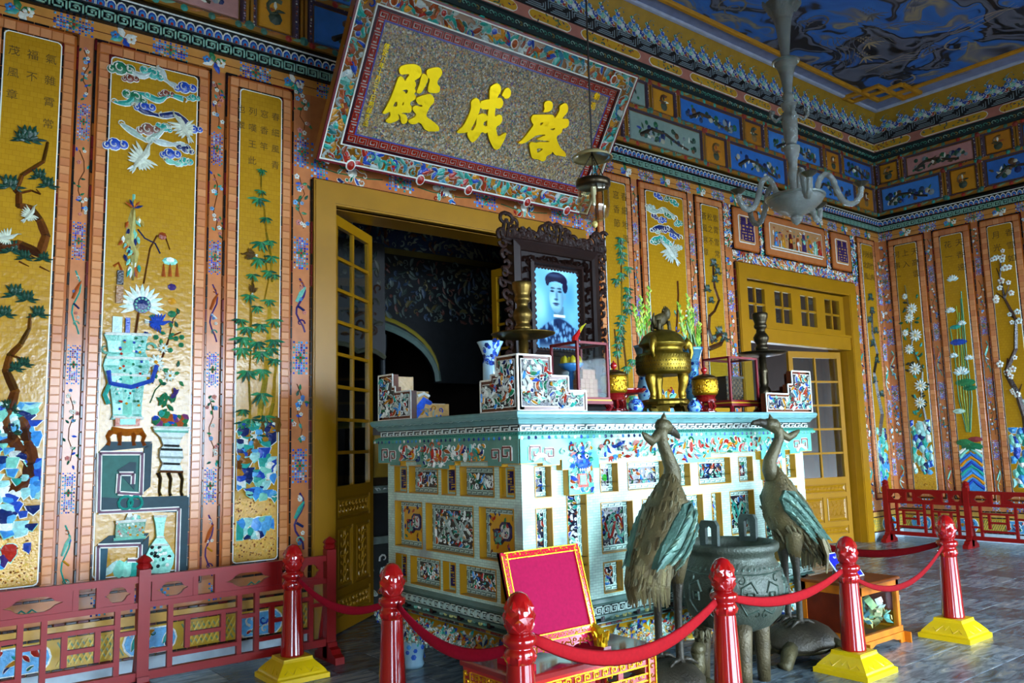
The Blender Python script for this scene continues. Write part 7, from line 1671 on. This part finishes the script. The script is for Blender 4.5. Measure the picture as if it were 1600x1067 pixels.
# ---------------------------------------------------------------- bronze urn
ur = empty('bronze_urn', (4.30, 3.275, 0), .15); tag(ur, 'large round three-legged bronze urn with two upright handles in front of the altar', 'urn')
UC = '424a3e'
mb = MB(); mb.lathe([(.05,.335),(.14,.34),(.22,.375),(.28,.44),(.315,.53),(.322,.61),(.305,.69),(.275,.745),(.258,.775),(.262,.80),(.285,.815),(.292,.83),(.292,.855),(.28,.865),(.255,.862),(.24,.84),(.235,.78),(.05,.76)], 40, (0,0,0), UC); mb.build('bowl', M_BRONZE, ur, True)
mb = MB(); rr = R(66)
def urn_r(z):
    pr = [(.28,.44),(.315,.53),(.322,.61),(.305,.69),(.275,.745)]
    for (a, b), (c, d) in zip(pr, pr[1:]):
        if b <= z <= d: return a+(c-a)*(z-b)/(d-b)
    return .28
for k in range(6):
    a0 = k*pi/3
    def Fu(u, v, w, a0=a0): q = urn_r(v)+w; return (q*cos(a0+u/.31), q*sin(a0+u/.31), v)
    mb.F = Fu; c = '4a5c50'
    for s_ in (-1, 1):
        mb.stroke([(s_*.02,.50),(s_*.09,.47),(s_*.13,.54),(s_*.12,.63),(s_*.06,.66),(s_*.03,.60)], .014, 0, .010, c); mb.stroke([(s_*.05,.60),(s_*.09,.60),(s_*.09,.55),(s_*.05,.55),(s_*.05,.60)], .010, 0, .010, c); mb.disc(s_*.07, .575, .012, .002, .012, '6a8a78', 7); curl(mb, s_*.12, .67, .03, s_*5, 1, .01, 0, .008, c, 9); curl(mb, s_*.03, .47, .025, s_*5, 2, .01, 0, .008, c, 9)
    mb.stroke([(-.16,.705),(-.05,.70),(.05,.70),(.16,.705)], .012, 0, .008, c)
    for q in range(8): mb.disc(-.14+q*.04, .728, .010, 0, .006, c, 6)
mb.build('relief', M_BRONZE, ur)
mb = MB(); mb.lathe([(.01,.775),(.15,.782),(.236,.778)], 24, (0,0,0), '6a6258'); mb.build('ash_bed', M_MATTE, ur)
for k in range(3):
    a = -.35+k*2*pi/3; mb = MB(); mb.tube([(.19*cos(a),.19*sin(a),.42),(.21*cos(a),.21*sin(a),.30),(.215*cos(a),.215*sin(a),.15),(.215*cos(a),.215*sin(a),0)], [.066,.054,.044,.038], 14, '4a4028'); mb.build('leg', M_BRONZE, ur, True)
for s_ in (-1, 1):
    def Fh(u, v, w, s_=s_): return (s_*(.245+w), u, v)
    mb = MB(Fh); O = [(-.058,.84),(.058,.84),(.062,.98),(.045,1.01),(-.045,1.01),(-.062,.98)]; I = [(-.02,.87),(.02,.87),(.02,.965),(.0,.985),(-.02,.965)]
    vs, fs = curve_mesh([O, I], .016); mb.add([(x, y, z) for x, y, z in vs], fs, '3a4640'); mb.build('handle', M_BRONZE, ur)

# ---------------------------------------------------------------- red and gold table with velvet board
tb = empty('red_gold_table', (2.905, 3.31, 0)); tag(tb, 'low red lacquer table with gilt fretwork apron carrying the pink board', 'table')
TW, TD, TH = .47, .245, .432; RL = '8a1414'; GD = 'd8a818'
mb = MB(); mb.slab(-TW, TW, -TD, TD, TH-.03, TH, .008, '7a1a18'); mb.box(-TW+.012, TW-.012, -TD+.012, TD-.012, TH-.05, TH-.03, 'a02018'); mb.build('top', M_LACQ, tb)
for sx in (-1, 1):
    for sy in (-1, 1):
        mb = MB(); cx_, cy_ = sx*(TW-.045), sy*(TD-.045); mb.box(cx_-.03, cx_+.03, cy_-.03, cy_+.03, 0, TH-.05, RL)
        l_ = mb.build('leg', M_LACQ, tb); mb = MB()
        for F_ in (lambda u, v, w: (cx_+u, cy_+sy*(.03+w), v), lambda u, v, w: (cx_+sx*(.03+w), cy_+u, v)):
            mb.F = F_; mb.bar((-.026,.0),(-.026,TH-.055), .007, 0, .006, GD); mb.bar((.026,.0),(.026,TH-.055), .007, 0, .006, GD)
            for k in range(9): curl(mb, 0, .03+k*.042, .017, 5*(1 if k % 2 else -1), k, .008, 0, .006, GD, 7)
        mb.build('gilding', M_GILT, l_)
for F_, W_ in ((lambda u, v, w: (u, -TD+.02-w, v), TW-.075), (lambda u, v, w: (u, TD-.02+w, v), TW-.075), (lambda u, v, w: (-TW+.02-w, u, v), TD-.075), (lambda u, v, w: (TW-.02+w, u, v), TD-.075)):
    mb = MB(F_); top = TH-.05
    mb.box(-W_, W_, top-.05, top, -.012, 0, RL); n = max(2, int(W_*2/.16)); e = 2*W_/n
    pts = [(-W_, top-.05)]
    for k in range(n+1): mb.box(-W_+k*e-.018 if k else -W_, -W_+k*e+.018 if k < n else W_, top-.085, top-.05, -.012, 0, RL)
    mb.box(-W_, W_, top-.125, top-.085, -.012, 0, RL); mb.box(-W_, -W_+.07, top-.19, top-.125, -.012, 0, RL); mb.box(W_-.07, W_, top-.19, top-.125, -.012, 0, RL); mb.box(-W_, -W_+.03, top-.26, top-.19, -.012, 0, RL); mb.box(W_-.03, W_, top-.26, top-.19, -.012, 0, RL)
    a_ = mb.build('apron', M_LACQ, tb); mb = MB(F_); rr = R(int(W_*1000))
    for y in (top-.004, top-.048, top-.088, top-.122): mb.bar((-W_,y),(W_,y), .007, 0, .005, GD)
    x = -W_+.03
    while x < W_-.04:
        q = [(x,top-.042),(x,top-.014),(x+.03,top-.014),(x+.03,top-.034),(x+.014,top-.034),(x+.014,top-.026)]
        for k in range(len(q)-1): mb.bar(q[k], q[k+1], .006, 0, .005, GD)
        curl(mb, x+.02, top-.105, .014, 5, rr.random()*6, .007, 0, .005, GD, 7); mb.leaf(x+.035, top-.105, rr.random(), .025, .012, 0, .005, GD); mb.leaf(x+.045, top-.03, rr.random()*3, .025, .012, 0, .005, GD); x += .062
    for s_ in (-1, 1):
        for k in range(5): curl(mb, s_*(W_-.02-.01*(k % 2)), top-.14-.024*k, .013, 5*s_, k, .007, 0, .005, GD, 7)
        mb.bar((s_*(W_-.07),top-.19),(s_*(W_-.07),top-.125), .007, 0, .005, GD); mb.bar((s_*(W_-.03),top-.26),(s_*(W_-.03),top-.19), .007, 0, .005, GD); mb.bar((s_*(W_-.07),top-.19),(s_*(W_-.03),top-.19), .007, 0, .005, GD)
    mb.build('gilding', M_GILT, a_)
vb = empty('velvet_board', (2.80, 3.22, TH)); tag(vb, 'tilted pink velvet board in a gilt red frame standing on the low table', 'display board')
ba = radians(16); Fb = lambda u, v, w: (u, -w*cos(ba)+v*sin(ba), .10+v*cos(ba)+w*sin(ba)*.3)
mb = MB(Fb); mb.box(-.262, .262, -.005, .445, -.02, .0, 'a01428'); mb.sweep_rect([(0,-.02),(0,.012),(.036,.016),(.040,.004)], -.262, .262, -.005, .445, 'b81830'); mb.build('frame', M_LACQ, vb)
mb = MB(Fb); rr = R(14)
for (p, q) in (((-.262+.018,-.005+.018),(.262-.018,-.005+.018)), ((-.262+.018,.445-.018),(.262-.018,.445-.018)), ((-.262+.018,.01),(-.262+.018,.43)), ((.262-.018,.01),(.262-.018,.43))):
    Ln = hypot(q[0]-p[0], q[1]-p[1]); n = int(Ln/.02)
    dx, dy = (q[0]-p[0])/Ln, (q[1]-p[1])/Ln
    for s_ in (-1, 1): mb.bar((p[0]-dy*s_*.016,p[1]+dx*s_*.016),(q[0]-dy*s_*.016,q[1]+dx*s_*.016), .005, .012, .006, 'e0b420')
    for k in range(n): t = (k+.5)/n; c = (p[0]+(q[0]-p[0])*t, p[1]+(q[1]-p[1])*t); mb.leaf(c[0], c[1], rr.random()*6.3, .018, .012, .013, .005, 'e0b420'); mb.disc(c[0]+dx*.008, c[1]+dy*.008, .005, .013, .005, 'e0b420', 5)
mb.build('gilding', M_GILT, vb)
mb = MB(Fb); mb.box(-.222, .222, .035, .405, .0, .006, '8e0838'); mb.build('velvet', M_CLOTH, vb)
mb = MB(Fb); P_ = [(-.24,-.005),(.24,-.005),(.235,-.075),(.21,-.08),(.195,-.05),(.12,-.05),(.07,-.065),(.0,-.082),(-.07,-.065),(-.12,-.05),(-.195,-.05),(-.21,-.08),(-.235,-.075)]; mb.prism(P_[::-1], -.014, .0, 'b01840', back=True); ap = mb.build('apron', M_LACQ, vb); mb = MB(Fb)
for k in range(22): curl(mb, -.215+k*.0205, -.03-.012*(k % 2), .014, 5*(1 if k % 2 else -1), k, .008, 0, .006, 'e0b420', 7)
mb.build('gilding', M_GILT, ap)
for s_ in (-1, 1):
    mb = MB(); mb.box(s_*.25-.025, s_*.25+.025, -.10, .14, 0, .03, 'b01430'); f_ = mb.build('foot', M_LACQ, vb); mb = MB()
    mb.tube([(s_*.25,-.05,.03),(s_*.25,-.05,.06),(s_*.25,-.03,.09),(s_*.25,.0,.11),(s_*.25,.04,.14)], [.035,.04,.034,.026,.016], 10, 'd8a818'); rr = R(8)
    for k in range(16): a = rr.uniform(0,6.3); mb.tube([(s_*.25+.03*cos(a),-.05+.03*sin(a),.05+.04*rr.random()),(s_*.25+.045*cos(a),-.05+.045*sin(a),.07+.04*rr.random())], [.012,.004], 5, 'd8a818')
    mb.build('gilt_lion', M_GILT, f_)

# ---------------------------------------------------------------- rope stanchions
def make_stanchion():
    r = empty('stanchion'); RD_ = '8c0c0c'
    mb = MB(); vs = []; fs = []
    for hw, z in ((.185,0),(.185,.03),(.17,.038),(.165,.05),(.135,.085),(.105,.115),(.10,.128),(.10,.138),(.06,.14)): vs += [(-hw,-hw,z),(hw,-hw,z),(hw,hw,z),(-hw,hw,z)]
    for i in range(8):
        for k in range(4): fs.append((4*i+k, 4*i+(k+1) % 4, 4*(i+1)+(k+1) % 4, 4*(i+1)+k))
    fs += [(3,2,1,0), (32,33,34,35)]; mb.add(vs, fs, 'd8b404'); b_ = mb.build('base', M_PAINT, r)
    mb = MB()
    for k in range(4):
        a = k*pi/2
        def Fs(u, v, w, a=a):
            h = .165-.065*(v/.07)*.95; q = h+w*.8; zz = .05+.06*(v/.07)+w*.6; return (q*cos(a)-u*sin(a), q*sin(a)+u*cos(a), zz)
        mb.F = Fs; mb.stroke([(-.06,.005),(-.02,.05),(0,.02),(.02,.05),(.06,.005)], .007, .001, .004, 'b89204'); mb.stroke([(-.12,.01),(-.09,.03),(-.06,.005)], .006, .001, .004, 'b89204'); mb.stroke([(.12,.01),(.09,.03),(.06,.005)], .006, .001, .004, 'b89204')
    mb.build('carving', M_PAINT, b_)
    mb = MB(); mb.lathe([(.079,.138),(.077,.15),(.058,.60),(.058,.615)], 28, (0,0,0), RD_); mb.build('post', M_LACQ, r, True)
    mb = MB(); mb.lathe([(.058,.56),(.066,.585),(.068,.61),(.058,.625),(.055,.632),(.072,.645),(.076,.66),(.072,.675),(.058,.682),(.05,.69)], 28, (0,0,0), RD_); c_ = mb.build('collar', M_LACQ, r, True); mb = MB()
    for k in range(8):
        a = k*pi/4; mb.F = lambda u, v, w, a=a: ((.063+w)*cos(a+u/.063), (.063+w)*sin(a+u/.063), v); mb.dome([(-.022,.612),(.022,.612),(.02,.59),(.0,.565),(-.02,.59)][::-1], .0, .012, '9c1010')
    mb.build('petal_ring', M_LACQ, c_)
    mb = MB(); mb.lathe([(.045,.685),(.058,.70),(.066,.735),(.064,.78),(.052,.825),(.036,.85),(.012,.862)], 26, (0,0,0), RD_); bd = mb.build('lotus_bud', M_LACQ, r, True); mb = MB()
    for lv, (z, rr_) in enumerate(((.70,.058),(.735,.065),(.775,.063))):
        for k in range(7):
            a = k*2*pi/7+lv*.45; mb.F = lambda u, v, w, a=a, rr_=rr_: ((rr_-(.15*max(0,v-.76)) + w)*cos(a+u/.06), (rr_-(.15*max(0,v-.76))+w)*sin(a+u/.06), v); mb.dome([(-.03,z+.03),(-.022,z),(.022,z),(.03,z+.03),(.0,z+.055)], .0, .011, '940e0e')
    mb.build('petals', M_LACQ, bd); return r
ST = [(2.347,5.40,1.0,'red lotus-topped stanchion standing beside the left fence end, nearest the wall'), (2.35,4.08,1.0,'red lotus-topped stanchion at the left side of the altar, second from the wall'), (2.285,2.876,1.0,'nearest red stanchion, overlapping the lower left of the pink board'), (3.70,2.88,1.0,'red lotus-topped stanchion in front of the bronze urn'), (5.08,2.95,.985,'red lotus-topped stanchion on a yellow base in front of the wooden cabinet'), (6.45,2.93,1.03,'red stanchion on a yellow base standing alone on the open floor at right'), (6.55,4.35,1.0,'red stanchion hidden behind the right crane')]
s0 = make_stanchion(); posts = []
for i, (x, y, s_, lb) in enumerate(ST):
    o = s0 if i == 0 else copy_tree(s0); o.location = (x, y, 0); o.scale = (1,1,s_); tag(o, lb, 'stanchion', 'red rope stanchions'); posts.append(o)
def rope(label, a, b, low, col, wid=.02):
    o = empty('barrier_rope', tuple((a[i]+b[i])/2 for i in range(3))); c = o.location.copy(); tag(o, label, 'rope', 'red barrier ropes'); n = 18; pts = []; h = min(a[2], b[2])-low
    for i in range(n+1):
        t = i/n; z = a[2]+(b[2]-a[2])*t-4*t*(1-t)*(h+abs(a[2]-b[2])*.25); pts.append((a[0]+(b[0]-a[0])*t-c.x, a[1]+(b[1]-a[1])*t-c.y, z-c.z))
    mb = MB(); mb.tube(pts, [(wid*(.55+.45*sin(pi*min(1, i/n*1.15))**.5 if i else .5)*.55, wid*(1+.55*sin(pi*i/n))) for i in range(n+1)], 8, col); mb.build('cloth_rope', M_CLOTH, o, True)
    for q in (a, b):
        mb = MB(); mb.tube([(q[0]-c.x-.012,q[1]-c.y,q[2]-c.z+.01),(q[0]-c.x,q[1]-c.y,q[2]-c.z+.022),(q[0]-c.x+.012,q[1]-c.y,q[2]-c.z+.01)], .005, 6, 'b8b8b0'); mb.build('hook', M_BRASS, o)
RR = '8c0610'; RP = '9c0828'
rope('red cloth rope from the stanchion by the left fence to the next one', (2.35,5.33,.645), (2.35,4.15,.635), .53, RP, .017)
rope('pink-red cloth rope sagging across the left side of the altar', (2.345,4.01,.645), (2.30,2.95,.615), .50, RP, .021)
rope('wide red rope sagging in front of the pink board and table', (2.355,2.87,.655), (3.63,2.88,.635), .47, RR, .024)
rope('red rope sagging in front of the bronze urn', (3.77,2.88,.64), (5.01,2.95,.635), .55, RR, .020)
rope('red rope sagging across the front of the wooden cabinet', (5.15,2.94,.57), (6.385,2.93,.665), .43, '7e050e', .014)
rope('red rope running back behind the blue sign', (6.44,3.0,.665), (6.55,4.28,.63), .53, '7e050e', .020)
# ---------------------------------------------------------------- red lattice fences
FR_ = '7c0808'
def fence_section(name_label, p, d, Ln, seed, end=False, group='red lattice fences'):
    """p = start (x,y); d = direction angle; posts at the start (and at the end if asked)"""
    r = empty('lattice_fence', (p[0], p[1], 0), d); tag(r, name_label, 'fence', group); t = .022
    def bar(nm, x0, x1, z0, z1, tt=t): mb = MB(); mb.box(x0, x1, -tt, tt, z0, z1, FR_); return mb.build(nm, M_FENCE, r)
    bar('top_rail', 0, Ln, .695, .735); bar('middle_rail', 0, Ln, .54, .575); bar('bottom_rail', 0, Ln, .105, .155)
    for x in ([0, Ln] if end else [0]):
        mb = MB(); mb.box(x-.035, x+.035, -.035, .035, .02, .775, FR_); po = mb.build('post', M_FENCE, r)
        mb = MB(); mb.lathe([(.03,.775),(.042,.78),(.046,.795),(.04,.805),(.034,.81),(.05,.825),(.036,.845),(.004,.865)], 8, (x,0,0), FR_, rot=pi/8); mb.build('finial', M_FENCE, po)
        mb = MB(lambda u, v, w, x=x: (x+w, u, v)); mb.prism([(-.17,0),(.17,0),(.165,.045),(.12,.06),(.10,.09),(.06,.10),(.05,.13),(-.05,.13),(-.06,.10),(-.10,.09),(-.12,.06),(-.165,.045)], -.035, .035, FR_, back=True); mb.build('foot', M_FENCE, po)
        mb = MB(); mb.tube([(x,.03,.52),(x,.16,.09)], .016, 6, FR_); mb.build('brace', M_FENCE, po)
    def v_(x, z0, z1): bar('lattice_bar', x-.016, x+.016, z0, z1, .016)
    def h_(x0, x1, z): bar('lattice_bar', x0, x1, z-.013, z+.013, .014)
    L_ = Ln
    for f in (.25, .36, .70, .80): v_(L_*f, .575, .695)
    for a, b in ((.03,.25),(.36,.70),(.80,.97)):
        mb = MB(lambda u, v, w: (u, w, v)); x0, x1 = L_*a+.01, L_*b-.016; O = [(x0,.575),(x1,.575),(x1,.695),(x0,.695)]; cw = (x1-x0)
        I = [(x0+cw*.12,0.635),(x0+cw*.22,0.646),(x0+cw*.28,.668),(x0+cw*.36,0.680),(x1-cw*.36,0.680),(x1-cw*.28,.668),(x1-cw*.22,0.646),(x1-cw*.12,0.635),(x1-cw*.22,0.624),(x1-cw*.28,0.604),(x1-cw*.36,0.592),(x0+cw*.36,0.592),(x0+cw*.28,0.604),(x0+cw*.22,0.624)]
        vs, fs = curve_mesh([O, I], .012); mb.add(vs, fs, FR_); mb.build('pierced_board', M_FENCE, r)
    for f in (.13, .48, .575, .885): v_(L_*f, .155, .54)
    h_(L_*.13, L_*.48, .447); h_(L_*.13, L_*.48, .226); h_(L_*.575, L_*.885, .447); h_(L_*.575, L_*.885, .226)
    v_(L_*.215, .255, .447); v_(L_*.395, .255, .447); h_(L_*.215, L_*.395, .337); v_(L_*.66, .255, .447); v_(L_*.80, .255, .447); h_(L_*.66, L_*.80, .337)
    for a, b in ((0,.13),(.48,.575),(.885,1)): h_(L_*a+.016, L_*b-.016, .395 if a else .27)
    return r
fence_section('red lattice fence section at the far left beneath the pine panel', (.17, 5.62), 0, 1.282, 1)
fence_section('red lattice fence section beneath the bamboo panel, ending at the left doorway', (1.452, 5.62), 0, 1.27, 2, True)
fence_section('red lattice fence section along the right wall, nearest the corner', (11.48, 6.0), -pi/2, 1.09, 3)
fence_section('red lattice fence section along the right wall, farther from the corner', (11.48, 4.91), -pi/2, 1.2, 4, True)

# ---------------------------------------------------------------- wooden cabinet with banknotes, blue sign
bx = empty('wooden_cabinet', (5.775, 3.35, 0)); tag(bx, 'small orange-brown wooden donation cabinet with a glass front', 'cabinet'); W_, D_, H_ = .275, .225, .465; OW = 'b8640c'; OD = '5a1c08'
mb = MB(); mb.slab(-W_-.01, W_+.01, -D_-.01, D_+.01, H_-.02, H_, .006, '7a3a0c'); mb.build('top', M_WOOD, bx)
mb = MB()
for sx in (-1, 1):
    for sy in (-1, 1): mb.box(sx*W_-(.035 if sx > 0 else 0), sx*W_+(.035 if sx < 0 else 0), sy*D_-(.035 if sy > 0 else 0), sy*D_+(.035 if sy < 0 else 0), .1, H_-.02, OW)
for sy in (-1, 1): mb.box(-W_, W_, sy*D_-(.03 if sy > 0 else 0), sy*D_+(.03 if sy < 0 else 0), H_-.08, H_-.02, OW); mb.box(-W_-.012, W_+.012, sy*D_-.006-(.02 if sy > 0 else 0), sy*D_+.006+(.02 if sy < 0 else 0), .06, .115, OW)
for sx in (-1, 1): mb.box(sx*W_-(.03 if sx > 0 else 0), sx*W_+(.03 if sx < 0 else 0), -D_, D_, H_-.08, H_-.02, OW); mb.box(sx*W_-.006-(.02 if sx > 0 else 0), sx*W_+.006+(.02 if sx < 0 else 0), -D_, D_, .06, .115, OW)
mb.box(-W_, W_, -D_, D_, .085, .10, OD); mb.build('carcass', M_WOOD, bx)
mb = MB(lambda u, v, w: (u, -w, v))
P_ = [(-W_-.012,0),(-W_+.05,0),(-W_+.06,.025),(-W_+.11,.03),(-W_+.15,.045),(W_-.15,.045),(W_-.11,.03),(W_-.06,.025),(W_-.05,0),(W_+.012,0),(W_+.012,.075),(-W_-.012,.075)]
mb.prism(P_, D_+.004, D_+.016, OW, back=True); mb.prism(P_, -D_-.016, -D_-.004, OW, back=True); mb.F = lambda u, v, w: (-w, u, v); mb.prism(P_, W_+.004, W_+.016, OW, back=True); mb.prism(P_, -W_-.016, -W_-.004, OW, back=True); mb.build('plinth', M_WOOD, bx)
mb = MB(); mb.box(-W_+.008, -W_+.018, -D_+.03, D_-.03, .115, H_-.08, OD); mb.build('side_panel', M_WOOD, bx); mb = MB(); mb.box(W_-.018, W_-.008, -D_+.03, D_-.03, .115, H_-.08, OD); mb.build('side_panel', M_WOOD, bx); mb = MB(); mb.box(-W_+.03, W_-.03, D_-.018, D_-.008, .115, H_-.08, OD); mb.build('back_panel', M_WOOD, bx)
mb = MB(); mb.box(-W_+.035, W_-.035, -D_+.012, -D_+.016, .115, H_-.08, 'ffffff'); mb.build('pane', M_GLASS, bx)
mb = MB(); mb.box(W_-.002, W_+.006, -D_-.004, -D_+.02, .29, .33, 'c8c8c0'); mb.build('hasp', M_BRASS, bx)
rr = R(3131); nm = []
for c in ('8ac0a8', '5aa8a0', 'c8c89a', 'd8dcd0', '7ab8c8', 'b8a86a', 'a8c88a'):
    for k in range(2):
        mb = MB(); vs = []; 
        for i in range(5):
            x = -.05+.025*i; zz = .012*sin(i*(1.2+k)+k); vs += [(x,-.025,zz),(x,.025,zz+.006*k)]
        mb.add(vs+[(a, b, c_-.001) for a, b, c_ in vs], [(2*i,2*i+2,2*i+3,2*i+1) for i in range(4)]+[(10+2*i+1,10+2*i+3,10+2*i+2,10+2*i) for i in range(4)], c); nm.append(mb.mesh('banknote', M_MATTE))
for i in range(48):
    x = 5.775+rr.uniform(-.19,.18); y = 3.15+.28*(i/48)**1.3; pile = .04+.17*max(0, 1-((x-5.73)/.24)**2)*rr.random()
    o = inst('banknote', nm[rr.randrange(len(nm))], None, (x, y, .12+pile), (rr.uniform(-.9,.9), rr.uniform(-.9,.9), rr.uniform(0,6.3))); tag(o, 'crumpled banknote in the heap behind the cabinet glass', 'banknote', 'banknotes in the wooden cabinet')
sg = empty('blue_sign', (5.72, 3.28, H_), .0); tag(sg, 'blue notice board with white border and text leaning on the wooden cabinet', 'sign')
sa = radians(38); Fg = lambda u, v, w: (u, -w*cos(sa)+v*sin(sa), v*cos(sa)+w*sin(sa)+.01)
mb = MB(Fg); mb.box(-.15, .15, 0, .215, -.008, 0, 'd0dce8'); mb.build('board', M_PAINT, sg); mb = MB(Fg); mb.box(-.142, .142, .008, .207, 0, .001, '1420c0'); f_ = mb.build('blue_face', M_PAINT, sg)
mb = MB(Fg)
for k, (s_, y, z) in enumerate((('Không sờ vào', .175, .026), ('hiện vật', .148, .026), ('Please do not touch', .112, .022), ('the exhibits', .088, .022), ('Prière de ne pas', .056, .018), ('toucher', .034, .018))): put_text(mb, s_, 0, y, z, .0012, 'e8f0ff', .005)
mb.build('lettering', M_PAINT, f_)
mb = MB(); mb.tube([(0,.02,.02),(0,.17,.0)], .006, 6, '888888'); mb.tube([(0,.12,.15),(0,.17,.0)], .006, 6, '888888'); mb.build('easel_strut', M_PAINT, sg)

# ---------------------------------------------------------------- glass lantern
ln = empty('glass_lantern', (3.43, 3.48, 2.80)); tag(ln, 'bell-shaped glass lantern hanging on chains before the name plaque', 'lantern')
mb = MB(); mb.lathe([(.006,.03),(.05,.035),(.085,.06),(.098,.12),(.096,.20),(.100,.275),(.096,.275),(.090,.20),(.092,.12),(.08,.064),(.048,.042),(.006,.038)], 28, (0,0,0), 'ffffff'); M_LGLASS = glass_mat('lantern_glass', (.86,.84,.74), .10); mb.build('glass_bell', M_LGLASS, ln, True)
mb = MB(); mb.lathe([(.004,-.01),(.016,0),(.02,.015),(.012,.03)], 12, (0,0,0), 'b8a860'); mb.build('glass_knob', M_PORC, ln, True)
mb = MB(); mb.lathe([(.100,.245),(.106,.25),(.106,.285),(.100,.29),(.097,.285),(.097,.25)], 28, (0,0,0), '3a3020'); mb.build('metal_rim', M_BRASS, ln, True)
mb = MB(); mb.lathe([(.02,.47),(.06,.465),(.10,.445),(.125,.425),(.128,.428),(.10,.452),(.06,.474),(.02,.48)], 28, (0,0,0), '8a7c50'); mb.build('smoke_cap', M_PORC, ln, True)
for k in range(3):
    a = k*2*pi/3+.4; mb = MB()
    for i in range(12): t = i/12; mb.tube([(.103*(1-t)*cos(a), .103*(1-t)*sin(a), .28+.18*t), (.103*(1-t-.07)*cos(a), .103*(1-t-.07)*sin(a), .28+.18*(t+.07))], .0035, 5, '2a2418')
    mb.build('chain', M_BRASS, ln)
mb = MB(); mb.tube([(0,0,.46),(0,0,.52),(0,0,3.63)], .006, 6, '1c1814'); mb.build('cord', M_MATTE, ln)
mb = MB(); mb.lathe([(.014,.27),(.018,.24),(.018,.20),(.012,.195),(.013,.14),(.008,.13)], 12, (0,0,0), 'd8d8cc'); mb.tube([(0,0,.27),(0,0,.46)], .004, 6, '3a3020'); mb.build('bulb', M_PORC, ln, True)

# ---------------------------------------------------------------- crystal chandelier
ch = empty('crystal_chandelier', (5.24, 3.24, 3.05)); tag(ch, 'pale cut-glass chandelier with curving arms hanging from a thin rod', 'chandelier')
def cl(name, prof, n=18, mat=None, sm_=False): mb = MB(); mb.lathe(prof, n, (0,0,0), '98a29a'); return mb.build(name, mat or M_CRYS, ch, sm_)
M_CRYS = attr_mat('cut_crystal', .12, var=.3, vscale=60, spec=.9, bump=.9, bscale=140); M_CRYS.node_tree.nodes['Principled BSDF'].inputs['Transmission Weight'].default_value = .7
cl('bowl', [(.005,.03),(.05,.04),(.12,.075),(.18,.125),(.205,.17),(.20,.178),(.10,.13),(.02,.12)], 22)
cl('rim', [(.203,.165),(.212,.17),(.212,.182),(.203,.186),(.19,.18)], 24, M_BRASS)
cl('drop', [(.004,-.03),(.03,-.01),(.045,.02),(.03,.05),(.012,.06)], 10)
cl('lower_stem', [(.03,.15),(.035,.20),(.03,.30),(.045,.36),(.03,.40),(.035,.46),(.055,.52),(.06,.56),(.03,.58)], 14)
cl('baluster', [(.035,.58),(.05,.62),(.055,.74),(.052,.82),(.03,.83),(.05,.86),(.06,.89),(.03,.91),(.045,.95),(.03,.97)], 14)
cl('upper_stem', [(.03,.96),(.035,1.02),(.05,1.12),(.065,1.17),(.085,1.20),(.088,1.215),(.03,1.22)], 14)
cl('collar', [(.09,1.205),(.10,1.212),(.10,1.222),(.06,1.23)], 20, M_BRASS)
cl('trumpet', [(.03,1.22),(.035,1.30),(.05,1.45),(.065,1.55),(.10,1.64),(.125,1.68),(.10,1.66),(.04,1.56)], 14)
for k in range(6):
    a = k*pi/3+.3; mb = MB(); mb.tube([(.09*cos(a),.09*sin(a),1.62),(.13*cos(a),.13*sin(a),1.67),(.14*cos(a),.14*sin(a),1.70)], [.02,.018,.006], 6, '98a29a'); mb.build('crown_leaf', M_CRYS, ch)
for k in range(4):
    a = k*pi/2+.75; c_, s_ = cos(a), sin(a); mb = MB(); mb.tube([(.05*c_,.05*s_,.80),(.10*c_,.10*s_,.76),(.13*c_,.13*s_,.80),(.12*c_,.12*s_,.84)], [.014,.012,.016,.024], 7, '98a29a'); mb.build('leaf_spray', M_CRYS, ch)
for k in range(5):
    a = k*2*pi/5+.15; c_, s_ = cos(a), sin(a); pts = []; 
    kp = [(.15,.17),(.165,.26),(.205,.315),(.255,.285),(.285,.19),(.325,.10),(.385,.075),(.43,.12),(.445,.19)]
    for i in range(27):
        q = i/26*(len(kp)-1); j = min(int(q), len(kp)-2); f = q-j; A_, B_, C_, D__ = kp[max(j-1,0)], kp[j], kp[j+1], kp[min(j+2,len(kp)-1)]
        rad, z = [.5*(2*B_[m]+(C_[m]-A_[m])*f+(2*A_[m]-5*B_[m]+4*C_[m]-D__[m])*f*f+(3*B_[m]-A_[m]-3*C_[m]+D__[m])*f**3) for m in (0, 1)]; pts.append((rad*c_, rad*s_, z))
    mb = MB(); mb.tube(pts, [.019+.004*(i % 2) for i in range(27)], 8, 'a0aaa2'); ar_ = mb.build('arm', M_CRYS, ch)
    mb = MB(); mb.lathe([(.012,.20),(.03,.215),(.055,.235),(.052,.24),(.02,.225)], 12, (.445*c_,.445*s_,-.02), '5a5444'); mb.build('drip_cup', M_BRASS, ar_)
mb = MB(); mb.tube([(0,0,1.6),(0,0,2.2),(0,0,3.38)], .008, 6, '1c1814'); mb.build('rod', M_MATTE, ch)
